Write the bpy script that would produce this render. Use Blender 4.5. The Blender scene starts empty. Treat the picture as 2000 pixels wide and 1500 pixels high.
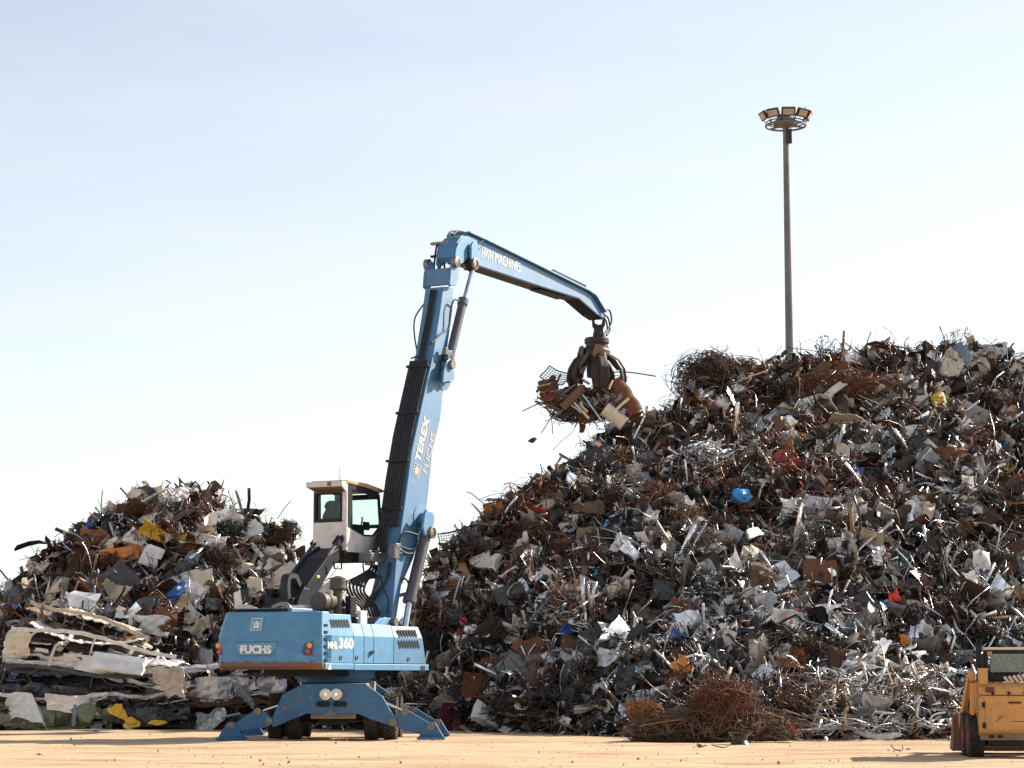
import bpy, math, random
import numpy as np
from mathutils import Vector, Matrix

SC = bpy.context.scene
COL = SC.collection
random.seed(7)
RNG = np.random.default_rng(11)

# ------------------------------------------------------------------ camera
F_PX = 4262.0
EYE = np.array([0.0, 0.0, 1.5])
PITCH = math.atan(574.0 / F_PX)
FWD = np.array([0, math.cos(PITCH), math.sin(PITCH)])
UPV = np.array([0, -math.sin(PITCH), math.cos(PITCH)])
RGT = np.array([1.0, 0, 0])
cd = bpy.data.cameras.new("camera")
cam = bpy.data.objects.new("camera", cd)
COL.objects.link(cam)
cam.location = EYE
cam.rotation_euler = (math.pi / 2 + PITCH, 0, 0)
cd.sensor_width = 36
cd.lens = F_PX * 36 / 2000
cd.clip_start = 0.1
cd.clip_end = 6000
SC.camera = cam


def ray(px, py):
    return FWD + (px - 1000) / F_PX * RGT + (750 - py) / F_PX * UPV


def at(px, py, Y):
    """world point seen at a photo pixel, at world depth Y"""
    d = ray(px, py)
    return EYE + d * (Y / d[1])


def proj(P):
    q = np.asarray(P) - EYE
    dz = q @ FWD
    return 1000 + F_PX * (q @ RGT) / dz, 750 - F_PX * (q @ UPV) / dz


# ------------------------------------------------------------------ light and sky
SUN_EL = math.radians(33)
SUN_AZ = math.atan2(0.86, 0.51)          # clockwise from +Y
sdir = Vector((math.cos(SUN_EL) * math.sin(SUN_AZ), math.cos(SUN_EL) * math.cos(SUN_AZ), math.sin(SUN_EL)))
sl = bpy.data.lights.new("sun", "SUN")
sl.energy = 5.0
sl.angle = math.radians(0.53)
sl.color = (1.0, 0.9, 0.76)
so = bpy.data.objects.new("sun", sl)
COL.objects.link(so)
so.rotation_euler = (-sdir).to_track_quat('-Z', 'Y').to_euler()
w = bpy.data.worlds.new("World")
SC.world = w
w.use_nodes = True
nt = w.node_tree
nt.nodes.clear()
sky = nt.nodes.new("ShaderNodeTexSky")
sky.sky_type = 'NISHITA'
sky.sun_disc = False
sky.sun_elevation = SUN_EL
sky.sun_rotation = SUN_AZ
sky.air_density = 1.0
sky.dust_density = 0.2
sky.ozone_density = 2.0
bg = nt.nodes.new("ShaderNodeBackground")
bg.inputs["Strength"].default_value = 0.098
wo = nt.nodes.new("ShaderNodeOutputWorld")
thin = nt.nodes.new("ShaderNodeHueSaturation")      # thin white veil over the blue
thin.inputs["Saturation"].default_value = 0.52
nt.links.new(sky.outputs[0], thin.inputs["Color"])
warm = nt.nodes.new("ShaderNodeMix")
warm.data_type = 'RGBA'
warm.blend_type = 'MULTIPLY'
warm.inputs[0].default_value = 1
warm.inputs[7].default_value = (1.03, 0.995, 0.965, 1)
nt.links.new(thin.outputs[0], warm.inputs[6])
wtc = nt.nodes.new("ShaderNodeTexCoord")
wmp = nt.nodes.new("ShaderNodeMapping")
wmp.inputs["Scale"].default_value = (3.0, 3.0, 16.0)
wmp.inputs["Rotation"].default_value = (0.0, 0.12, 0.0)
nt.links.new(wtc.outputs["Generated"], wmp.inputs[0])
wns = nt.nodes.new("ShaderNodeTexNoise")
wns.inputs["Scale"].default_value = 1.6
wns.inputs["Detail"].default_value = 6
wns.inputs["Roughness"].default_value = 0.6
nt.links.new(wmp.outputs[0], wns.inputs["Vector"])
wrg = nt.nodes.new("ShaderNodeMapRange")
wrg.inputs[1].default_value = 0.42
wrg.inputs[2].default_value = 0.75
wrg.inputs[4].default_value = 0.28
nt.links.new(wns.outputs[0], wrg.inputs[0])
veil = nt.nodes.new("ShaderNodeMix")              # faint streaks of thin high cloud
veil.data_type = 'RGBA'
veil.inputs[7].default_value = (5.3, 5.35, 5.35, 1)
nt.links.new(wrg.outputs[0], veil.inputs[0])
nt.links.new(warm.outputs[2], veil.inputs[6])
nt.links.new(veil.outputs[2], bg.inputs[0])
nt.links.new(bg.outputs[0], wo.inputs[0])
SC.view_settings.view_transform = 'Standard'
SC.view_settings.look = 'None'
SC.view_settings.gamma = 1
SC.view_settings.exposure = 0.93
SC.cycles.max_bounces = 6
SC.cycles.diffuse_bounces = 3
SC.cycles.glossy_bounces = 3
SC.cycles.transmission_bounces = 4
SC.cycles.transparent_max_bounces = 6

# ------------------------------------------------------------------ materials


def nodes_of(name):
    m = bpy.data.materials.new(name)
    m.use_nodes = True
    n = m.node_tree.nodes
    return m, n, m.node_tree.links, n["Principled BSDF"]


def tex_vec(n, l, jitter=True):
    tc = n.new("ShaderNodeTexCoord")
    if not jitter:
        return tc.outputs["Object"]
    oi = n.new("ShaderNodeObjectInfo")
    ad = n.new("ShaderNodeVectorMath")
    ad.operation = 'ADD'
    l.new(tc.outputs["Object"], ad.inputs[0])
    l.new(oi.outputs["Location"], ad.inputs[1])
    return ad.outputs[0]


def noise(n, l, vec, scale, detail=4, rough=0.6, dist=0.0):
    t = n.new("ShaderNodeTexNoise")
    t.inputs["Scale"].default_value = scale
    t.inputs["Detail"].default_value = detail
    t.inputs["Roughness"].default_value = rough
    t.inputs["Distortion"].default_value = dist
    l.new(vec, t.inputs["Vector"])
    return t.outputs[0]


def ramp(n, l, fac, lo, hi, a=0.0, b=1.0):
    r = n.new("ShaderNodeMapRange")
    r.inputs[1].default_value = lo
    r.inputs[2].default_value = hi
    r.inputs[3].default_value = a
    r.inputs[4].default_value = b
    l.new(fac, r.inputs[0])
    return r.outputs[0]


def mixc(n, l, fac, a, b):
    m = n.new("ShaderNodeMix")
    m.data_type = 'RGBA'
    if hasattr(fac, "is_linked") or hasattr(fac, "links"):
        l.new(fac, m.inputs[0])
    else:
        m.inputs[0].default_value = fac
    for v, i in ((a, 6), (b, 7)):
        if isinstance(v, (tuple, list)):
            m.inputs[i].default_value = (*v[:3], 1)
        else:
            l.new(v, m.inputs[i])
    return m.outputs[2]


def mul(n, l, a, b):
    m = n.new("ShaderNodeMath")
    m.operation = 'MULTIPLY'
    for v, i in ((a, 0), (b, 1)):
        if isinstance(v, (int, float)):
            m.inputs[i].default_value = v
        else:
            l.new(v, m.inputs[i])
    return m.outputs[0]


RUST = (0.13, 0.045, 0.018)
MATS = {}


def paint(name, col, rough=0.45, metal=0.0, rust=0.25, dirt=0.35, scale=1.6, rustcol=RUST, bump=0.15, dirtcol=(0.10, 0.075, 0.055), coat=0.0):
    """painted or bare metal with faded, dirty and rusty patches of its own"""
    m, n, l, p = nodes_of(name)
    v = tex_vec(n, l)
    big = noise(n, l, v, scale, 6, 0.65)
    fine = noise(n, l, v, scale * 9, 4, 0.7)
    tone = ramp(n, l, big, 0.3, 0.7, 0.78, 1.15)
    hs = n.new("ShaderNodeHueSaturation")
    hs.inputs["Color"].default_value = (*col, 1)
    l.new(tone, hs.inputs["Value"])
    c = hs.outputs[0]
    dmask = mul(n, l, ramp(n, l, noise(n, l, v, scale * 2.3, 6, 0.75, 0.6), 0.45, 0.75), dirt)
    c = mixc(n, l, dmask, c, dirtcol)
    e = 0.72 - 0.30 * rust
    rb = n.new("ShaderNodeMath")
    rb.operation = 'ADD'
    l.new(mul(n, l, noise(n, l, v, scale * 1.3, 7, 0.75, 0.3), 0.75), rb.inputs[0])
    l.new(mul(n, l, fine, 0.25), rb.inputs[1])
    rmask = ramp(n, l, rb.outputs[0], e, e + 0.04)
    rc = mixc(n, l, fine, (rustcol[0] * 0.5, rustcol[1] * 0.45, rustcol[2] * 0.4), (rustcol[0] * 1.7, rustcol[1] * 1.7, rustcol[2] * 1.5))
    c = mixc(n, l, rmask, c, rc)
    l.new(c, p.inputs["Base Color"])
    rg = n.new("ShaderNodeMix")
    rg.data_type = 'FLOAT'
    l.new(rmask, rg.inputs[0])
    l.new(ramp(n, l, fine, 0.3, 0.7, max(0.05, rough - 0.12), min(1, rough + 0.14)), rg.inputs[2])
    rg.inputs[3].default_value = 0.9
    l.new(rg.outputs[0], p.inputs["Roughness"])
    if metal:
        l.new(ramp(n, l, rmask, 0, 1, metal, 0.0), p.inputs["Metallic"])
    if coat:
        p.inputs["Coat Weight"].default_value = coat
        p.inputs["Coat Roughness"].default_value = 0.5
    b = n.new("ShaderNodeBump")
    b.inputs["Strength"].default_value = bump
    b.inputs["Distance"].default_value = 0.03
    l.new(fine, b.inputs["Height"])
    l.new(b.outputs[0], p.inputs["Normal"])
    MATS[name] = m
    return m


def plain(name, col, rough=0.5, metal=0.0):
    m, n, l, p = nodes_of(name)
    v = tex_vec(n, l)
    f = noise(n, l, v, 6, 5, 0.7)
    t = ramp(n, l, f, 0.3, 0.7, 0.7, 1.2)
    hs = n.new("ShaderNodeHueSaturation")
    hs.inputs["Color"].default_value = (*col, 1)
    l.new(t, hs.inputs["Value"])
    l.new(hs.outputs[0], p.inputs["Base Color"])
    p.inputs["Roughness"].default_value = rough
    p.inputs["Metallic"].default_value = metal
    MATS[name] = m
    return m


# scrap palette: word -> material
PAL = {}


def pal(word, col, **k):
    PAL[word] = paint("scrap_" + word.replace(" ", "_"), col, **k)


pal("white", (0.80, 0.78, 0.74), rough=0.4, rust=0.08, dirt=0.25, scale=2.0)
pal("cream", (0.68, 0.59, 0.46), rough=0.5, rust=0.12, dirt=0.3, scale=2.5)
pal("pale grey", (0.55, 0.54, 0.53), rough=0.32, metal=0.65, rust=0.15, dirt=0.45, scale=2.2)
pal("grey", (0.22, 0.215, 0.21), rough=0.4, metal=0.5, rust=0.25, dirt=0.6, scale=2.2)
pal("dark grey", (0.07, 0.072, 0.08), rough=0.45, metal=0.3, rust=0.2, dirt=0.5, scale=2)
pal("black", (0.025, 0.025, 0.028), rough=0.35, rust=0.12, dirt=0.4, scale=2)
pal("silvery", (0.80, 0.80, 0.80), rough=0.3, metal=0.95, rust=0.05, dirt=0.45, scale=3)
pal("rusty", (0.17, 0.062, 0.025), rough=0.8, rust=0.5, dirt=0.4, scale=3, bump=0.4)
pal("rust orange", (0.30, 0.12, 0.045), rough=0.85, rust=0.3, dirt=0.3, scale=3, bump=0.4)
pal("dark rusty", (0.075, 0.034, 0.02), rough=0.85, rust=0.5, dirt=0.4, scale=3, bump=0.4)
pal("brown", (0.15, 0.09, 0.055), rough=0.75, rust=0.2, dirt=0.5, scale=2)
pal("tan", (0.42, 0.28, 0.15), rough=0.75, rust=0.05, dirt=0.4, scale=2)
pal("wooden", (0.30, 0.19, 0.10), rough=0.8, rust=0.0, dirt=0.5, scale=3)
pal("blue", (0.03, 0.10, 0.33), rough=0.4, rust=0.15, dirt=0.35, scale=2.5)
pal("bright blue", (0.03, 0.28, 0.68), rough=0.4, rust=0.0, dirt=0.25, scale=2.5)
pal("light blue", (0.20, 0.50, 0.75), rough=0.5, rust=0.0, dirt=0.25, scale=2.5)
pal("turquoise", (0.02, 0.36, 0.50), rough=0.4, rust=0.0, dirt=0.2, scale=2.5)
pal("red", (0.55, 0.03, 0.035), rough=0.4, rust=0.1, dirt=0.25, scale=2.5)
pal("maroon", (0.16, 0.025, 0.035), rough=0.5, rust=0.2, dirt=0.3, scale=2)
pal("orange", (0.75, 0.24, 0.03), rough=0.5, rust=0.1, dirt=0.25, scale=2.5)
pal("yellow", (0.80, 0.50, 0.03), rough=0.45, rust=0.15, dirt=0.3, scale=2.5)
pal("green", (0.12, 0.22, 0.06), rough=0.5, rust=0.15, dirt=0.4, scale=2.5)
pal("olive", (0.17, 0.18, 0.10), rough=0.45, rust=0.25, dirt=0.5, scale=2.0)
pal("car white", (0.76, 0.75, 0.73), rough=0.3, rust=0.14, dirt=0.28, scale=1.2, coat=.4)
pal("car cream", (0.50, 0.42, 0.33), rough=0.35, rust=0.22, dirt=0.45, scale=1.2, coat=.3)
pal("car olive", (0.16, 0.175, 0.10), rough=0.3, rust=0.12, dirt=0.25, scale=1.2, coat=.4)
pal("car grey", (0.46, 0.46, 0.48), rough=0.3, metal=.4, rust=0.1, dirt=0.25, scale=1.2, coat=.4)
pal("car black", (0.02, 0.021, 0.024), rough=0.3, rust=0.16, dirt=0.3, scale=1.4, coat=.4)
pal("car brown", (0.16, 0.095, 0.06), rough=0.4, rust=0.3, dirt=0.4, scale=1.4)
pal("blue grey", (0.20, 0.26, 0.33), rough=0.35, metal=0.3, rust=0.15, dirt=0.4, scale=2.5)

# ------------------------------------------------------------------ mesh helpers (all give V, F)


def join(*parts):
    V, Fc = [], []
    for v, f in parts:
        o = len(V)
        V.extend([tuple(x) for x in v])
        Fc.extend([tuple(i + o for i in q) for q in f])
    return V, Fc


def basis(x, y, z):
    return np.array([x, y, z], float)


def box(x0, x1, y0, y1, z0, z1):
    V = [(x, y, z) for z in (z0, z1) for y in (y0, y1) for x in (x0, x1)]
    Fc = [(0, 2, 3, 1), (4, 5, 7, 6), (0, 1, 5, 4), (2, 6, 7, 3), (0, 4, 6, 2), (1, 3, 7, 5)]
    return V, Fc


def obox(c, ex, ey, ez, sx, sy, sz):
    """box at c with axes ex, ey, ez and full sizes"""
    c, ex, ey, ez = (np.asarray(a, float) for a in (c, ex, ey, ez))
    V, Fc = box(-sx / 2, sx / 2, -sy / 2, sy / 2, -sz / 2, sz / 2)
    return [tuple(c + ex * x + ey * y + ez * z) for x, y, z in V], Fc


def extrude(poly3, d):
    """polygon of 3-D points pushed along vector d"""
    n = len(poly3)
    P = [np.asarray(p, float) for p in poly3]
    d = np.asarray(d, float)
    V = [tuple(p) for p in P] + [tuple(p + d) for p in P]
    Fc = [tuple(range(n)), tuple(range(2 * n - 1, n - 1, -1))]
    Fc += [(i, i + n, (i + 1) % n + n, (i + 1) % n) for i in range(n)]
    return V, Fc


def loft(rings, caps=True):
    n = len(rings[0])
    V = [tuple(p) for r in rings for p in r]
    Fc = []
    for k in range(len(rings) - 1):
        for i in range(n):
            j = (i + 1) % n
            Fc.append((k * n + i, k * n + j, (k + 1) * n + j, (k + 1) * n + i))
    if caps:
        Fc.append(tuple(range(n - 1, -1, -1)))
        Fc.append(tuple(range((len(rings) - 1) * n, len(rings) * n)))
    return V, Fc


def frames(P):
    P = np.asarray(P, float)
    T = np.gradient(P, axis=0)
    T /= np.linalg.norm(T, axis=1)[:, None] + 1e-9
    up = np.array([0.13, 0.21, 0.97])
    if abs(T[0] @ up) > 0.92:
        up = np.array([0.9, 0.3, 0.1])
    N = np.empty_like(P)
    a = np.cross(T[0], up)
    a /= np.linalg.norm(a)
    for i in range(len(P)):
        a = a - T[i] * (a @ T[i])
        a /= np.linalg.norm(a) + 1e-9
        N[i] = a
    B = np.cross(T, N)
    return P, T, N, B


def tube(P, r, n=8, r2=None, caps=True, phase=0.0):
    """round (or, with n=4 and r2, flat) bar along the points P; r may be a list"""
    P, T, N, B = frames(P)
    rr = np.broadcast_to(np.asarray(r, float), (len(P),))
    q = np.broadcast_to(np.asarray(r2 if r2 is not None else r, float), (len(P),))
    a = np.arange(n) / n * 2 * math.pi + phase
    if n == 4:
        ca, sa = np.array([1, -1, -1, 1.0]), np.array([1, 1, -1, -1.0])
    else:
        ca, sa = np.cos(a), np.sin(a)
    rings = P[:, None, :] + N[:, None, :] * (ca[None, :] * rr[:, None])[:, :, None] + B[:, None, :] * (sa[None, :] * q[:, None])[:, :, None]
    return loft([list(x) for x in rings], caps)


def pipe(P, r, n=14, wall=0.88):
    """hollow open tube along P"""
    P = np.asarray(P, float)
    a = tube(P, r, n, caps=False)
    b = tube(P, r * wall, n, caps=False)
    V, Fc = join(a, (b[0], [q[::-1] for q in b[1]]))
    m = len(P) * n
    for e in (0, (len(P) - 1) * n):
        for i in range(n):
            j = (i + 1) % n
            Fc.append((e + i, e + j, m + e + j, m + e + i) if e == 0 else (e + j, e + i, m + e + i, m + e + j))
    return V, Fc


def smooth_path(P, k=6):
    """Catmull-Rom through points"""
    P = [np.asarray(p, float) for p in P]
    Q = [2 * P[0] - P[1]] + P + [2 * P[-1] - P[-2]]
    out = []
    for i in range(1, len(Q) - 2):
        for t in np.arange(k) / k:
            a, b, c, d = Q[i - 1], Q[i], Q[i + 1], Q[i + 2]
            out.append(0.5 * (2 * b + (c - a) * t + (2 * a - 5 * b + 4 * c - d) * t * t + (3 * b - a - 3 * c + d) * t ** 3))
    out.append(P[-1])
    return np.array(out)


def disc(c, axis, r, depth, n=20, r2=None):
    axis = np.asarray(axis, float)
    axis /= np.linalg.norm(axis)
    c = np.asarray(c, float)
    return tube([c - axis * depth / 2, c + axis * depth / 2], [r, r if r2 is None else r2], n)


def lathe(c, axis, prof, n=28):
    """profile [(radius, along)] turned about axis through c"""
    axis = np.asarray(axis, float)
    axis /= np.linalg.norm(axis)
    u = np.cross(axis, [0.1, 0.2, 0.97] if abs(axis[2]) < 0.9 else [1, 0, 0])
    u /= np.linalg.norm(u)
    v = np.cross(axis, u)
    c = np.asarray(c, float)
    rings = []
    for r, h in prof:
        rings.append([c + axis * h + (u * math.cos(a) + v * math.sin(a)) * r for a in np.arange(n) / n * 2 * math.pi])
    return loft(rings, caps=False)


def link(name, VF, mat, parent=None, origin=None, bevel=0.0, solid=0.0, smooth=False, weld=False):
    """one mesh object; VF in world coordinates"""
    V, Fc = VF
    V = np.asarray(V, float)
    if parent is not None:
        p = parent
        off = np.zeros(3)
        while p is not None:
            off = off + np.array(p.location)
            p = p.parent
        loc = (0, 0, 0)
    else:
        off = np.asarray(origin if origin is not None else V.mean(0), float)
        loc = tuple(off)
    me = bpy.data.meshes.new(name)
    me.from_pydata((V - off).tolist(), [], [tuple(int(i) for i in q) for q in Fc])
    me.validate()
    if smooth:
        me.polygons.foreach_set("use_smooth", [True] * len(me.polygons))
    o = bpy.data.objects.new(name, me)
    COL.objects.link(o)
    o.location = loc
    if mat is not None:
        me.materials.append(mat)
    if parent is not None:
        o.parent = parent
    if solid:
        s = o.modifiers.new("thickness", 'SOLIDIFY')
        s.thickness = solid
        s.offset = 0
    if bevel:
        b = o.modifiers.new("edges", 'BEVEL')
        b.width = bevel
        b.segments = 2
        b.limit_method = 'ANGLE'
        b.angle_limit = math.radians(35)
    return o


def empty(name, loc, parent=None):
    o = bpy.data.objects.new(name, None)
    o.empty_display_size = 0.2
    COL.objects.link(o)
    off = np.zeros(3)
    p = parent
    while p is not None:
        off = off + np.array(p.location)
        p = p.parent
    o.location = tuple(np.asarray(loc, float) - off)
    if parent is not None:
        o.parent = parent
    return o


def tag(o, label, cat=None, group=None, kind=None):
    o["label"] = label
    if cat:
        o["category"] = cat
    if group:
        o["group"] = group
    if kind:
        o["kind"] = kind
    return o


def text_vf(s, ex, ez, en, c, width, height, bold=0.0, depth=0.006, shear=0.0):
    """lettering as real raised shapes: centred at c, width along ex, height along ez, standing proud along en"""
    cu = bpy.data.curves.new("t", 'FONT')
    cu.body = s
    cu.size = 1
    cu.offset = bold
    cu.extrude = 0.02
    cu.shear = shear
    cu.resolution_u = 4
    o = bpy.data.objects.new("t", cu)
    COL.objects.link(o)
    bpy.context.view_layer.update()
    me = bpy.data.meshes.new_from_object(o.evaluated_get(bpy.context.evaluated_depsgraph_get()))
    V = np.array([v.co[:] for v in me.vertices])
    Fc = [tuple(p.vertices) for p in me.polygons]
    bpy.data.objects.remove(o)
    bpy.data.curves.remove(cu)
    bpy.data.meshes.remove(me)
    lo, hi = V.min(0), V.max(0)
    V = (V - (lo + hi) / 2) / (hi - lo)
    W = np.asarray(c)[None] + V[:, :1] * width * np.asarray(ex)[None] + V[:, 1:2] * height * np.asarray(ez)[None] + (V[:, 2:3] + 0.5) * depth * np.asarray(en)[None]
    return W.tolist(), Fc


# ------------------------------------------------------------------ scrap shapes (numpy, local: x wide, y high, z to viewer)


def tri(x):
    return np.abs((x % 1.0) * 2 - 1)


def sheet(rng, w, h, nx=10, ny=8, crump=0.12, folds=2, curl=0.0, hole=False, ragged=0.08, fm=1.0):
    gx, gy = np.meshgrid(np.linspace(-.5, .5, nx), np.linspace(-.5, .5, ny), indexing='ij')
    x, y = gx * w, gy * h
    s = min(w, h)
    x = x + ragged * s * np.sin(gy * rng.uniform(4, 10) + rng.uniform(0, 6)) + rng.normal(0, ragged * s * .25, x.shape)
    y = y + ragged * s * np.sin(gx * rng.uniform(4, 10) + rng.uniform(0, 6)) + rng.normal(0, ragged * s * .25, x.shape)
    z = np.zeros_like(x)
    for i in range(5):
        a = rng.uniform(0, 2 * math.pi)
        f = fm * rng.uniform(.7, 3.2) / s
        z += crump * s / (i * .5 + 1) * tri((x * math.cos(a) + y * math.sin(a)) * f + rng.uniform(0, 1))
    if curl:
        a = rng.uniform(0, math.pi)
        q = x * math.cos(a) + y * math.sin(a)
        z += curl * q * q / s * 2
    for i in range(folds):
        a = rng.uniform(0, 2 * math.pi)
        n = (math.cos(a), math.sin(a))
        d = x * n[0] + y * n[1] - rng.uniform(.05, .3) * s
        an = rng.uniform(.4, 1.7) * rng.choice([-1, 1])
        m = d > 0
        d = np.where(m, d, 0)
        x = x - n[0] * d * (1 - math.cos(an))
        y = y - n[1] * d * (1 - math.cos(an))
        z = z + d * math.sin(an)
    z -= z.mean()
    V = np.stack([x, y, z], -1).reshape(-1, 3)
    i, j = np.meshgrid(np.arange(nx - 1), np.arange(ny - 1), indexing='ij')
    a = (i * ny + j).ravel()
    Q = np.stack([a, a + ny, a + ny + 1, a + 1], -1)
    if hole:
        ctr = V[Q].mean(1)
        k = ((ctr[:, 0] / w * 2.6) ** 2 + (ctr[:, 1] / h * 2.6) ** 2) > .33
        Q = Q[k]
    return V, Q


def lump(rng, w, h, d, crump=.35, sub=2):
    k = 5 + sub * 3
    m = 4 + sub * 2
    th = np.linspace(0, 2 * math.pi, k, endpoint=False)
    ph = np.linspace(.15, math.pi - .15, m)
    T, Ph = np.meshgrid(th, ph, indexing='ij')
    P = np.stack([np.cos(T) * np.sin(Ph), np.sin(T) * np.sin(Ph), np.cos(Ph)], -1).reshape(-1, 3)
    r = np.ones(len(P))
    for i in range(5):
        v = rng.normal(size=3)
        r += crump * (tri(P @ v * rng.uniform(.5, 1.3) + rng.uniform(0, 1)) - .5) / (1 + .4 * i)
    V = P * r[:, None] * np.array([w, h, d]) / 2
    Q = []
    for i in range(k):
        for j in range(m - 1):
            a, b = i * m + j, ((i + 1) % k) * m + j
            Q.append((a, b, b + 1, a + 1))
    top = [i * m for i in range(k)]
    bot = [i * m + m - 1 for i in range(k)]
    return V, [tuple(q) for q in Q] + [tuple(top[::-1]), tuple(bot)]


def dbox(rng, w, h, d, dent=.08):
    """dented box, each side subdivided"""
    n = 4
    V, Fc = [], []
    idx = {}
    for ax in range(3):
        for sgn in (-1, 1):
            o = len(V)
            for i in range(n):
                for j in range(n):
                    p = [0, 0, 0]
                    p[ax] = sgn
                    p[(ax + 1) % 3] = (i / (n - 1) * 2 - 1)
                    p[(ax + 2) % 3] = (j / (n - 1) * 2 - 1)
                    V.append(p)
            for i in range(n - 1):
                for j in range(n - 1):
                    q = (o + i * n + j, o + (i + 1) * n + j, o + (i + 1) * n + j + 1, o + i * n + j + 1)
                    Fc.append(q if sgn > 0 else q[::-1])
    V = np.array(V, float)
    for i in range(4):
        v = rng.normal(size=3)
        u = rng.normal(size=3)
        V = V + u[None] * (dent * (tri(V @ v * .4 + rng.uniform(0, 1)) - .5))[:, None]
    return V * np.array([w, h, d]) / 2, Fc


def wander(rng, n, step, bend, start=None, d=None, kink=0.0):
    p = np.zeros(3) if start is None else np.asarray(start, float)
    d = rng.normal(size=3) if d is None else np.asarray(d, float)
    d = d / np.linalg.norm(d)
    k = rng.normal(size=3) * bend
    out = [p]
    for i in range(n):
        k = k * .8 + rng.normal(size=3) * bend * .6
        d = d + np.cross(k, d)
        if kink and rng.random() < kink:
            d = d + rng.normal(size=3) * .7
        d /= np.linalg.norm(d)
        p = p + d * step
        out.append(p)
    return np.array(out)


def tangle(rng, w, h, d, n, r, seg=10, bend=.45, step=None, align=0.0, sides=3, shell=0.0, kink=.12):
    parts = []
    st = step or (w + h) * .07
    for i in range(n):
        v = rng.normal(size=3)
        v /= np.linalg.norm(v)
        rad = rng.uniform(shell, 1) ** .5
        s = v * rad * np.array([w, h, d]) * .46
        dd = rng.normal(size=3)
        dd[0] += align * rng.choice([-1, 1]) * 3
        P = wander(rng, seg, st * rng.uniform(.5, 1.4), bend * rng.choice([.25, 1, 1.6]), s, dd, kink)
        lim = np.array([w, h, d]) * rng.uniform(.46, .68)
        e = np.sqrt(((P / lim) ** 2).sum(1))
        k = np.where(e > 1, 1 / (e + 1e-9) ** .8, 1)
        P = P * k[:, None]
        parts.append(tube(P, r * rng.choice([.55, .8, 1, 1.5]), sides, caps=False))
    return join(*parts)


def wiregrid(rng, w, h, nx, ny, r, curl=.25):
    parts = []
    k = rng.uniform(-1, 1)
    f = lambda x, y: np.array([x + .05 * w * math.sin(y / h * 3 + k), y + .05 * h * math.sin(x / w * 4 + k), curl * (x * x / w * 2 + .5 * y * y / h * k)])
    for i in range(nx):
        x = (i / (nx - 1) - .5) * w
        parts.append(tube([f(x, (j / 8 - .5) * h) for j in range(9)], r * (2.2 if i in (0, nx - 1) else 1), 4, caps=False))
    for j in range(ny):
        y = (j / (ny - 1) - .5) * h
        parts.append(tube([f((i / 10 - .5) * w, y) for i in range(11)], r * (2.2 if j in (0, ny - 1) else 1), 4, caps=False))
    return join(*parts)


def corrug(rng, w, h, n=9, amp=.035):
    gx = np.linspace(-.5, .5, n * 4 + 1)
    gy = np.linspace(-.5, .5, 7)
    X, Y = np.meshgrid(gx, gy, indexing='ij')
    Z = amp * np.sin(X * n * 2 * math.pi) + .22 * w * (X * rng.uniform(-1, 1) + .4 * tri(Y * 1.3 + rng.uniform(0, 1)))
    V = np.stack([X * w, Y * h, Z], -1).reshape(-1, 3)
    ny = 7
    i, j = np.meshgrid(np.arange(len(gx) - 1), np.arange(ny - 1), indexing='ij')
    a = (i * ny + j).ravel()
    return V, np.stack([a, a + ny, a + ny + 1, a + 1], -1)


def drum(rng, r, h, dent=.12):
    n, m = 20, 9
    prof = [(0, 0)] + [(r * (1.05 if i in (0, 3, 6, m - 1) else 1), h * i / (m - 1)) for i in range(m)] + [(r * .9, h), (r * .88, h - .04 * h), (0, h - .04 * h)]
    V, Fc = lathe((0, -h / 2, 0), (0, 1, 0), prof, n)
    V = np.array(V)
    v = rng.normal(size=3)
    for i in range(3):
        v = rng.normal(size=3) / r * .25
        V = V + np.array([1, 0, 1]) * V * (-dent * tri(V @ v + rng.uniform(0, 1)))[:, None]
    return V, Fc


# ------------------------------------------------------------------ ground


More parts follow.
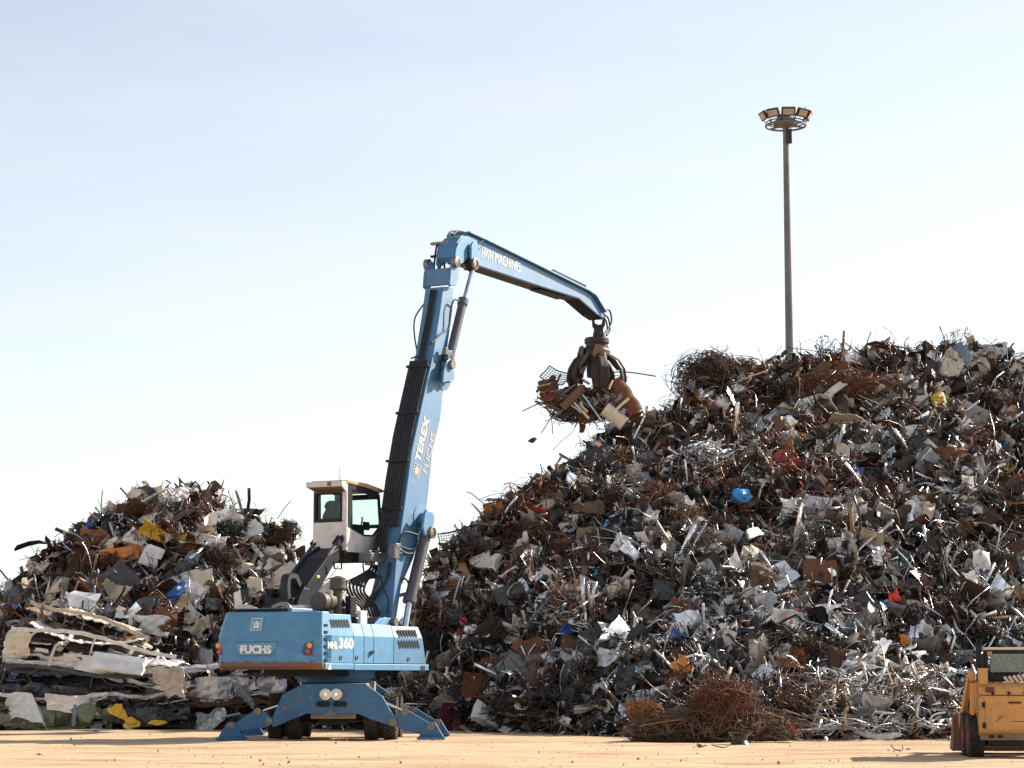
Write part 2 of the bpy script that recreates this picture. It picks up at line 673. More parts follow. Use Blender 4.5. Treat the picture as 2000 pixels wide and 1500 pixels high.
def ground_mat():
    m, n, l, p = nodes_of("sandy_yard")
    tc = n.new("ShaderNodeTexCoord").outputs["Object"]
    mp = n.new("ShaderNodeMapping")
    mp.inputs["Scale"].default_value = (0.35, 1.3, 1)
    l.new(tc, mp.inputs[0])
    big = noise(n, l, mp.outputs[0], 0.55, 6, 0.65, 0.6)
    mid = noise(n, l, mp.outputs[0], 3.5, 6, 0.7, 0.4)
    fine = noise(n, l, tc, 28, 4, 0.75)
    c = mixc(n, l, ramp(n, l, big, .35, .65), (0.50, 0.34, 0.195), (0.60, 0.445, 0.285))
    c = mixc(n, l, ramp(n, l, mid, .52, .72, 0, .6), c, (0.36, 0.225, 0.12))
    c = mixc(n, l, ramp(n, l, mid, .46, .28, 0, .55), c, (0.68, 0.54, 0.38))
    c = mixc(n, l, ramp(n, l, fine, .60, .72, 0, .6), c, (0.20, 0.12, 0.065))
    c = mixc(n, l, ramp(n, l, fine, .40, .30, 0, .5), c, (0.72, 0.58, 0.42))
    c = mixc(n, l, ramp(n, l, noise(n, l, mp.outputs[0], .42, 4, .6, .8), .56, .68, 0, .5), c, (.24, .15, .085))
    so_ = n.new("ShaderNodeAttribute")
    so_.attribute_name = "soil"
    c = mixc(n, l, mul(n, l, so_.outputs["Fac"], ramp(n, l, mid, .25, .6, .45, 1)), c, (.15, .085, .045))
    trk = n.new("ShaderNodeMapping")
    trk.inputs["Scale"].default_value = (.10, 2.6, 1)
    trk.inputs["Rotation"].default_value = (0, 0, .06)
    l.new(tc, trk.inputs[0])
    c = mixc(n, l, ramp(n, l, noise(n, l, trk.outputs[0], 1.0, 5, .7, .3), .50, .64, 0, .7), c, (.30, .17, .09))
    l.new(c, p.inputs["Base Color"])
    p.inputs["Roughness"].default_value = 0.95
    b = n.new("ShaderNodeBump")
    b.inputs["Strength"].default_value = 0.7
    b.inputs["Distance"].default_value = 0.05
    ad = n.new("ShaderNodeMath")
    l.new(mid, ad.inputs[0])
    l.new(mul(n, l, fine, 0.5), ad.inputs[1])
    l.new(ad.outputs[0], b.inputs["Height"])
    l.new(b.outputs[0], p.inputs["Normal"])
    return m


def make_ground():
    xs = np.concatenate([[-3000, -600, -150, -60], np.linspace(-30, 30, 121), [60, 150, 600, 3000]])
    ys = np.concatenate([[-600, -100, 0, 15], np.linspace(25, 70, 420), [90, 130, 300, 900, 3500]])
    X, Y = np.meshgrid(xs, ys, indexing='ij')
    rut = sum(.016 * np.cos((Y - y0 - a * X) * 9) * np.exp(-((Y - y0 - a * X) / .35) ** 2) for y0, a in ((40, .02), (41.9, .02), (44.5, -.03), (46.3, -.03), (48.6, .05), (50.4, .05), (38.2, -.01)))
    Z = rut + 0.018 * np.sin(X * .7 + Y * .35) + .014 * np.sin(X * .33 - Y * 1.9 + 2) + .010 * np.sin(X * 1.7 + Y * 2.3) + .006 * np.sin(X * 4.1 - Y * 3.3)
    Z = np.where((np.abs(X) < 31) & (Y > 24) & (Y < 71), Z - .02, -.02)
    V = np.stack([X, Y, Z], -1).reshape(-1, 3)
    ny = len(ys)
    i, j = np.meshgrid(np.arange(len(xs) - 1), np.arange(ny - 1), indexing='ij')
    a = (i * ny + j).ravel()
    o = link("ground", (V, np.stack([a, a + ny, a + ny + 1, a + 1], -1)), ground_mat(), origin=(0, 0, 0), smooth=True)
    d = np.interp(1000 + X / np.maximum(Y, 1) * 4300, RIGHT.bx, RIGHT.bY) - Y
    soil = np.clip(np.exp(-np.maximum(d - .1, 0) / 1.5), 0, 1) * (.75 + .25 * np.sin(X * 2.1) * np.sin(X * .83 + 1))
    at_ = o.data.attributes.new("soil", 'FLOAT', 'POINT')
    at_.data.foreach_set("value", soil.ravel().astype(np.float32))
    tag(o, "flat sandy orange tan yard floor", kind="structure")


# ------------------------------------------------------------------ the two heaps


class Heap:
    def __init__(self, ridge, base, seed, back=24.0):
        self.rx, self.ry, self.rY = (np.array(c, float) for c in zip(*ridge))
        self.bx, self.bY = (np.array(c, float) for c in zip(*base))
        self.seed = seed
        self.back = back

    def base_py(self, px):
        Y = np.interp(px, self.bx, self.bY)
        return 1324 + 1.5 * 4300 / Y, Y

    def bumps(self, px, py):
        s = self.seed
        return (0.75 * np.sin(px * .017 + s) * np.sin(py * .023 + 2 * s) + .45 * np.sin(px * .041 + py * .03 + s * 3) + .3 * np.sin(px * .08 - py * .07 + s * 5) + .5 * np.sin(py * .035 + px * .006 + s))

    def depth(self, px, py):
        b, Yb = self.base_py(px)
        r = np.interp(px, self.rx, self.ry)
        Yr = np.interp(px, self.rx, self.rY)
        t = np.clip((b - py) / np.maximum(b - r, 5), 0, 1)
        return Yb + (Yr - Yb) * t + self.bumps(px, py) * np.clip(t * 5, 0, 1) * (1 - .6 * t)

    def point(self, px, t):
        """t 0..1 up the front, 1..2 down the back"""
        b, Yb = self.base_py(px)
        r = np.interp(px, self.rx, self.ry)
        py = b + (r - b) * np.minimum(t, 1)
        Y = self.depth(px, py)
        d = FWD[:, None] + (px - 1000) / F_PX * RGT[:, None] + (750 - py) / F_PX * UPV[:, None]
        P = (EYE[:, None] + d * (Y / d[1])).T
        q = np.maximum(t - 1, 0)[:, None]
        zr = P[:, 2:3]
        P = P + q * np.array([[0, self.back, 0]])
        P[:, 2:3] = zr - np.minimum(q * 1.02, 1) * zr * (q > 0) - 0.02 * (q > 0)
        return P


RIGHT = Heap(
    [(640, 1420, 67), (700, 1330, 67), (760, 1270, 67), (815, 1215, 67), (835, 1150, 67.5), (870, 1090, 68), (905, 1058, 68.5), (960, 1010, 69.5), (1020, 972, 70), (1090, 930, 71), (1140, 890, 72),
     (1200, 850, 73), (1260, 815, 73.5), (1330, 788, 74), (1350, 735, 75), (1400, 715, 76), (1460, 722, 76), (1540, 697, 77), (1640, 690, 77.5), (1730, 688, 78), (1830, 678, 78), (1910, 680, 78), (1970, 694, 78), (2020, 706, 78),
     (2120, 760, 77), (2250, 880, 75), (2400, 1120, 72), (2500, 1420, 70)],
    [(640, 66), (830, 65), (950, 63), (1100, 60), (1250, 57.5), (1600, 55.5), (1900, 55.5), (2500, 58)], 1.3, 26)
RIGHT.ry = RIGHT.ry + np.interp(RIGHT.rx, [1000, 1350], [4, 13])
LEFT = Heap(
    [(-420, 1420, 72), (-300, 1330, 73), (-150, 1255, 74), (-50, 1212, 74), (0, 1185, 74), (40, 1142, 74.5), (90, 1084, 75), (150, 1054, 75), (205, 1008, 76), (290, 975, 76), (380, 964, 76.5), (430, 982, 76.5), (475, 1014, 76), (520, 1032, 76),
     (560, 1060, 75.5), (590, 1108, 75), (610, 1142, 75), (650, 1180, 74), (700, 1220, 74), (760, 1275, 73), (830, 1420, 72)],
    [(-420, 66.5), (0, 66.3), (500, 66.5), (830, 68)], 4.1, 22)


make_ground()


def heap_shell(H, nx=170, nt=70, sink=0.45):
    px = np.linspace(H.rx[0], H.rx[-1], nx)
    tt = np.concatenate([np.linspace(0, 1, nt), np.linspace(1.05, 2, 18)])
    A, T = np.meshgrid(px, tt, indexing='ij')
    P = H.point(A.ravel(), T.ravel())
    P[:, 1] += sink * .7
    P[:, 2] -= sink
    P += RNG.normal(0, .08, P.shape)
    n = len(tt)
    i, j = np.meshgrid(np.arange(nx - 1), np.arange(n - 1), indexing='ij')
    a = (i * n + j).ravel()
    Q = np.stack([a, a + n, a + n + 1, a + 1], -1)
    return P, np.concatenate([Q[:, [0, 1, 2]], Q[:, [0, 2, 3]]])


def tris(VF):
    V, Fc = VF
    out = []
    for q in Fc:
        q = [int(i) for i in q]
        for k in range(1, len(q) - 1):
            out.append((q[0], q[k], q[k + 1]))
    return np.asarray(V, float), np.asarray(out, int)


def protos():
    r = np.random.default_rng(5)
    L = {"sheet": [], "strip": [], "lump": [], "box": [], "tangle": [], "pipe": [], "wire": [], "grid": [], "chip": [], "plate": []}
    for i in range(26):
        L["sheet"].append(tris(sheet(r, r.uniform(.5, 1.15), r.uniform(.22, .6), 8, 6, r.uniform(.02, .13), r.integers(0, 3), r.uniform(-.4, .4), ragged=r.uniform(.0, .09))))
    for i in range(24):
        L["plate"].append(tris(sheet(r, r.uniform(.7, 1.3), r.uniform(.4, .9), 11, 9, r.uniform(.03, .10), r.integers(1, 4), r.uniform(-.3, .3), ragged=r.uniform(.02, .08), fm=1.4)))
    for i in range(22):
        P = wander(r, r.integers(3, 7), r.uniform(.2, .42), r.uniform(.03, .3), kink=.25)
        P = P - P.mean(0)
        L["strip"].append(tris(tube(P, r.uniform(.012, .05), 4, r.uniform(.006, .02))))
    for i in range(10):
        L["lump"].append(tris(lump(r, r.uniform(.4, .9), r.uniform(.3, .6), r.uniform(.25, .5), .5, 1)))
    for i in range(8):
        L["box"].append(tris(dbox(r, r.uniform(.4, .8), r.uniform(.3, .6), r.uniform(.1, .5), .35)))
    for i in range(9):
        L["tangle"].append(tris(tangle(r, r.uniform(.8, 1.5), r.uniform(.5, .9), r.uniform(.5, .8), 46, .009, 7, .5)))
    for i in range(8):
        P = wander(r, 3, r.uniform(.2, .4), r.uniform(0, .25))
        L["pipe"].append(tris(pipe(P - P.mean(0), r.uniform(.03, .1), 8)))
    for i in range(12):
        P = wander(r, 10, r.uniform(.12, .22), r.uniform(.1, .35))
        L["wire"].append(tris(tube(P - P.mean(0), r.uniform(.007, .016), 3, caps=False)))
    for i in range(5):
        L["grid"].append(tris(wiregrid(r, 1.0, .7, 12, 9, .006, r.uniform(-.6, .6))))
    for i in range(10):
        L["chip"].append(tris(sheet(r, r.uniform(.15, .35), r.uniform(.08, .22), 4, 3, .15, 1)))
    return L


PROTO = protos()
TINT = {  # rgb + metal
    "white": (.78, .76, .72, 0), "cream": (.60, .52, .40, 0), "pale": (.64, .64, .64, .75), "grey": (.22, .215, .21, .5), "dark": (.04, .038, .037, .25), "black": (.012, .012, .013, .05),
    "silver": (.92, .93, .95, .95), "rusty": (.15, .055, .024, 0), "drust": (.06, .03, .018, 0), "orust": (.27, .11, .045, 0), "brown": (.12, .075, .05, 0), "tan": (.36, .25, .14, 0),
    "blue": (.03, .10, .32, 0), "sky": (.08, .34, .62, 0), "red": (.45, .03, .03, 0), "yellow": (.65, .36, .03, 0), "teal": (.05, .28, .25, 0), "green": (.10, .18, .06, 0)}
WARM = dict(white=1.1, cream=1.7, tan=1.8, rusty=1.9, orust=2.0, brown=1.8, drust=1.6, silver=.55, pale=.75, dark=.8, grey=.8, black=.8)   # more rust and cream high up, more bare metal low down
CW = {  # black and dark shares raised so gaps between pieces read as deeper shade
    "plate": dict(white=20, cream=9, pale=20, silver=14, grey=9, dark=12, black=9, rusty=5, drust=4, brown=3, blue=.8, red=.7, yellow=.4, sky=.3),
    "sheet": dict(white=12, cream=8, pale=11, grey=8, dark=17, black=28, rusty=6, drust=11, brown=4, tan=2, silver=4, blue=.9, red=.6, sky=.3, yellow=.3, orust=2, teal=.3),
    "strip": dict(silver=24, pale=14, grey=10, white=9, dark=15, black=16, rusty=7, drust=9, tan=4, orust=2, red=.4, blue=.4),
    "lump": dict(dark=20, black=18, drust=18, rusty=12, brown=12, grey=10, cream=4, white=3, orust=3, pale=4),
    "box": dict(white=14, cream=10, grey=16, dark=20, black=16, rusty=14, blue=1, drust=8, orust=2),
    "tangle": dict(rusty=30, drust=30, black=14, dark=10, orust=8, brown=8),
    "pipe": dict(pale=14, grey=18, rusty=20, dark=14, cream=8, white=8, drust=12, silver=8),
    "wire": dict(drust=22, rusty=20, black=18, dark=14, grey=8, pale=8, tan=6, orust=4),
    "grid": dict(drust=20, dark=20, black=12, grey=10),
    "chip": dict(silver=9, white=13, pale=9, cream=8, grey=12, dark=14, rusty=12, brown=6, sky=.5, red=.6, blue=.6, yellow=.4)}


def heap_mat():
    m, n, l, p = nodes_of("mixed_scrap")
    at_ = n.new("ShaderNodeAttribute")
    at_.attribute_name = "tint"
    tc = n.new("ShaderNodeTexCoord").outputs["Object"]
    a = noise(n, l, tc, 2.6, 6, .75, .4)
    b = noise(n, l, tc, 11, 5, .75)
    c = mixc(n, l, ramp(n, l, a, .48, .70, 0, .66), at_.outputs["Color"], (.085, .06, .044))
    c = mixc(n, l, ramp(n, l, b, .60, .68, 0, .5), c, (.11, .045, .022))
    l.new(c, p.inputs["Base Color"])
    l.new(ramp(n, l, a, .48, .66, .22, .75), p.inputs["Roughness"])
    l.new(mul(n, l, at_.outputs["Alpha"], ramp(n, l, a, .48, .66, 1, .45)), p.inputs["Metallic"])
    bm = n.new("ShaderNodeBump")
    bm.inputs["Strength"].default_value = .35
    bm.inputs["Distance"].default_value = .03
    l.new(b, bm.inputs["Height"])
    l.new(bm.outputs[0], p.inputs["Normal"])
    return m


HEAPMAT = heap_mat()


def rand_rot(rng, k):
    q = rng.normal(size=(k, 4))
    q /= np.linalg.norm(q, axis=1)[:, None]
    a, b, c, d = q.T
    return np.stack([np.stack([1 - 2 * (c * c + d * d), 2 * (b * c - d * a), 2 * (b * d + c * a)], -1),
                     np.stack([2 * (b * c + d * a), 1 - 2 * (b * b + d * d), 2 * (c * d - b * a)], -1),
                     np.stack([2 * (b * d - c * a), 2 * (c * d + b * a), 1 - 2 * (b * b + c * c)], -1)], 1)


DARKS = np.array([(.06, .03, .018, 0), (.10, .045, .022, 0), (.035, .022, .016, 0), (.02, .018, .017, 0), (.07, .048, .033, 0), (.13, .055, .025, 0)])


def heap(H, name, label, counts, seed, tone=1.0, pxr=None, foot=None, zone_cut=.92, warm=0.0, pale=1.0, spots=()):
    rng = np.random.default_rng(seed)
    Vs, Ts, Cs = [], [], []
    off = 0

    def add(V, T, C):
        nonlocal off
        Vs.append(V)
        Ts.append(T + off)
        Cs.append(C)
        off += len(V)
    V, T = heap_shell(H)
    add(V, T, np.tile([.022, .016, .012, 0], (len(V), 1)))  # near-black mound: deep shade between the pieces put into its colour
    lo, hi = pxr or (H.rx[0], H.rx[-1])
    for kind, N in counts.items():
        plist = PROTO[kind]
        names = list(CW[kind])
        wt = np.array([CW[kind][k] for k in names], float)
        wt /= wt.sum()
        per = rng.multinomial(N, np.ones(len(plist)) / len(plist))
        for (V, T), k in zip(plist, per):
            if k == 0:
                continue
            px = rng.uniform(lo, hi, k)
            t = np.where(rng.random(k) < .86, rng.uniform(0.0, 1.03, k), rng.uniform(1.0, 1.9, k))
            P = H.point(px, t)
            out = rng.uniform(-.35, .28, k) + (.12 if kind in ("strip", "wire", "sheet") else .18 if kind == "plate" else 0)
            P[:, 1] -= out * .75
            P[:, 2] += out * .7
            s = np.minimum(rng.lognormal(-.36, .42, k), 1.45)
            if kind == "plate":
                s = rng.uniform(.55, 1.15, k)
            if kind in ("tangle", "grid"):
                s = rng.uniform(.7, 1.5, k)
            if kind == "wire":
                s = rng.uniform(.6, 1.5, k)
            R = rand_rot(rng, k)
            W = np.einsum('kij,nj->kni', R, V) * s[:, None, None] + P[:, None, :]
            # nothing sinks far below the ground
            zmin = W[:, :, 2].min(1)
            W[:, :, 2] += np.maximum(0, -zmin - .05)[:, None]
            wt = wt * np.array([pale if n_ in ("white", "cream", "pale") else 1.0 for n_ in names])
            wt /= wt.sum()
            wm = wt * np.array([WARM.get(n_, 1.0) for n_ in names])
            cl = wt * np.array([1 / WARM.get(n_, 1.0) for n_ in names])
            ci = np.where(rng.random(k) < np.clip((t - .2) * 1.1 + warm, 0, 1), rng.choice(len(names), k, p=wm / wm.sum()), rng.choice(len(names), k, p=cl / cl.sum()))
            c = np.array([TINT[names[i]] for i in ci])
            c[:, :3] *= rng.uniform(.7, 1.2, (k, 1)) * tone
            # some patches of the heap are mostly rusted wire and swarf
            qx, qy = P[:, 0] * .42, P[:, 2] * .62
            zone = np.sin(qx * 1.9 + H.seed) * np.sin(qy * 1.6 + 1.1 * H.seed) + .6 * np.sin(qx * 3.7 - qy * 2.9 + H.seed * 2) + .35 * np.sin(qx * 7.1 + qy * 5.3)
            dk = (zone > zone_cut) & (rng.random(k) < .8)
            pick = rng.integers(0, len(DARKS), k)
            c = np.where(dk[:, None], DARKS[pick] * np.append(rng.uniform(.6, 1.2), [1, 1, 1])[[0, 0, 0, 3]], c)
            TT = T[None] + (np.arange(k) * len(V))[:, None, None]
            add(W.reshape(-1, 3), TT.reshape(-1, 3), np.repeat(c, len(V), 0))
    for kind, N, x0, x1, ta, tb, names in spots:      # local drifts of one kind of scrap
        plist = PROTO[kind]
        per = rng.multinomial(N, np.ones(len(plist)) / len(plist))
        for (V, T), k in zip(plist, per):
            if not k:
                continue
            px = rng.uniform(x0, x1, k)
            P = H.point(px, rng.uniform(ta, tb, k))
            out = rng.uniform(.4, 1.25, k) if tb < .21 else rng.uniform(.1, .7, k)
            P[:, 1] -= out
            P[:, 2] += out * .25
            R = rand_rot(rng, k)
            R[:, 2, :] *= .55
            W = np.einsum('kij,nj->kni', R, V) * rng.uniform(.6, 1.1, k)[:, None, None] + P[:, None, :]
            W[:, :, 2] += np.maximum(0, -W[:, :, 2].min(1) - .03)[:, None]
            c = np.array([TINT[names[i]] for i in rng.integers(0, len(names), k)])
            c[:, :3] *= rng.uniform(.75, 1.15, (k, 1))
            add(W.reshape(-1, 3), (T[None] + (np.arange(k) * len(V))[:, None, None]).reshape(-1, 3), np.repeat(c, len(V), 0))
    if foot is not None:
        for (V, T, C) in foot(rng):
            add(V, T, C)
    V = np.concatenate(Vs)
    T = np.concatenate(Ts)
    C = np.concatenate(Cs)
    o0 = np.array([V[:, 0].mean(), V[:, 1].mean(), 0])
    me = bpy.data.meshes.new(name)
    me.vertices.add(len(V))
    me.vertices.foreach_set("co", (V - o0).astype(np.float32).ravel())
    me.loops.add(len(T) * 3)
    me.loops.foreach_set("vertex_index", T.astype(np.int32).ravel())
    me.polygons.add(len(T))
    me.polygons.foreach_set("loop_start", np.arange(0, len(T) * 3, 3, dtype=np.int32))
    me.update(calc_edges=True)
    ca = me.color_attributes.new("tint", 'FLOAT_COLOR', 'POINT')
    ca.data.foreach_set("color", C.astype(np.float32).ravel())
    me.materials.append(HEAPMAT)
    o = bpy.data.objects.new(name, me)
    COL.objects.link(o)
    o.location = o0
    tag(o, label, "scrap heap", kind="stuff")
    print(name, len(V), len(T))
    return o


def strewn(x0, x1, y0, y1, N):
    """small flat scraps lying along the foot of a heap (photo x range, depth range in metres)"""
    def f(rng):
        out = []
        for kind, share in (("chip", .7), ("strip", .2), ("sheet", .1)):
            names = list(CW[kind])
            wt = np.array([CW[kind][k] for k in names], float)
            wt /= wt.sum()
            for i in range(int(N * share)):
                V, T = PROTO[kind][rng.integers(len(PROTO[kind]))]
                px = rng.uniform(x0, x1)
                Y = np.interp(px, RIGHT.bx, RIGHT.bY) - rng.beta(1, 3) * (y1 - y0) - y0
                X = (px - 1000) / 4300 * Y
                R = rand_rot(rng, 1)[0]
                W = (V @ R.T) * rng.uniform(.4, .9)
                W[:, 2] *= .5
                W = W + np.array([X, Y, 0]) - np.array([0, 0, W[:, 2].min() + .02])
                c = np.array(TINT[names[rng.choice(len(names), p=wt)]])
                c[:3] *= rng.uniform(.7, 1.2)
                out.append((W, T, np.tile(c, (len(V), 1))))
        return out
    return f


DENS = 1.0
heap(RIGHT, "scrap_heap", "towering mixed heap of rusty, grey and silvery scrap metal behind the crane's grab",
     {k: int(v * DENS) for k, v in dict(plate=1700, sheet=8500, strip=11500, lump=1500, box=700, tangle=1500, pipe=1200, wire=5200, grid=140, chip=6500).items()}, 21, 1.0, (660, 2330), strewn(840, 1900, -.8, 2.4, 1100), spots=[
         ("strip", 560, 1580, 1870, -.0, .16, ["silver", "silver", "white", "pale", "cream", "tan"]), ("chip", 260, 1580, 1870, .0, .12, ["silver", "white", "cream", "pale", "rusty"]), ("plate", 34, 1600, 1870, .02, .2, ["white", "pale", "silver", "grey"]),
         ("strip", 130, 1040, 1160, .30, .5, ["silver", "pale", "silver"]), ("strip", 110, 1300, 1420, .30, .42, ["silver", "pale"]), ("strip", 160, 1440, 1720, .2, .38, ["silver", "silver", "pale", "grey"]),
         ("plate", 40, 880, 1300, .0, .12, ["brown", "white", "pale", "rusty", "grey", "dark"]), ("chip", 120, 860, 1300, .0, .12, ["brown", "white", "grey", "cream"])])
heap(LEFT, "scrap_heap", "lower mixed heap of pale and dark scrap metal behind the flattened cars",
     {k: int(v * DENS) for k, v in dict(plate=380, sheet=2800, strip=3600, lump=700, box=500, tangle=350, pipe=500, wire=1200, grid=50, chip=2400).items()}, 22, 1.0, (-300, 790), None, .85, .1, 1.0)
# ------------------------------------------------------------------ single pieces of scrap lying on the heaps
KIND = {  # kind: (object name, category)
    "sheet": ("scrap_sheet", "scrap sheet"), "strip": ("metal_strip", "metal strip"), "pipe": ("steel_pipe", "pipe"), "beam": ("steel_girder", "girder"), "plank": ("wooden_plank", "plank"),
    "tangle": ("wire_tangle", "wire tangle"), "lump": ("crushed_scrap", "scrap metal"), "box": ("metal_casing", "casing"), "drum": ("metal_drum", "drum"), "basket": ("wire_mesh", "wire mesh"),
    "corrug": ("corrugated_sheet", "corrugated sheet"), "wire": ("loose_wire", "wire"), "panel": ("sheet_metal", "sheet metal"), "tyre": ("old_tyre", "tyre"), "nest": ("strip_tangle", "strip tangle"), "bottle": ("plastic_bottle", "bottle"), "rack": ("wire_rack", "rack")}
WIREM = {"rusty": paint("rusty_wire", (.15, .06, .028), rough=.8, rust=.4, dirt=.3, scale=4), "dark rusty": paint("dark_rusty_wire", (.065, .032, .02), rough=.8, rust=.4, dirt=.3, scale=4), "rust orange": paint("orange_rust_wire", (.27, .115, .04), rough=.8, rust=.3, dirt=.3, scale=4),
         "black": paint("black_wire", (.02, .02, .02), rough=.5, rust=.1, dirt=.3, scale=4), "brown": paint("brown_wire", (.16, .095, .055), rough=.7, rust=.2, dirt=.3, scale=4), "silvery": PAL["silvery"]}
UVv = np.array([0, .45, .893])
NV = np.array([0, -.893, .45])


def frame_of(ang, rng, tilt=.3):
    a = math.radians(ang)
    ex = math.cos(a) * RGT + math.sin(a) * UVv
    ey = -math.sin(a) * RGT + math.cos(a) * UVv
    n = NV + rng.normal(0, tilt, 3)
    n -= ex * (n @ ex) * .4
    n /= np.linalg.norm(n)
    ex = ex - n * (ex @ n)
    ex /= np.linalg.norm(ex)
    return np.stack([ex, np.cross(n, ex), n])


PIECES = []


def piece(H, kind, spec, colour, label, short=None, off=.5, seed=None, group=None, Y=None):
    """spec: (px, py, w, h, angle) in photo pixels, or a list of pixels for long things plus a width in metres"""
    rng = np.random.default_rng(seed if seed is not None else len(PIECES) + 101)
    mat = PAL[colour]
    solid = 0
    sm = False
    if isinstance(spec[0], (tuple, list)):
        pts, wd = spec[0], spec[1]
        off = off + (.4 if pts[0][1] > 1200 else 0)
        P = [at(x, y, (Y if Y is not None else H.depth(x, y) - off)) for x, y in pts]
        c = np.mean(pts, 0)
        if kind == "strip":
            VF = tube(smooth_path(P, 2) if len(P) > 2 else P, wd / 2, 4, max(.012, wd * .16), phase=0)
        elif kind == "pipe":
            VF = pipe(smooth_path(P, 3) if len(P) > 2 else P, wd / 2, 12)
        elif kind in ("wire",):
            VF = tube(smooth_path(P, 6), wd / 2, 5)
            mat = WIREM.get(colour, mat)
        elif kind == "beam":
            a, b = P[0], P[-1]
            d = (b - a) / np.linalg.norm(b - a)
            n = NV - d * (NV @ d)
            n /= np.linalg.norm(n)
            e = np.cross(d, n)
            VF = join(obox((a + b) / 2 + n * wd * .4, d, e, n, np.linalg.norm(b - a), wd, wd * .12), obox((a + b) / 2 - n * wd * .4, d, e, n, np.linalg.norm(b - a) * .98, wd, wd * .12), obox((a + b) / 2, d, e, n, np.linalg.norm(b - a) * .99, wd * .12, wd * .68))
        else:
            a, b = P[0], P[-1]
            d = (b - a) / np.linalg.norm(b - a)
            n = NV + rng.normal(0, .2, 3)
            n -= d * (n @ d)
            n /= np.linalg.norm(n)
            VF = obox((a + b) / 2, d, np.cross(d, n), n, np.linalg.norm(b - a), wd, max(.03, wd * .22))
    else:
        px, py, w, h, ang = spec
        c = (px, py)
        y = Y if Y is not None else H.depth(px, py) - off - (.35 if py > 1200 else .1)
        s = y / 4300
        w, h = w * s * 1.08, h * s * 1.12
        if kind == "sheet":
            VF = sheet(rng, w * 1.12, h * 1.12, 13, 11, .07, rng.integers(1, 3) if min(w, h) > .3 else 0, rng.uniform(-.3, .3), ragged=.06, fm=1.4)
            solid = .014
        elif kind == "panel":
            VF = dbox(rng, w, h, .06 + .05 * h, .10)
        elif kind == "lump":
            VF = lump(rng, w, h, min(w, h) * .8, .42, 2)
        elif kind == "box":
            VF = dbox(rng, w, h, min(w, h) * .7, .22)
        elif kind == "drum":
            V, Fc = drum(rng, w * .5, h)
            VF = (V, Fc)
            sm = False
        elif kind == "tangle":
            VF = tangle(rng, w, h, min(w, h) * .9, int(90 + 150 * w * h), .011, 10, .5)
            mat = WIREM.get(colour, mat)
        elif kind == "nest":
            VF = tangle(rng, w, h, min(w, h) * .6, int(40 + 30 * w * h), .024, 6, .35, sides=4)
        elif kind == "basket":
            VF = wiregrid(rng, w, h, max(8, int(w / .07)), max(6, int(h / .07)), .007, .35)
            mat = WIREM.get(colour, mat)
        elif kind == "rack":
            VF = join(wiregrid(rng, w, h, 7, 5, .012, .1), tube([(-w / 2, -h / 2, 0), (w / 2, -h / 2, 0), (w / 2, h / 2, 0), (-w / 2, h / 2, 0), (-w / 2, -h / 2, 0)], .03, 6))
        elif kind == "corrug":
            VF = corrug(rng, w, h)
            solid = .012
        elif kind == "tyre":
            VF = lathe((0, 0, 0), (0, 0, 1), [(w * .25, -.08), (w * .42, -.1), (w * .5, -.05), (w * .5, .05), (w * .42, .1), (w * .25, .08), (w * .25, -.08)], 24)
            mat = TYRE if "TYRE" in globals() else mat
        elif kind == "bottle":
            r = w / 2
            VF = lathe((0, -h / 2, 0), (0, 1, 0), [(0, 0), (r, .0), (r, h * .55), (r * .9, h * .62), (r * .4, h * .82), (r * .4, h), (0, h)], 14)
        M = frame_of(ang, rng, .25 if kind in ("sheet", "panel", "box", "corrug") else .15)
        V = np.asarray(VF[0], float) @ M
        VF = (V + at(px, py, y), VF[1])
    nm, cat = KIND[kind]
    V = np.asarray(VF[0], float)
    zmin = V[:, 2].min()
    if zmin < 0.0 and Y is None:
        V[:, 2] -= zmin
        VF = (V, VF[1])
    o = link(nm, VF, mat, solid=solid, smooth=sm)
    tag(o, label, cat, group)
    PIECES.append((o, float(c[0]), float(c[1]), short, H))
    return o


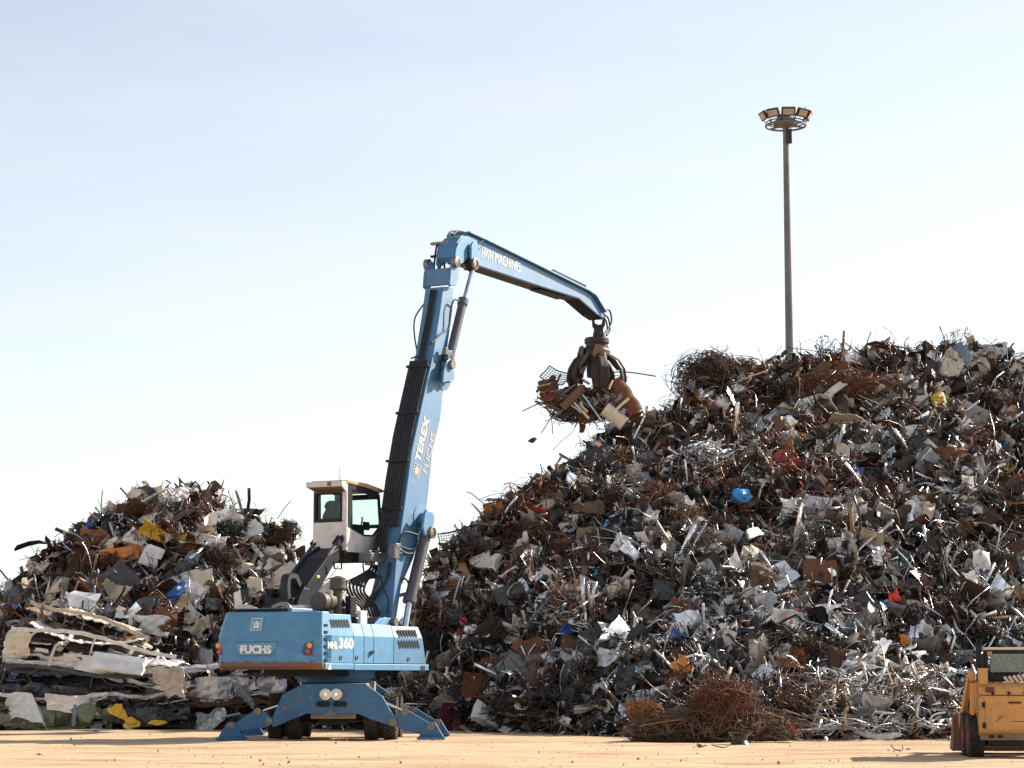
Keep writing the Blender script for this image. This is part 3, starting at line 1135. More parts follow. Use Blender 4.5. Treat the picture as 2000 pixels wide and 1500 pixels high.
R_, L_ = RIGHT, LEFT
HAND = [
    # --- big heap: crest
    (R_, "beam", ([(1383, 698), (1434, 722)], .42), "dark rusty", "broad rusty beam poking out at the heap's shoulder beside a wire ball", "rusty beam on the shoulder"),
    (R_, "tangle", (1382, 738, 118, 72, 0), "dark rusty", "brown ball of tangled wire on the big heap's upper shoulder", "brown wire ball on the shoulder"),
    (R_, "tangle", (1452, 730, 70, 46, 0), "rusty", "small rusty wire tuft between the wire ball and the mast", "wire tuft near the mast"),
    (R_, "tangle", (1635, 756, 195, 44, 4), "rusty", "long bundle of thin red rusty rods below the lamp mast", "long rusty rod bundle"),
    (R_, "tangle", (1516, 762, 62, 36, 10), "black", "dark grey wire netting lump at the rod bundle's end", "dark netting lump"),
    (R_, "plank", ([(1500, 828), (1560, 782)], .55), "pale grey", "weathered grey slatted board slanting below the dark netting", "grey slatted board"),
    (R_, "sheet", (1600, 792, 82, 40, 8), "white", "crumpled white sheet lying under the rusty rod bundle", "white sheet under the rods"),
    (R_, "sheet", (1660, 838, 92, 60, -38), "cream", "large torn cream sheet bent like an elbow", "large cream elbow sheet"),
    (R_, "sheet", (1690, 878, 50, 36, 0), "pale grey", "pale rounded sheet flap at the foot of the cream elbow", "pale rounded flap"),
    (R_, "plank", ([(1687, 832), (1775, 865)], .26), "tan", "light tan wooden plank pointing at the square white panel", "light tan plank"),
    (R_, "plank", ([(1736, 932), (1783, 884)], .30), "wooden", "brown wooden plank leaning below the square white panel", "leaning brown plank"),
    (R_, "panel", (1794, 857, 42, 54, 4), "white", "upright square white panel with dark cracks", "square white panel"),
    (R_, "drum", (1836, 790, 30, 34, 14), "yellow", "bright yellow orange drum on the upper right heap", "yellow drum"),
    (R_, "lump", (1838, 762, 32, 24, 0), "cream", "cream lump sitting on the yellow drum", "cream lump on the drum"),
    (R_, "lump", (1772, 758, 54, 48, -30), "pale grey", "big grey bowl shaped hood left of the yellow drum", "big grey hood"),
    (R_, "panel", (1858, 720, 36, 36, -28), "cream", "pale square panel tilted on its corner near the crest", "tilted pale square"),
    (R_, "sheet", (1858, 696, 56, 42, 14), "blue grey", "folded grey green sheet standing on the crest", "grey green crest sheet"),
    (R_, "sheet", (1722, 790, 64, 36, 6), "tan", "tan cardboard coloured sheet right of the rod bundle", "tan sheet"),
    (R_, "wire", ([(1668, 893), (1690, 886), (1704, 884), (1708, 896), (1698, 904), (1714, 906), (1716, 890), (1724, 902)], .06), "red", "coiled red hose beside the pale rounded flap", "red hose coil"),
    (R_, "panel", (1671, 926, 20, 36, -28), "blue", "dark blue panel half buried below the red hose", "dark blue panel"),
    (R_, "lump", (1448, 968, 38, 28, -28), "bright blue", "bright blue plastic shell in the middle of the heap", "bright blue shell"),
    (R_, "bottle", (1188, 1030, 21, 28, 8), "light blue", "light blue container lying on the heap's left flank", "light blue container"),
    (R_, "bottle", (1166, 1126, 17, 26, -4), "turquoise", "turquoise bottle on the heap's left flank", "turquoise bottle"),
    (R_, "lump", (1568, 856, 40, 20, -6), "rust orange", "long orange brown rusty chunk beside the grey curled strip", "orange rust chunk"),
    (R_, "box", (1541, 884, 20, 46, 6), "rust orange", "upright rust orange block inside the grey curled strip", "upright rust block"),
    (R_, "strip", ([(1528, 846), (1550, 852), (1563, 882), (1560, 903), (1550, 905)], .26), "pale grey", "grey curled strip hooked round the rust block", "grey curled strip"),
    (R_, "lump", (1294, 882, 20, 22, 20), "red", "small bright red scrap near the silvery strip nest", "bright red scrap"),
    (R_, "lump", (1427, 943, 22, 20, 0), "rusty", "rusty chunk just over the bright blue shell", "rusty chunk over the blue shell"),
    (R_, "nest", (1380, 900, 150, 60, 4), "silvery", "wide nest of shiny aluminium strips in the heap's middle", "silvery strip nest"),
    (R_, "panel", (1248, 1070, 62, 24, 24), "blue grey", "long blue grey metal tray slanting on the left flank", "blue grey tray"),
    (R_, "sheet", (1196, 1050, 66, 42, 18), "brown", "wrinkled brown grey sheet below the light blue container", "wrinkled brown sheet"),
    (R_, "sheet", (1130, 1058, 30, 38, 60), "white", "white triangular sheet left of the wrinkled brown sheet", "white triangular sheet"),
    (R_, "sheet", (1111, 1027, 30, 18, 12), "pale grey", "small grey lid above the white triangular sheet", "small grey lid"),
    (R_, "tangle", (1190, 980, 50, 46, 0), "dark rusty", "dark rusty wool block on the upper left flank", "dark rusty wool block"),
    (R_, "tangle", (1285, 972, 76, 52, 0), "rusty", "reddish brown mat of rusty swarf below the red scrap", "rusty swarf mat"),
    (R_, "tangle", (1035, 1062, 112, 60, 0), "dark rusty", "broad dark mat of rusty wire on the lower left slope", "dark rusty wire mat"),
    (R_, "basket", (892, 1062, 66, 46, 12), "black", "bent mesh panel jutting out at the heap's left edge", "jutting mesh panel"),
    (R_, "plank", ([(1043, 943), (1073, 925)], .17), "wooden", "short brown board poking into the sky on the left slope", "poking brown board"),
    (R_, "pipe", ([(1086, 934), (1086, 912), (1092, 906), (1130, 905), (1176, 905)], .09), "grey", "bent grey tube frame sticking out below the load", "bent grey tube frame"),
    (R_, "sheet", (965, 998, 32, 24, 10), "rust orange", "triangular rusty sheet glowing orange at the slope's edge", "orange triangular sheet"),  # orange sunlight put into the colour of a rusty brown sheet
    (R_, "strip", ([(828, 1143), (856, 1131), (882, 1113)], .15), "brown", "dark curved strip reaching toward the crane's cylinder", "dark curved strip"),
    (R_, "tangle", (1072, 958, 76, 26, 8), "rusty", "flat rusty wire patch below the poking brown board", "flat rusty wire patch"),
    (R_, "strip", ([(1024, 990), (1034, 1000), (1032, 1020), (1024, 1030)], .16), "cream", "cream curved strip on the left slope's wire mat", "cream curved strip"),
    (R_, "wire", ([(1001, 1062), (1010, 1030), (1030, 1045), (1060, 1050), (1075, 1070), (1040, 1082), (1006, 1076), (1018, 1100), (1050, 1090)], .035), "tan", "loops of loose pale wire over the dark mat", "loose pale wire loops"),
    (R_, "tangle", (1210, 902, 52, 48, 0), "brown", "brown round wire ball below the dangling load", "round wire ball under the load"),
    (R_, "sheet", (1264, 1350, 38, 28, -30), "red", "deep red bent sheet low on the heap", "deep red bent sheet"),
    (R_, "sheet", (1249, 1376, 28, 18, 0), "orange", "red orange scrap sheet just behind the rusty wire heap", "red orange sheet"),
    (R_, "sheet", (895, 1402, 86, 42, 8), "maroon", "maroon dented sheet at the foot beside the outrigger", "maroon sheet"),
    (R_, "pipe", ([(881, 1258), (893, 1278), (896, 1304), (891, 1338)], .10), "tan", "long bent tan tube hanging on the low left slope", "bent tan tube"),
    (R_, "sheet", (1102, 1226, 28, 28, 40), "blue", "blue triangular sheet on the heap's lower half", "blue triangular sheet"),
    (R_, "strip", ([(1040, 1204), (1083, 1157)], .16), "silvery", "shiny strip forming the left side of a roof shape", "shiny roof strip"),
    (R_, "strip", ([(1090, 1156), (1131, 1194), (1112, 1218)], .16), "silvery", "shiny angled strip forming the right side of a roof shape", "shiny angled strip"),
    (R_, "sheet", (1022, 1222, 46, 36, 10), "cream", "crumpled cream sheet under the shiny roof strip", "cream sheet under the roof strip"),
    (R_, "sheet", (1258, 1122, 48, 34, -10), "grey", "domed grey sheet below the blue grey tray", "domed grey sheet"),
    (R_, "sheet", (1162, 1280, 46, 50, 30), "silvery", "crumpled silver foil sheet on the lower slope", "silver foil sheet"),
    (R_, "sheet", (1343, 1208, 54, 64, 4), "rusty", "hanging rust stained sheet in the heap's middle", "hanging rust stained sheet"),
    (R_, "box", (1627, 1177, 40, 34, 20), "black", "black square casing tilted on the lower heap", "black square casing"),
    (R_, "lump", (1500, 1168, 32, 20, 8), "white", "white rounded lump left of the black casing", "white rounded lump"),
    (R_, "box", (1333, 1303, 28, 28, 30), "orange", "faded orange box low in the heap's middle", "faded orange box"),
    (R_, "lump", (1766, 1252, 20, 26, 20), "orange", "small red orange scrap in a dark hollow", "small red orange scrap"),
    (R_, "pipe", ([(1691, 1240), (1698, 1294), (1692, 1308), (1668, 1321)], .10), "silvery", "bent shiny pipe shaped like a hockey stick", "hockey stick pipe"),
    (R_, "pipe", ([(1712, 1283), (1838, 1346)], .16), "cream", "long straight cream pipe sloping toward the loader", "long cream pipe"),
    (R_, "box", (1848, 1350, 42, 17, 22), "cream", "open cream duct left of the loader", "open cream duct"),
    (R_, "sheet", (1858, 1316, 44, 46, -20), "pale grey", "draped pale grey sheet beside the loader's cab", "draped pale grey sheet"),
    (R_, "tangle", (1520, 1352, 56, 40, 0), "black", "dark fuzzy wire ball behind the rusty wire heap", "dark fuzzy wire ball"),
    (R_, "sheet", (1516, 1374, 62, 15, 4), "white", "flat white sheet lying behind the rusty wire heap", "flat white sheet"),
    (R_, "strip", ([(1439, 1160), (1444, 1204), (1430, 1250)], .12), "silvery", "wavy shiny strip hanging near the rust stained sheet", "wavy shiny strip"),
    (R_, "strip", ([(1268, 1216), (1300, 1196), (1320, 1168)], .18), "pale grey", "grey curved strip left of the rust stained sheet", "grey curved strip low"),
    (R_, "rack", (1866, 1144, 42, 62, 4), "dark grey", "dark wire rack standing above the loader", "dark wire rack"),
    (R_, "plank", ([(1796, 1198), (1842, 1158)], .14), "tan", "upper one of two pale slats beside the wire rack", "upper pale slat"),
    (R_, "plank", ([(1806, 1204), (1850, 1166)], .11), "tan", "lower one of two pale slats beside the wire rack", "lower pale slat"),
    (R_, "corrug", (1936, 975, 58, 42, -40), "dark grey", "dark grey corrugated sheet on the right slope", "dark corrugated sheet"),
    (R_, "plank", ([(1928, 928), (1982, 944)], .40), "brown", "pair of brown boards above the corrugated sheet", "brown boards"),
    (R_, "lump", (1913, 921, 26, 15, -10), "green", "small green lump on the right slope", "small green lump"),
    (R_, "sheet", (1984, 950, 34, 40, 20), "rusty", "rusty brown sheet at the heap's far right", "rusty sheet on the far right"),
    (R_, "tangle", (1935, 790, 62, 50, 0), "dark rusty", "dark rusty wire thicket right of the yellow drum", "dark wire thicket"),
    (R_, "panel", (1678, 971, 46, 32, 8), "white", "stained white panel below the dark blue panel", "stained white panel"),
    (R_, "box", (1785, 986, 40, 40, 36), "dark rusty", "dark rusty box with a bright edge below the planks", "dark rusty box"),
    (R_, "sheet", (1617, 927, 50, 24, 14), "cream", "cream crumpled sheet left of the dark blue panel", "cream sheet by the blue panel"),
    (R_, "sheet", (1643, 894, 22, 44, -16), "cream", "narrow cream sheet hanging left of the red hose", "narrow cream sheet"),
    (R_, "sheet", (1720, 686, 42, 38, 20), "pale grey", "pale grey sheet standing up on the crest", "standing grey crest sheet"),
    (R_, "sheet", (1660, 702, 44, 38, -20), "white", "white crumpled sheet on the crest right of the mast", "white crest sheet"),
    (R_, "pipe", ([(1349, 833), (1369, 802), (1376, 780), (1396, 763)], .20), "white", "white bent pipe under the shoulder wire ball", "white bent pipe"),
    (R_, "strip", ([(1218, 856), (1240, 828)], .18), "silvery", "short shiny profile under the load's pipe end", "short shiny profile"),
    (R_, "strip", ([(1236, 856), (1258, 812)], .16), "silvery", "long shiny profile standing beside the load's rust roll", "standing shiny profile"),
    (R_, "strip", ([(1580, 1412), (1636, 1392), (1692, 1371)], .10), "silvery", "long shiny strip fanning over the strip pile", "long shiny fanning strip"),
    (R_, "strip", ([(1610, 1438), (1665, 1408), (1722, 1376)], .09), "rusty", "rusty rod crossing the strip pile", "rusty crossing rod"),
    (R_, "strip", ([(1672, 1392), (1690, 1382), (1730, 1384), (1768, 1402)], .14), "pale grey", "pale arched strip on the strip pile", "pale arched strip"),
    (R_, "strip", ([(1712, 1393), (1752, 1412), (1790, 1438)], .14), "silvery", "shiny straight strip sloping down beside the white board", "sloping shiny strip"),
    (R_, "strip", ([(1664, 1412), (1680, 1434), (1716, 1443), (1756, 1438)], .30), "white", "long white curved board at the heap's foot", "long white curved board"),
    (R_, "sheet", (1706, 1398, 36, 14, -4), "orange", "orange cloth like scrap on the strip pile", "orange scrap on the strip pile"),
    (R_, "pipe", ([(1770, 1398), (1800, 1380), (1824, 1402), (1846, 1420)], .12), "tan", "bent tan tube left of the red cycle frame", "bent tan tube by the cycle"),
    (R_, "strip", ([(1806, 1352), (1830, 1372), (1856, 1394)], .16), "cream", "cream folded strip above the red cycle frame", "cream folded strip"),
    (R_, "strip", ([(1480, 1180), (1530, 1190), (1560, 1183), (1610, 1206)], .12), "silvery", "long shiny strip left below the black casing", "long shiny strip by the casing"),
    (R_, "strip", ([(1560, 1128), (1640, 1144), (1700, 1152)], .07), "brown", "thin brown rod lying level above the black casing", "thin level brown rod"),
    (R_, "strip", ([(1474, 1190), (1484, 1208), (1500, 1206)], .10), "pale grey", "small hooked grey strip below the white lump", "small hooked strip"),
    (R_, "sheet", (1560, 1190, 40, 36, -40), "pale grey", "grey angular sheet left of the black casing", "grey angular sheet"),
    (R_, "plank", ([(1580, 1372), (1640, 1330)], .45), "brown", "wide brown board leaning in the lower heap", "wide leaning brown board"),
    (R_, "lump", (1640, 1336, 44, 36, 0), "dark grey", "dark bagged bundle beside the wide leaning board", "dark bagged bundle"),
    (R_, "box", (1700, 1350, 40, 34, 20), "black", "black cabinet lying open above the strip pile", "black open cabinet"),
    (R_, "sheet", (1730, 1362, 66, 30, 14), "brown", "large dusty brown sheet above the strip pile", "dusty brown sheet"),
    # --- smaller heap
    (L_, "strip", ([(364, 962), (382, 940), (393, 962)], .11), "black", "black bent frame forming a peak on top of the left heap", "black peaked frame"),
    (L_, "sheet", (414, 960, 32, 24, 40), "rusty", "rusty folded sheet beside the black peaked frame", "rusty folded peak sheet"),
    (L_, "sheet", (322, 1042, 74, 26, -16), "yellow", "long yellow sheet with a white edge", "long yellow sheet"),
    (L_, "box", (240, 1086, 66, 28, 12), "orange", "crushed orange box in the left heap", "crushed orange box"),
    (L_, "sheet", (258, 1096, 60, 18, 30), "blue grey", "curved blue grey sheet under the orange box", "curved blue grey sheet"),
    (L_, "panel", (296, 1087, 34, 38, -24), "white", "white panel with a dark hole beside the orange box", "white holed panel"),
    (L_, "sheet", (412, 1051, 54, 28, -12), "white", "white car wing shaped sheet below the left peak", "white wing sheet"),
    (L_, "sheet", (76, 1187, 42, 34, 0), "tan", "crumpled tan sheet on the left heap's lower edge", "crumpled tan sheet"),
    (L_, "sheet", (36, 1166, 42, 38, 40), "blue grey", "blue grey curled sheet at the left heap's edge", "blue grey curled sheet"),
    (L_, "lump", (342, 1158, 50, 22, 48), "blue", "blue crushed bundle in the left heap", "blue crushed bundle"),
    (L_, "drum", (238, 1181, 26, 36, -50), "dark rusty", "rusty canister lying in the left heap", "rusty canister"),
    (L_, "box", (160, 1192, 52, 56, -14), "white", "battered white appliance casing in the left heap", "battered white appliance"),
    (L_, "tangle", (367, 1072, 24, 26, 0), "rust orange", "small orange rusty basket ball in the left heap", "orange rusty ball"),
    (L_, "drum", (252, 996, 24, 42, 86), "dark rusty", "dark rusty drum lying near the left heap's top", "dark rusty drum"),
    (L_, "sheet", (224, 997, 30, 38, 60), "cream", "cream sheet standing up left of the dark rusty drum", "standing cream sheet"),
    (L_, "sheet", (330, 1000, 60, 34, 6), "dark rusty", "dark rusty sheets under the left peak", "dark rusty sheets"),
    (L_, "sheet", (223, 1040, 26, 32, 20), "white", "small white crumpled sheet below the standing cream sheet", "small white crumpled sheet"),
    (L_, "panel", (175, 1031, 16, 22, -10), "blue", "small blue panel on the left heap's skyline", "small blue panel"),
    (L_, "sheet", (402, 1230, 46, 48, 40), "cream", "large wrinkled cream sheet beside the counterweight", "wrinkled cream sheet"),
    (L_, "sheet", (290, 1222, 66, 32, -8), "white", "torn white foil sheet above the flattened cars", "torn white foil"),
    (L_, "box", (463, 1172, 38, 36, 0), "black", "black box with a pale rim above the counterweight", "black box with pale rim"),
    (L_, "pipe", ([(491, 1063), (522, 1099)], .17), "white", "white tube slanting on the left heap's right side", "white slanting tube"),
    (L_, "box", (531, 1110, 24, 26, -20), "white", "small white box below the white slanting tube", "small white box"),
    (L_, "plank", ([(489, 1136), (507, 1115)], .18), "tan", "short tan board left of the white box", "short tan board"),
    (L_, "panel", (440, 1154, 13, 30, 6), "blue grey", "upright blue grey slab left of the black box", "upright blue grey slab"),
    (L_, "sheet", (485, 1038, 44, 30, 28), "white", "white torn wing sheet right of the black wire nest", "white torn wing"),
    (L_, "strip", ([(408, 1073), (440, 1070), (465, 1062)], .12), "cream", "long cream trim strip below the white wing sheet", "long cream trim strip"),
    (L_, "lump", (533, 1082, 52, 22, -24), "cream", "long cream crushed tube above the small white box", "cream crushed tube"),
    (L_, "strip", ([(322, 1224), (346, 1190), (368, 1166)], .26), "brown", "grey brown curved strip right of the white foil", "grey brown curved strip"),
    (L_, "tangle", (560, 1040, 44, 38, 0), "dark rusty", "dark wire tangle sticking out on the left heap's right shoulder", "dark wire shoulder tangle"),
    (L_, "tangle", (448, 1038, 48, 32, 0), "black", "black wire nest below the left peak", "black wire nest"),
    (L_, "sheet", (340, 1140, 56, 22, 24), "pale grey", "long pale grey sheet above the blue bundle", "long pale grey sheet"),
    (L_, "tyre", (200, 1130, 30, 30, 0), "black", "old black tyre in a hollow of the left heap", "old black tyre"),
]
for (H, kind, spec, colour, label, short) in HAND:
    piece(H, kind, spec, colour, label, short)

# many more middle-sized pieces; each is described by its look and by the landmark beside it
NOUN = {"sheet": ("crumpled", "sheet"), "strip": ("bent", "strip"), "pipe": ("hollow", "pipe"), "lump": ("crushed", "lump"), "box": ("dented", "box"), "plank": ("straight", "board"), "tangle": ("tangled", "wire clump"), "panel": ("dented", "panel"), "corrug": ("ribbed", "corrugated sheet"), "beam": ("flanged", "beam")}
FILL = [("sheet", 34), ("strip", 26), ("pipe", 9), ("lump", 7), ("box", 7), ("plank", 5), ("tangle", 8), ("panel", 6), ("corrug", 3), ("beam", 3)]
FCOL = {"sheet": "white cream pale_grey grey dark_grey rusty brown white cream pale_grey grey rust_orange silvery dark_rusty black".split(), "strip": "silvery silvery silvery pale_grey grey rusty white dark_grey cream".split(), "pipe": "grey pale_grey rusty cream silvery dark_rusty".split(),
        "lump": "dark_rusty brown grey dark_grey rusty cream".split(), "box": "white grey dark_grey black rusty cream dark_rusty".split(), "plank": "wooden brown tan".split(), "tangle": "rusty dark_rusty brown black".split(), "panel": "white cream pale_grey grey dark_grey".split(), "corrug": "pale_grey grey rusty".split(), "beam": "rusty dark_rusty grey".split()}


def relation(x, y, lx, ly):
    dx, dy = x - lx, y - ly
    if abs(dy) > abs(dx):
        return "above" if dy < 0 else "below"
    return "right of" if dx > 0 else "left of"


def fill(H, n, x0, x1, seed, group, ylim=1415):
    rng = np.random.default_rng(seed)
    marks = [(x, y, s) for o, x, y, s, h in PIECES if h is H and s]
    taken = [(x, y) for o, x, y, s, h in PIECES if h is H]
    used = set()
    kinds = [k for k, _ in FILL]
    wt = np.array([w_ for _, w_ in FILL], float)
    wt /= wt.sum()
    done = tries = 0
    while done < n and tries < n * 60:
        tries += 1
        px = rng.uniform(x0, x1)
        b, _ = H.base_py(px)
        r = np.interp(px, H.rx, H.ry)
        py = b + (r - b) * rng.uniform(.04, .99)
        if py > ylim or b - r < 60:
            continue
        if min((px - x) ** 2 + ((py - y) * 1.2) ** 2 for x, y in taken) < 30 ** 2:
            continue
        kind = kinds[rng.choice(len(kinds), p=wt)]
        col = FCOL[kind][rng.integers(len(FCOL[kind]))].replace("_", " ")
        near = sorted((math.hypot(px - x, py - y), s, x, y) for x, y, s in marks)[:3]
        lab = None
        adj, noun = NOUN[kind]
        for dist, s, lx, ly in near:
            if dist > 150:
                continue
            t = f"{adj} {col} {noun} {relation(px, py, lx, ly)} the {s}"
            if t not in used and len(t.split()) <= 16 and f"{col} {noun}" not in s:
                lab = t
                break
        if lab is None:
            continue
        used.add(lab)
        a = rng.uniform(0, 180)
        if kind in ("strip", "pipe", "plank", "beam"):
            L = rng.uniform(34, 80)
            k = rng.uniform(-.5, .5)
            d = np.array([math.cos(math.radians(a)), -math.sin(math.radians(a))])
            q = np.array([-d[1], d[0]])
            c = np.array([px, py])
            pts = [tuple(c - d * L / 2), tuple(c + q * L * .3 * k), tuple(c + d * L / 2 + q * L * rng.uniform(-.2, .2))] if kind == "strip" or (kind == "pipe" and rng.random() < .5) else [tuple(c - d * L / 2), tuple(c + d * L / 2)]
            wd = {"strip": rng.uniform(.06, .2), "pipe": rng.uniform(.08, .2), "plank": rng.uniform(.14, .3), "beam": rng.uniform(.18, .3)}[kind]
            spec = (pts, wd)
        else:
            w_ = rng.uniform(32, 64)
            h_ = w_ * rng.uniform(.5, .95)
            spec = (px, py, w_, h_, a if kind != "tangle" else rng.uniform(-20, 20))
        piece(H, kind, spec, col, lab, None, off=rng.uniform(.3, .55), seed=seed * 1000 + done, group=group)
        taken.append((px, py))
        done += 1
    print("filled", done)


fill(RIGHT, 235, 850, 1995, 31, "pieces of scrap on the big heap")
fill(LEFT, 75, 5, 590, 32, "pieces of scrap on the smaller heap", 1215)
# ------------------------------------------------------------------ the material handler (crane with a grab)
XC, YC = -4.64, 56.2
A = math.radians(27)
SA, CA = math.sin(A), math.cos(A)
FU = np.array([SA, CA, 0.0])          # machine's forward
RV = np.array([CA, -SA, 0.0])         # machine's right
ZU = np.array([0, 0, 1.0])
CEN = np.array([XC, YC, 0.0])


def W(u, v, z):
    return CEN + FU * u + RV * v + ZU * z


def pv(px, py, v):
    """photo pixel -> (u, z) on the upright plane v"""
    d = ray(px, py)
    t = (v - (EYE - CEN) @ RV) / (d @ RV)
    q = EYE + d * t - CEN
    return q @ FU, q[2]


def pu(px, py, u):
    """photo pixel -> (v, z) on the upright plane u"""
    d = ray(px, py)
    t = (u - (EYE - CEN) @ FU) / (d @ FU)
    q = EYE + d * t - CEN
    return q @ RV, q[2]


def pW(px, py, v):
    u, z = pv(px, py, v)
    return W(u, v, z)


def uvz_box(u0, u1, v0, v1, z0, z1):
    return obox(W((u0 + u1) / 2, (v0 + v1) / 2, (z0 + z1) / 2), FU, RV, ZU, u1 - u0, v1 - v0, z1 - z0)


def side_prism(uz, v0, v1):
    return extrude([W(u, v0, z) for u, z in uz], RV * (v1 - v0))


BLUE = paint("blue_machine_paint", (0.036, 0.165, 0.345), rough=0.58, rust=0.14, dirt=0.42, scale=1.1, dirtcol=(.12, .15, .17), bump=.06, coat=1.0)
BLUEF = paint("faded_blue_paint", (0.07, 0.24, 0.42), rough=0.55, rust=0.2, dirt=0.5, scale=1.4, dirtcol=(.03, .16, .38), bump=.06, coat=.45)
BLUEU = paint("grimy_shaded_blue_paint", (0.026, 0.125, 0.27), rough=0.55, rust=0.16, dirt=0.5, scale=1.3, dirtcol=(.10, .12, .13), bump=.08)  # base darkened for the shade under the body, grime in patches


def scratched(m, col=(.07, .035, .02), up=0.0):
    n, l = m.node_tree.nodes, m.node_tree.links
    p = n["Principled BSDF"]
    c = p.inputs["Base Color"].links[0].from_socket
    v = tex_vec(n, l)
    for k, (sc, lo) in enumerate((((2, 2, 26), .66), ((24, 2, 2.2), .67), ((14, 2, 15), .69))):
        mp = n.new("ShaderNodeMapping")
        mp.inputs["Scale"].default_value = sc
        mp.inputs["Rotation"].default_value = (0, .25 * k, 0)
        l.new(v, mp.inputs[0])
        c = mixc(n, l, ramp(n, l, noise(n, l, mp.outputs[0], 1.0, 4, .6, .6), lo + up, lo + up + .03, 0, .85), c, col)
    l.new(c, p.inputs["Base Color"])


for m_ in (BLUE, BLUEF, BLUEU):
    scratched(m_, (.14, .12, .11), .015)
    scratched(m_, (.16, .36, .55), .01)


GUN = paint("black_frame_paint", (0.016, 0.018, 0.024), rough=0.5, rust=0.06, dirt=0.15, scale=2, bump=.1)
RUBBER = plain("black_rubber", (0.02, 0.02, 0.021), 0.6)
TYRE = paint("dusty_tyre_rubber", (0.028, 0.024, 0.022), rough=0.85, rust=0, dirt=0.7, scale=2, dirtcol=(.10, .065, .04), bump=.4)
CHROME = plain("chrome_rod", (0.75, 0.78, 0.82), 0.14, 1.0)
PINM = paint("bare_pin_steel", (0.24, 0.20, 0.16), rough=.45, metal=.7, rust=.2, dirt=.4, scale=5)
CABW = paint("cab_white_paint", (0.62, 0.60, 0.60), rough=0.4, rust=0.06, dirt=0.22, scale=2.2, bump=.05)
CYLM = paint("cylinder_grey_paint", (0.085, 0.085, 0.10), rough=.42, rust=.14, dirt=.4, scale=1.8)
WHITEM = plain("white_lettering", (0.80, 0.79, 0.75), 0.5)
CREAMM = plain("cream_lettering", (0.80, 0.66, 0.52), 0.5)
LINE = paint('hydraulic_line_steel', (.035, .035, .04), rough=.4, metal=.4, rust=.08, dirt=.3, scale=4)
DARK = plain("dark_opening", (0.006, 0.006, 0.006), 0.8)
DRUST = paint("grab_rusty_steel", (0.04, 0.024, 0.019), rough=.5, metal=.35, rust=.36, dirt=.2, scale=2.4, rustcol=(.10, .045, .024), bump=.35)
GUN.node_tree.nodes["Principled BSDF"].inputs["Specular IOR Level"].default_value = .2
GREYM = paint("grey_steel_fitting", (0.16, 0.16, 0.17), rough=.45, metal=.5, rust=.12, dirt=.4, scale=4)


def glass(name, tint, rough=.03):
    m, n, l, p = nodes_of(name)
    p.inputs["Base Color"].default_value = (*tint, 1)
    p.inputs["Transmission Weight"].default_value = 1.0
    p.inputs["Roughness"].default_value = rough
    p.inputs["IOR"].default_value = 1.0001
    # thin pane: reflection from a clear coat, no bending
    p.inputs["Coat Weight"].default_value = 0.35
    p.inputs["Coat Roughness"].default_value = 0.02
    return m


GLASS = glass("green_tinted_glass", (0.88, 0.985, 0.93))


def lens(name, col, rough=.2):
    m = plain(name, col, rough)
    m.node_tree.nodes["Principled BSDF"].inputs["Coat Weight"].default_value = .6
    return m


AMBER = lens("amber_lens", (0.85, 0.26, 0.02))
REDL = lens("red_lens", (0.42, 0.01, 0.03))

mh = empty("material_handler", (XC, YC, 0))
tag(mh, "blue scrap handling crane on outriggers with raised white cab and long boom reaching the heap", "crane")


def part(name, VF, mat, parent=mh, **k):
    return link(name, VF, mat, parent=parent, **k)


# --- undercarriage -------------------------------------------------
X0 = -4.47


def endplate(Y, d):
    pts = [(591, 1336), (552, 1356), (527, 1412), (534, 1421), (556, 1412), (597, 1394.5), (699, 1394.5), (727, 1406), (768, 1419), (775, 1410), (747, 1360), (713, 1335)]
    P = [at(x, y, 54.2) for x, y in pts]
    return extrude([(p[0], Y, p[2]) for p in P], (0, d, 0))


end = part("end_frame", endplate(54.2, .22), BLUEU, bevel=.02)
for lx in (636, 657):
    c = at(lx, 1356, 54.18)
    b = part("lamp", lathe(c, (0, -1, 0), [(0, -.02), (.13, -.02), (.14, .05), (.10, .07), (.10, .045), (0, .045)], 24), MATS["scrap_white"], parent=end)
    part("bulb", disc(c + np.array([0, -.06, 0]), (0, 1, 0), .045, .04, 16), CHROME, parent=end)
    s = -1 if lx < 645 else 1
    part("lamp_bracket", box(c[0] + s * .14 - .03, c[0] + s * .14 + .03, c[1] - .04, c[1] + .03, c[2] - .06, c[2] + .06), PINM, parent=end)
for lx in (631, 663.5):
    c = at(lx, 1375, 54.185)
    ring, oval = [], []
    for a in np.arange(24) / 24 * 2 * math.pi:
        ox = .10 if math.cos(a) > 0 else -.10
        ring.append((c[0] + ox + .10 * math.cos(a), c[1], c[2] + .095 * math.sin(a)))
        oval.append((c[0] + ox + .075 * math.cos(a), c[1] - .012, c[2] + .07 * math.sin(a)))
    part("slot_rim", extrude(ring, (0, .03, 0)), BLUEU, parent=end)
    part("slot", extrude(oval, (0, .02, 0)), DARK, parent=end)
c = at(557, 1384.5, 54.19)
part("reflector", box(c[0] - .05, c[0] + .05, c[1] - .01, c[1] + .03, c[2] - .025, c[2] + .025), REDL, parent=end)
c = at(646, 1393, 54.16)
part("tow_eye", join(box(c[0] - .13, c[0] + .13, c[1] - .05, c[1] + .04, c[2] - .05, c[2] + .02), box(c[0] - .05, c[0] + .05, c[1] - .07, c[1] - .05, c[2] - .03, c[2] + .07)), GREYM, parent=end)
part("end_frame", endplate(58.3, .22), BLUEU, bevel=.02)
zt = at(650, 1333, 54.3)[2]
deck = [(X0 - .75, 54.43, zt - .03), (X0 + .87, 54.43, zt - .03), (X0 + .87, 58.28, zt + .02), (X0 - .75, 58.28, zt + .02)]
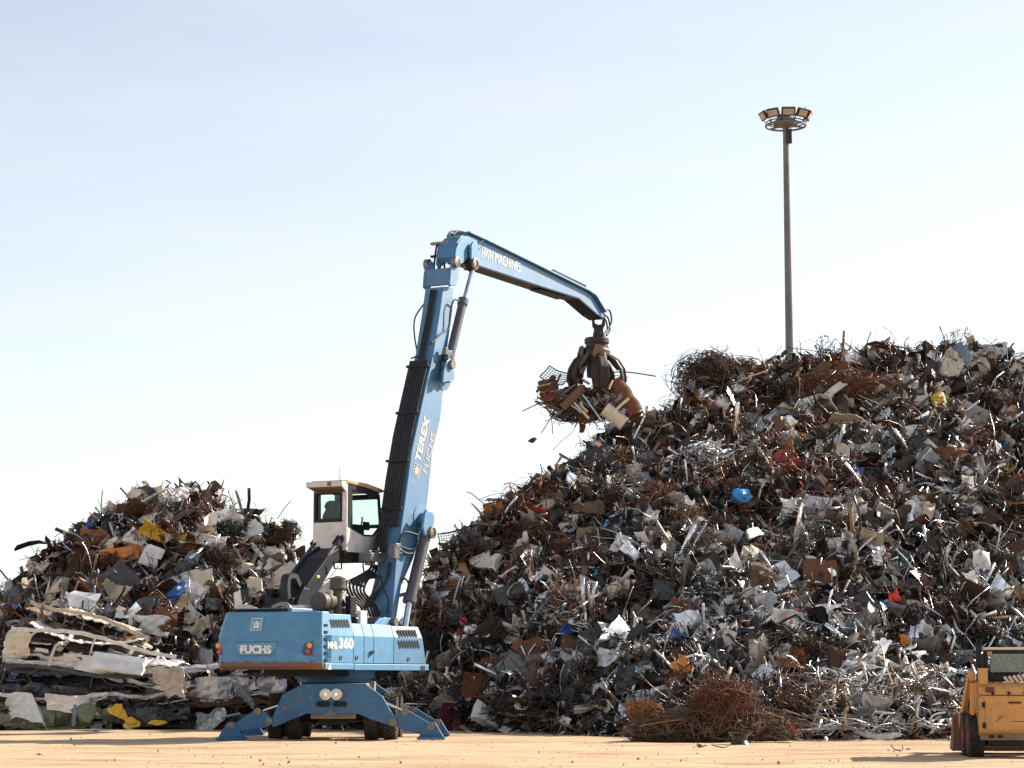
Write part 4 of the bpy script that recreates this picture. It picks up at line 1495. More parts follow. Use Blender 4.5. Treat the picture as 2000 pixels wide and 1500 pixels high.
part("chassis_deck", join(extrude(deck, (0, 0, -.5)), box(X0 - .5, X0 + .6, 54.5, 58.2, .5, zt - .5)), paint("tan_deck", (.33, .27, .22), rough=.8, rust=.3, dirt=.5, scale=2))  # deck and its frame in a pale tan
part("slew_ring", lathe((XC + .12, YC, 0), (0, 0, 1), [(0, zt), (.95, zt), (.95, zt + .1), (1.02, zt + .1), (1.02, zt + .3), (.8, zt + .32), (0, zt + .32)], 40), BLUEU)


def lozenge(pts, Yp, Y, d):
    P = [at(x, y, Yp) for x, y in pts]
    dx = 0
    return extrude([(p[0], Y, p[2]) for p in P], (0, d, 0))


LEGL = [(502, 1384), (510, 1386), (527, 1398), (535, 1411), (524, 1420), (470, 1428), (457, 1423), (455, 1415)]
LEGR = [(792, 1384), (785, 1386), (772, 1401), (775, 1419), (785, 1425), (830, 1437), (846, 1430), (848, 1418)]
for pts, fx, inner, outer, cylp in ((LEGL, 451, (525, 1409), (503, 1390), [(513, 1388), (545, 1377)]), (LEGR, 842, (768, 1411), (791, 1390.5), [(748, 1371), (784, 1387)])):
    for dY in (0.0, 4.1):
        rig = empty("outrigger", (at(fx, 1440, 54.2)[0], 54.2 + dY, 0), parent=mh)
        Y = 54.2 + dY + .03
        part("leg", lozenge(pts, 54.2, Y, .16), BLUEU, parent=rig, bevel=.015)
        c = at(fx, 1419, 54.2)
        tri_ = [(c[0] - .09, Y - .05, c[2] + .10), (c[0] + .09, Y - .05, c[2] + .10), (c[0] + .31, Y - .05, .06), (c[0] - .31, Y - .05, .06)]
        part("foot", join(extrude(tri_, (0, .06, 0)), extrude([(x, Y + .17, z) for x, y, z in tri_], (0, .06, 0)), box(c[0] - .34, c[0] + .34, Y - .25, Y + .45, 0.0, .06)), BLUEU, parent=rig, bevel=.01)
        for q in (inner, outer, (fx, 1418)):
            c = at(q[0], q[1], 54.2)
            part("pin", join(lathe((c[0], Y - .05, c[2]), (0, -1, 0), [(.06, -.1), (.09, 0), (.09, .03), (.05, .035), (.05, .015), (.025, .02), (0, .02)], 18)), PINM, parent=rig)
        p0, p1 = at(*cylp[0], 54.2), at(*cylp[1], 54.2)
        p0[1] = p1[1] = Y + .1
        part("cylinder_rod", tube([p0, p1], .035, 12), CHROME, parent=rig, smooth=False)

for sx, cx in ((-1, X0 - 1.19), (1, X0 + 1.2)):
    for Y in (55.2, 57.55):
        for k in (-1, 1):
            x = cx + k * .24
            wh = empty("wheel", (x, Y, .55), parent=mh)
            prof = [(.30, -.16), (.44, -.175), (.52, -.15), (.55, -.10), (.55, .10), (.52, .15), (.44, .175), (.30, .16)]
            ty = lathe((x, Y, .55), (1, 0, 0), prof, 36)
            lugs = []
            for i in range(26):
                a = i / 26 * 2 * math.pi
                for sd in (-1, 1):
                    aa = a + (.12 if sd > 0 else 0)
                    er = np.array([0, math.cos(aa), math.sin(aa)])
                    et = np.array([sd * .5, -math.sin(aa) * .86, math.cos(aa) * .86])
                    et /= np.linalg.norm(et)
                    ex = np.cross(et, er)
                    lugs.append(obox(np.array([x + sd * .085, Y, .55]) + er * .548, ex, et, er, .15, .07, .05))
            part("tyre", join(ty, *lugs), TYRE, parent=wh)
            part("rim", lathe((x, Y, .55), (1, 0, 0), [(0, -.06), (.16, -.06), (.20, -.12), (.30, -.15), (.31, .15), (.20, .12), (0, .08)], 24), GUN, parent=wh)
for Y in (55.2, 57.55):
    part("axle", join(tube([(X0 - 1.3, Y, .55), (X0 + 1.3, Y, .55)], .13, 14), obox((X0, Y, .58), (1, 0, 0), (0, 1, 0), (0, 0, 1), .7, .5, .5)), GUN)

# --- upper body ----------------------------------------------------
ZB, ZC = 1.70, 2.53


def ring(z, wl, wr, ur, uf, ch=.2):
    return [W(uf, -wl, z), W(-ur + ch, -wl, z), W(-ur, -wl + ch, z), W(-ur, wr - ch, z), W(-ur + ch, wr, z), W(uf, wr, z)]


def weight_mat():
    """faded blue paint, scraped along a line, rust along the bottom edge"""
    m = BLUEF.copy()
    m.name = "counterweight_paint"
    n, l = m.node_tree.nodes, m.node_tree.links
    p = n["Principled BSDF"]
    src = p.inputs["Base Color"].links[0].from_socket
    tc = n.new("ShaderNodeTexCoord").outputs["Object"]
    sp = n.new("ShaderNodeSeparateXYZ")
    l.new(tc, sp.inputs[0])
    mp = n.new("ShaderNodeMapping")
    mp.inputs["Scale"].default_value = (1, 1, 2.4)
    l.new(tc, mp.inputs[0])
    ns = noise(n, l, mp.outputs[0], 2.2, 8, .78)
    fine = noise(n, l, tc, 14, 5, .7)
    # deeper blue in noise patches, only below the crease
    band = ramp(n, l, sp.outputs[2], ZC + .02, ZC - .04)
    pm = ramp(n, l, ns, .47, .50)
    mx = n.new("ShaderNodeMath")
    mx.operation = 'MULTIPLY'
    l.new(band, mx.inputs[0])
    l.new(pm, mx.inputs[1])
    c = mixc(n, l, mul(n, l, mx.outputs[0], .8), src, (.022, .185, .45))
    # rust at the foot and a few scrapes on the crease
    foot = ramp(n, l, sp.outputs[2], ZB + .34, ZB + .10)
    ad = n.new("ShaderNodeMath")
    ad.operation = 'ADD'
    l.new(mul(n, l, foot, .42), ad.inputs[0])
    l.new(ns, ad.inputs[1])
    rm = ramp(n, l, ad.outputs[0], .74, .79)
    cr = n.new("ShaderNodeMath")
    cr.operation = 'COMPARE'
    cr.inputs[1].default_value = ZC
    cr.inputs[2].default_value = .06
    l.new(sp.outputs[2], cr.inputs[0])
    rm2 = mul(n, l, cr.outputs[0], ramp(n, l, fine, .60, .64))
    mxx = n.new("ShaderNodeMath")
    mxx.operation = 'MAXIMUM'
    l.new(rm, mxx.inputs[0])
    l.new(rm2, mxx.inputs[1])
    c = mixc(n, l, mxx.outputs[0], c, mixc(n, l, fine, (.06, .022, .012), (.20, .085, .04)))
    l.new(c, p.inputs["Base Color"])
    return m


cw = part("counterweight", loft([ring(ZB, 1.5, 1.5, 2.95, -2.36), ring(ZB + .08, 1.5, 1.5, 3.0, -2.36), ring(ZC, 1.5, 1.5, 3.02, -2.36), ring(3.10, 1.40, 1.41, 2.87, -2.36)]), weight_mat(), bevel=.02)
part("deck_plate", uvz_box(-2.34, 2.25, -1.47, 1.42, ZB + .02, ZB + .16), GUN)
part("dark_gap_core", join(uvz_box(-2.3, 1.9, .2, 1.33, ZB + .17, 2.72), uvz_box(-2.3, -1.4, -1.3, 1.33, 2.0, 2.98)), DARK)  # near-black core added so the gaps between hood panels read as shade
part("slew_motor", uvz_box(-1.7, 1.4, -.9, .9, ZB - .16, ZB + .015), GUN)
part("left_hood", uvz_box(-2.3, 1.2, -1.46, -.65, ZB + .17, 2.75), BLUEF, bevel=.03)

# hood panels on the right side: [u0, u1] and top height
cs = lambda top: [(1.36, ZB + .16), (1.5, ZB + .16), (1.5, ZC), (1.41, top), (.9, top + .02), (.9, top - .03), (1.36, top - .05)]


def hood(u0, u1, top, u1t=None):
    u1t = u1 if u1t is None else u1t
    R0 = [W(u0, v, z) for v, z in cs(top)]
    R1 = [W(u1 + (u1t - u1) * (z - ZB) / (top - ZB), v, z) for v, z in cs(top)]
    return loft([R0, R1])


T1 = pv(650, 1199, 1.42)[1]
T2 = pv(720, 1219, 1.42)[1]
U = [pv(x, 1260, 1.5)[0] for x in (634, 690.5, 711, 730, 769)]
H1 = part("hood_panel", hood(U[0], U[1] - .01, T1), BLUEF, bevel=.012)
H2 = part("hood_panel", hood(U[1] + .01, U[2] - .01, T2), BLUEF, bevel=.012)
H3 = part("hood_panel", hood(U[2] + .01, U[3] - .01, T2), BLUEF, bevel=.012)
H4 = part("hood_panel", hood(U[3] + .01, U[4] - .01, T2), BLUEF, bevel=.012)
uf = pv(834, 1295, 1.5)[0]
uft = pv(817, 1224, 1.42)[0]
H5 = part("hood_panel", hood(U[4] + .01, uf, T2 - .02, uft), BLUE, bevel=.012)
part("skirt", join(uvz_box(U[0], U[1] - .01, .9, 1.53, ZB + .005, ZB + .15), uvz_box(U[1] + .01, uf + .05, .9, 1.53, ZB - .01, ZB + .145)), BLUEF, bevel=.015)
c = pW(826, 1304, 1.535)
part("step_pad", obox(c, FU, RV, ZU, .2, .02, .1), RUBBER)


def on_side(px, py, lift=.0):
    """point on the right flank (upright below the crease, leaning in above it)"""
    u, z = pv(px, py, 1.5)
    v = 1.5 if z <= ZC else 1.5 - (z - ZC) * (.09 / .55)
    u, z = pv(px, py, v)
    v = 1.5 if z <= ZC else 1.5 - (z - ZC) * (.09 / .55)
    return W(u, v + lift, z)


def vents(parent, rows):
    sl = []
    for (x0, x1, y0, y1, n) in rows:
        for i in range(n):
            x = x0 + (x1 - x0) * (i + .5) / n
            a, b = on_side(x - 2.3, y0, .004), on_side(x + 2.3, y1, .004)
            P = [a + (b - a) * k for k in (0, 1)]
            d = (b - a) / np.linalg.norm(b - a)
            ex = np.cross(RV, d)
            sl.append(obox((a + b) / 2, d, ex, RV, np.linalg.norm(b - a), .085, .012))
    return part("vent", join(*sl), DARK, parent=parent, bevel=.003)


vents(H1, [(644, 682, 1210, 1226, 7)])
vents(H5, [(776, 814, 1230, 1245, 7), (777, 819, 1251, 1266, 8)])
for x, y, h in ((665, 1284.5, H1), (696, 1284.5, H2), (797.5, 1287, H5)):
    c = on_side(x, y, .006)
    part("lock", lathe(c, RV, [(.062, -.01), (.062, .012), (.045, .014), (.045, .002), (.02, .004), (0, .004)], 18), PINM, parent=h)
c = on_side(725, 1274, .03)
part("latch_handle", join(obox(c, FU, RV, ZU, .17, .05, .05), obox(c + RV * .03, FU, RV, ZU, .06, .06, .08)), GREYM, parent=H3)
nt_ = [obox(on_side(636.0, y, .0) + RV * .004, FU, RV, ZU, .14, .04, .058) for y in (1221, 1234.5, 1248, 1262, 1275.5, 1289)]
for q in nt_:
    part("hinge_slot", q, DARK, parent=H1)
# model number on the first panels
a, b = on_side(640, 1267, 0), on_side(659, 1267, 0)
zc = (pv(650, 1253.5, 1.5)[1] + pv(650, 1266.5, 1.5)[1]) / 2
ua, ub = pv(640, 1260, 1.5)[0], pv(659.5, 1260, 1.5)[0]
part("lettering", text_vf("MHL", FU, ZU, RV, W((ua + ub) / 2, 1.502, zc), ub - ua, .17, .03), WHITEM, parent=H1)
ua, ub = pv(661.5, 1260, 1.5)[0], pv(690, 1260, 1.5)[0]
z0, z1 = pv(676, 1267, 1.5)[1], pv(676, 1245.5, 1.5)[1]
part("lettering", text_vf("360", FU, ZU, RV, W((ua + ub) / 2, 1.502, (z0 + z1) / 2), ub - ua, z1 - z0, .04), WHITEM, parent=H1)
c = on_side(641.5, 1302, 0)
tr = [c + RV * .035 + FU * x + ZU * z for x, z in ((-.09, -.07), (.09, -.07), (0, .09))]
part("warning_sticker", extrude(tr, RV * .004), MATS["scrap_cream"], parent=H1)

# rear face marks
UR = 3.02


def rear(px, py, lift=.0):
    v, z = pu(px, py, -3.02)
    ur = 3.02 if z > ZC - .01 and z <= ZC else (3.0 + .02 * (z - ZB) / (ZC - ZB) if z < ZC else 3.02 - .15 * (z - ZC) / (3.10 - ZC))
    v, z = pu(px, py, -ur)
    return W(-ur - lift, v, z)


ER = RV            # reading direction on the rear face as seen from behind is along +RV
pl = [rear(x, y, .006) for x, y in ((462, 1256), (540, 1254.5), (541, 1260), (534, 1276), (529, 1279), (470, 1280), (465, 1276), (461, 1260))]
pc = sum(np.asarray(p) for p in pl) / len(pl)
part("name_plate_outline", extrude([pc + (np.asarray(p) - pc) * np.array([1.03, 1.03, 1.14]) + FU * .003 for p in pl], FU * .02), paint("outline_blue", (.02, .085, .19), rough=.5, rust=.1, dirt=.3, scale=2), parent=cw, bevel=.004)  # dark outline added to suggest a recess edge round the plate
plate = part("name_plate", extrude(pl, FU * .02), paint("plate_blue", (.10, .30, .50), rough=.45, rust=.0, dirt=.3, scale=2), parent=cw, bevel=.004)
v0, zz0 = pu(470, 1277, -3.02)
v1, zz1 = pu(531, 1260, -3.02)
part("lettering", text_vf("FUCHS", RV, ZU, -FU, W(-3.025, (v0 + v1) / 2, (zz0 + zz1) / 2), v1 - v0, zz1 - zz0, .05, .02), WHITEM, parent=cw)
# emblem: framed square with a crown
NE = -FU * math.cos(math.atan2(.15, .57)) + ZU * math.sin(math.atan2(.15, .57))
UE = np.cross(NE, RV)
UE = UE if UE[2] > 0 else -UE


def emblem(c, ex, ey, en, s, parent, mat, frame=True):
    def q(pts, lift=.006, d=.008):
        return extrude([c + ex * x * s + ey * y * s + en * lift for x, y in pts], en * d)
    shp = [q([(-.28, -.33), (.28, -.33), (.28, -.12), (-.28, -.12)]),
           q([(-.30, -.08), (-.02, -.08), (-.14, .04), (-.30, .30)]), q([(.30, -.08), (.30, .30), (.14, .04), (.02, -.08)]), q([(0, -.04), (.15, .14), (0, .32), (-.15, .14)])]
    if frame:
        t = .05
        shp += [q([(-.5, -.5), (.5, -.5), (.5, -.5 + t), (-.5, -.5 + t)]), q([(-.5, .5 - t), (.5, .5 - t), (.5, .5), (-.5, .5)]), q([(-.5, -.5 + t), (-.5 + t, -.5 + t), (-.5 + t, .5 - t), (-.5, .5 - t)]), q([(.5 - t, -.5 + t), (.5, -.5 + t), (.5, .5 - t), (.5 - t, .5 - t)])]
    return part("emblem", join(*shp), mat, parent=parent)


rc = rear(501.5, 1219.5, 0)
sq = [rc + RV * x + UE * y + NE * .004 for x, y in ((-.2, -.2), (.2, -.2), (.2, .2), (-.2, .2))]
part("emblem_plate", extrude(sq, NE * .006), MATS["plate_blue"], parent=cw, bevel=.003)
emblem(rc + NE * .006, RV, UE, NE, .30, cw, WHITEM)
for x, y, m in ((427, 1261, AMBER), (429.5, 1273.5, REDL), (605, 1260.5, AMBER), (602, 1273, REDL)):
    c = rear(x, y, .0)
    part("tail_lamp", lathe(c, -FU, [(.072, -.02), (.072, .025), (.05, .04), (0, .045)], 20), m, parent=cw)
rr = [rear(x, y, .003) for x, y in ((594, 1257), (611, 1252), (612, 1281), (594, 1280), (588, 1273))]
part("lamp_recess", extrude(rr, FU * .01), paint("recess_blue", (.02, .07, .14), rough=.5, rust=.2, dirt=.4, scale=3), parent=cw)

# things on the deck
part("air_intake", join(uvz_box(-2.7, -1.75, -1.15, .55, 3.06, 3.2)), BLUE, bevel=.02)
q = pv(545, 1192, -.6)
part("intake_mouth", obox(W(-2.71, -.35, 3.13), RV, FU, ZU, 1.55, .03, .11), DARK)
part("exhaust_elbow", tube(smooth_path([W(-2.62, -.05, 3.2), W(-2.62, .2, 3.28), W(-2.62, .38, 3.24), W(-2.62, .44, 3.1)], 5), .07, 12), MATS["scrap_grey"], smooth=True)
c0, c1 = pW(621, 1175, .5), pW(664, 1173, .5)
af = lathe(c0, c1 - c0, [(0, 0), (.21, 0), (.24, .03), (.24, .22), (.22, .24), (.22, .30), (.24, .31), (.24, .42), (.21, .44), (.19, .62), (.13, .66), (.10, .8)], 26)
FILT = paint("filter_grey_brown", (.075, .062, .052), rough=.6, rust=.12, dirt=.3, scale=3)
part("air_filter", af, FILT, smooth=False)
c = pW(660, 1148, .6)
part("pre_cleaner", lathe(c, ZU, [(0, .3), (.05, .3), (.20, .24), (.20, .05), (.22, .03), (.22, -.03), (.12, -.07), (.11, -.75), (0, -.75)], 24), FILT)
part("white_bin", uvz_box(*(lambda a, b: (a[0], b[0]))(pv(592, 1190, .2), pv(626, 1190, .2)), -.6, .2, 3.06, 3.3), MATS["scrap_white"], bevel=.02)
p0 = pv(692, 1164, .9)
part("battery_box", uvz_box(p0[0] - .14, p0[0] + .14, .72, .88, 2.75, p0[1]), GUN, bevel=.02)
c = pv(711, 1206, 1.1)
part("handrail_post", uvz_box(c[0] - .16, c[0] + .16, 1.0, 1.1, 2.7, pv(711, 1193, 1.1)[1]), MATS["scrap_white"], bevel=.015)
part("valve_block", join(*[uvz_box(1.0 + i * .22, 1.18 + i * .22, .15, .85, 2.7, 2.98 + .08 * (i % 2)) for i in range(5)]), GREYM, bevel=.012)
# boom foot bracket
BV = .5
fb = [pv(x, y, .95) for x, y in ((728, 1222), (742, 1207), (768, 1207), (773, 1214), (773, 1226), (728, 1226))]
part("boom_bracket", join(side_prism(fb, .90, .96), side_prism(fb, .04, .10)), BLUEF, bevel=.01)
c = pW(768, 1215, 1.0)
part("pin", disc(c, RV, .11, .2, 20), PINM)

# --- boom ----------------------------------------------------------
bv0, bv1 = .21, .79
BACK = [(765, 1212), (775, 1085), (785, 1028), (805, 880), (829, 770), (847, 690), (860, 606), (866, 560)]
FRONT = [(886, 560), (884, 606), (871, 700), (867, 748), (860, 820), (845, 880), (838, 952), (833, 995), (828, 1028), (807, 1092), (784, 1145), (775, 1205)]
bo = [pv(x, y, bv1) for x, y in BACK] + [pv(x, y, bv1) for x, y in FRONT]
# box section: two side plates and cover plates set between them
boom = part("boom", side_prism(bo, bv0, bv1), BLUE, bevel=.02)
hb = [pv(x, y, .93) for x, y in ((878, 556), (880, 530), (884, 512), (889, 504), (896, 508), (896, 540), (890, 558), (881, 560))]
hb2 = [(u, z) for u, z in hb]
part("boom_cheek", join(side_prism(hb, .86, .94), side_prism(hb, .06, .14), side_prism([pv(x, y, .79) for x, y in ((870, 556), (872, 523), (882, 523), (886, 556))], .14, .86)), BLUE, bevel=.02)
ul, zl = pv(890, 512, .95)
for v in (.99, .02):
    part("pin", lathe(W(ul, v, zl), RV * (1 if v > .5 else -1), [(.16, -.1), (.16, .03), (.10, .04), (.10, .02), (.04, .03), (0, .03)], 22), PINM)
# cylinder lugs on the boom
lug1 = [pv(x, y, 1.08) for x, y in ((868, 726), (874, 705), (880, 700), (885, 706), (883, 735), (876, 745), (866, 748))]
l1 = part("cylinder_lug", side_prism(lug1, 1.0, 1.07), BLUE, bevel=.015)
c = pW(874, 733, .9)
part("lug_tube", lathe(W(pv(866, 735, .79)[0], .76, c[2] - CEN[2]), RV, [(.42, 0), (.42, .05), (.22, .06), (.22, .26), (0, .26)], 28), BLUE)
lug2 = [pv(x, y, 1.12) for x, y in ((828, 1004), (832, 995), (839, 1003), (840, 1030), (836, 1046), (828, 1046), (824, 1030))]
part("cylinder_lug", join(side_prism(lug2, 1.08, 1.16)), BLUEF, bevel=.02)
part("lug_tube", lathe(W(pv(822, 1015, .79)[0], .76, pv(822, 1015, .79)[1]), RV, [(.42, 0), (.42, .05), (.20, .06), (.20, .34), (0, .34)], 28), BLUE)
# stick
sv0, sv1 = .24, .76
TOP = [(886, 500), (888, 486), (893, 473), (901, 462), (911, 455.5), (945, 470.5), (1046, 520), (1145, 569), (1158, 578), (1178, 611)]
BOT = [(1180, 622), (1166, 613), (1131, 582.5), (1056, 559), (930, 517), (905, 511), (889, 511)]
st = [pv(x, y, sv1) for x, y in TOP] + [pv(x, y, sv1) for x, y in BOT]
stick = part("stick", side_prism(st, sv0, sv1), BLUE, bevel=.018)
kn = [pv(x, y, .8) for x, y in ((888, 514), (890, 488), (895, 475), (904, 463), (917, 460), (932, 468), (930, 490), (915, 503), (903, 514), (893, 518))]
part("stick_cheek", join(side_prism(kn, .77, .81), side_prism(kn, .19, .23)), BLUEF, bevel=.008)
lip = []
for a, b in zip(TOP[4:-1], TOP[5:]):
    pa, pb = pv(a[0], a[1], sv1), pv(b[0], b[1], sv1)
    d = np.array([pb[0] - pa[0], pb[1] - pa[1]])
    n_ = np.array([-d[1], d[0]]) / np.linalg.norm(d)
    lip.append(side_prism([(pa[0], pa[1] - .0), (pb[0], pb[1]), (pb[0] + n_[0] * .05, pb[1] + n_[1] * .05), (pa[0] + n_[0] * .05, pa[1] + n_[1] * .05)], sv0 - .10, sv1 + .13))
part("top_plate", join(*lip), BLUE, bevel=.006)
bl = []
for a, b in zip(BOT[:-2], BOT[1:-1]):
    pa, pb = pv(a[0], a[1], sv1), pv(b[0], b[1], sv1)
    bl.append(side_prism([(pa[0], pa[1] - .004), (pb[0], pb[1] - .004), (pb[0], pb[1] - .03), (pa[0], pa[1] - .03)], sv0 + .0, sv1 - .0))
part("underside_shade_plate", join(*bl), GUN)  # dark plate added; the underside's shade is put into its colour
# wear rails under and over the stick
u0, z0 = pv(1060, 562, sv1)
u1, z1 = pv(1112, 578, sv1)
part("guard_rail", side_prism([(u0, z0 - .03), (u1, z1 - .03), (u1, z1 - .08), (u0, z0 - .05)], .3, .7), GUN, bevel=.01)
u0, z0 = pv(1080, 537, sv1)
u1, z1 = pv(1143, 567, sv1)
part("hose_guard", side_prism([(u0, z0 + .06), (u1, z1 + .06), (u1, z1 + .17), (u0, z0 + .17)], .32, .8), GUN, bevel=.01)
cl = [pv(x, y, .95) for x, y in ((921, 481), (926, 472), (933, 476), (936, 500), (936, 514), (931, 523), (924, 521), (921, 505))]
part("stick_lug", side_prism(cl, .86, .95), BLUEF, bevel=.02)
ug, zg = pv(929, 515, 1.0)
part("pin", lathe(W(ug, .96, zg), RV, [(.17, -.3), (.17, .06), (.11, .07), (.11, .04), (.05, .05), (0, .05)], 22), PINM)
part("pin_boss", disc(W(ug, .86, zg), RV, .21, .16, 22), GUN)
# stick cylinder and boom cylinder
CV = .90
a, b, c_, d = pW(925, 518, CV), pW(905, 586, CV), pW(903, 584, CV), pW(876, 708, CV)
k1 = empty("stick_cylinder", d, parent=mh)
part("rod", tube([a, d * .4 + b * .6], .065, 18), CHROME, parent=k1)
dd = (d - b) / np.linalg.norm(d - b)
Lc = np.linalg.norm(d - b)
part("barrel", lathe(b, dd, [(.07, -.02), (.15, -.02), (.15, .16), (.125, .17), (.125, Lc - .1), (.16, Lc - .1), (.16, Lc + .02), (.05, Lc + .06)], 24), CYLM, parent=k1)
part("end_eye", disc(pW(881, 712, 1.08), RV, .13, .16, 20), PINM, parent=k1)
for vv in (1.0, -.05):
    a, b, d = pW(832, 1040, vv) if vv > 0 else W(*[pv(832, 1040, 1.0)[0], vv, pv(832, 1040, 1.0)[1]]), None, None
    ut, zt_ = pv(832, 1040, 1.0)
    ub_, zb_ = pv(799, 1177, 1.0)
    ue, ze = pv(790, 1232, 1.0)
    P0, P1, P2 = W(ut, vv, zt_), W(ub_, vv, zb_), W(ue, vv, ze)
    k = empty("boom_cylinder", P2, parent=mh)
    dd = (P1 - P0) / np.linalg.norm(P1 - P0)
    Lc = np.linalg.norm(P1 - P0)
    part("barrel", lathe(P0, dd, [(0, -.1), (.13, -.08), (.155, .0), (.155, Lc - .18), (.185, Lc - .17), (.185, Lc), (.1, Lc + .01)], 26), CYLM, parent=k)
    part("rod", tube([P1 - dd * .1, P2], .095, 20), CHROME, parent=k)
    part("pin", lathe(W(ut, vv + (.17 if vv > 0 else -.17), zt_), RV * (1 if vv > 0 else -1), [(.17, -.05), (.17, .06), (.11, .07), (.11, .04), (.05, .05), (0, .05)], 22), PINM, parent=k)

# lettering on boom and stick
pA, pB = pv(816, 917, bv1), pv(837, 817, bv1)
dv = np.array([pB[0] - pA[0], pB[1] - pA[1]])


def on_boom(px, py, lift=.004):
    u, z = pv(px, py, bv1)
    return W(u, bv1 + lift, z)


bd = on_boom(836, 815) - on_boom(808, 945)
bd /= np.linalg.norm(bd)
bn = np.cross(RV, bd)
bn = bn if bn @ FU < 0 else -bn
a, b = on_boom(813, 899), on_boom(836, 817)
part("lettering", text_vf("TEREX", bd, bn, RV, on_boom(824, 858), np.linalg.norm(b - a) * 1.0, .29, .03), CREAMM, parent=boom)
a, b = on_boom(828, 922), on_boom(847, 847)
part("lettering", text_vf("FUCHS", bd, bn, RV, on_boom(837.5, 884), np.linalg.norm(b - a), .22, -.008), CREAMM, parent=boom)
a, b = on_boom(821, 930), on_boom(838, 825)
part("lettering", obox((a + b) / 2, bd, bn, RV, np.linalg.norm(b - a), .012, .006), CREAMM, parent=boom)
emblem(on_boom(813, 918.5, -.002), bd, bn, RV, .32, boom, CREAMM)


def on_stick(px, py, lift=.004):
    u, z = pv(px, py, sv1)
    return W(u, sv1 + lift, z)


sd_ = on_stick(1018, 517) - on_stick(940, 484)
sd_ /= np.linalg.norm(sd_)
sn = np.cross(sd_, RV)
sn = sn if sn[2] > 0 else -sn
for s, x0, x1, yc in (("HWH", 940, 962, 492), ("MACHINES", 966, 1016, 511)):
    yl = lambda x: 483.5 + (x - 938) * (524 - 493) / 78 + 8
    a, b = on_stick(x0, yl(x0)), on_stick(x1, yl(x1))
    part("lettering", text_vf(s, sd_, sn, RV, (a + b) / 2, np.linalg.norm(b - a), .30, .0, shear=.12), WHITEM, parent=stick)

# hoses
for i in range(9):
    f = i / 8
    P = []
    for (xl, xr, y) in ((762, 784, 1028), (771, 797, 935), (781, 808, 850), (793, 822, 760), (808, 838, 703)):
        v = bv0 - .06 + (bv1 - bv0 - .04) * f
        x = xl + (xr - xl) * f
        # just behind the boom's back face
        ub, zb = pv(np.interp(y, [560, 606, 690, 770, 880, 1028, 1085], [866, 860, 847, 829, 805, 785, 775]), y, bv1)
        P.append(W(ub - .06, v, zb))
    part("hydraulic_line", tube(P, .030 if i not in (4,) else .024, 8), LINE)
for y in (714, 805, 899, 993):
    xb = np.interp(y, [690, 770, 880, 1028], [847, 829, 805, 785])
    ub, zb = pv(xb, y, bv1)
    part("hose_clamp", uvz_box(ub - .12, ub - .01, bv0 - .14, bv1 - .03, zb - .035, zb + .035), GUN, bevel=.006)
for i in range(3):
    P = []
    for y in (714, 640, 600, 565):
        xb = np.interp(y, [560, 606, 690, 770], [866, 860, 847, 829])
        ub, zb = pv(xb, y, bv1)
        P.append(W(ub - .05, .38 + i * .07 + (714 - y) * .0004, zb))
    part("hydraulic_line", tube(P, .028, 8), RUBBER)


def hose(pts, v, r=.026, dv=None, name="hose", mat=RUBBER):
    vs = np.linspace(v, dv, len(pts)) if dv is not None else [v] * len(pts)
    P = smooth_path([pW(x, y, vv) for (x, y), vv in zip(pts, vs)], 6)
    return part(name, tube(P, r, 8), mat, smooth=True)


# loops at the knuckle
hose([(849, 555), (848, 520), (853, 480), (858, 474)], .05, .03)
hose([(858, 556), (856, 520), (857, 480), (860, 474)], .15, .03)
hose([(868, 556), (868, 520), (867, 480), (868, 476)], .22, .03)
hose([(852, 548), (856, 530), (864, 512), (866, 482)], .1, .026)
hose([(874, 462), (880, 453), (890, 451), (899, 455)], .4, .03)
hose([(884, 460), (893, 452), (903, 452), (909, 457)], .55, .03)
part("hose_clamp", obox(pW(859, 475, .15), FU, RV, ZU, .12, .55, .07), PINM)
part("hose_clamp", obox(pW(857, 500, .1), FU, RV, ZU, .10, .5, .06), GUN)
hose([(815, 690), (809, 650), (811, 620), (829, 592)], .05, .022)
hose([(840, 672), (862, 652), (876, 640), (880, 606), (887, 586), (897, 588)], .84, .026, .95)
hose([(803, 700), (820, 696), (848, 704), (868, 716)], .1, .024, .9)
hose([(803, 712), (830, 702), (852, 714), (866, 712)], .1, .024, .9)
hose([(836, 692), (846, 694), (856, 702), (866, 710)], .5, .024, .9)
hose([(934, 478), (944, 470), (942, 480), (934, 488)], .9, .012)
part("valve_cluster", join(*[obox(pW(x, y, .95), FU, RV, ZU, .13, .12, s) for x, y, s in ((870, 686, .2), (874, 694, .25), (878, 690, .15), (868, 712, .12))]), GREYM, bevel=.01)
# loops at the boom foot
hose([(777, 1068), (786, 1042), (800, 1040), (818, 1046)], .85, .03, 1.05)
hose([(777, 1072), (792, 1080), (806, 1080), (814, 1062), (822, 1050)], .85, .03, 1.05)
hose([(776, 1064), (796, 1072), (808, 1072), (816, 1060)], .85, .024, 1.05)
hose([(764, 1102), (768, 1122), (776, 1134), (790, 1130), (798, 1140), (800, 1160)], .6, .028, 1.0)
for i in range(6):
    f = i / 5
    x0, x1, x2 = 726 + 24 * f, 678 + 34 * f, 712 + 30 * f
    hose([(x0, 1100 + 2 * i), (x0 - 4, 1112 + 3 * i), (700 + 22 * f, 1126 + 3 * f), (x1, 1138 + 7 * f), (x1 + 0, 1152 + 6 * f), (x1 + 10, 1170), (x2 - 8, 1184), (x2, 1204)], .05 + .1 * f, .036, .3 + .1 * f)
part("hose_clamp", tube([pW(677, 1136, .1), pW(711, 1144, .3)], .045, 10), GUN)


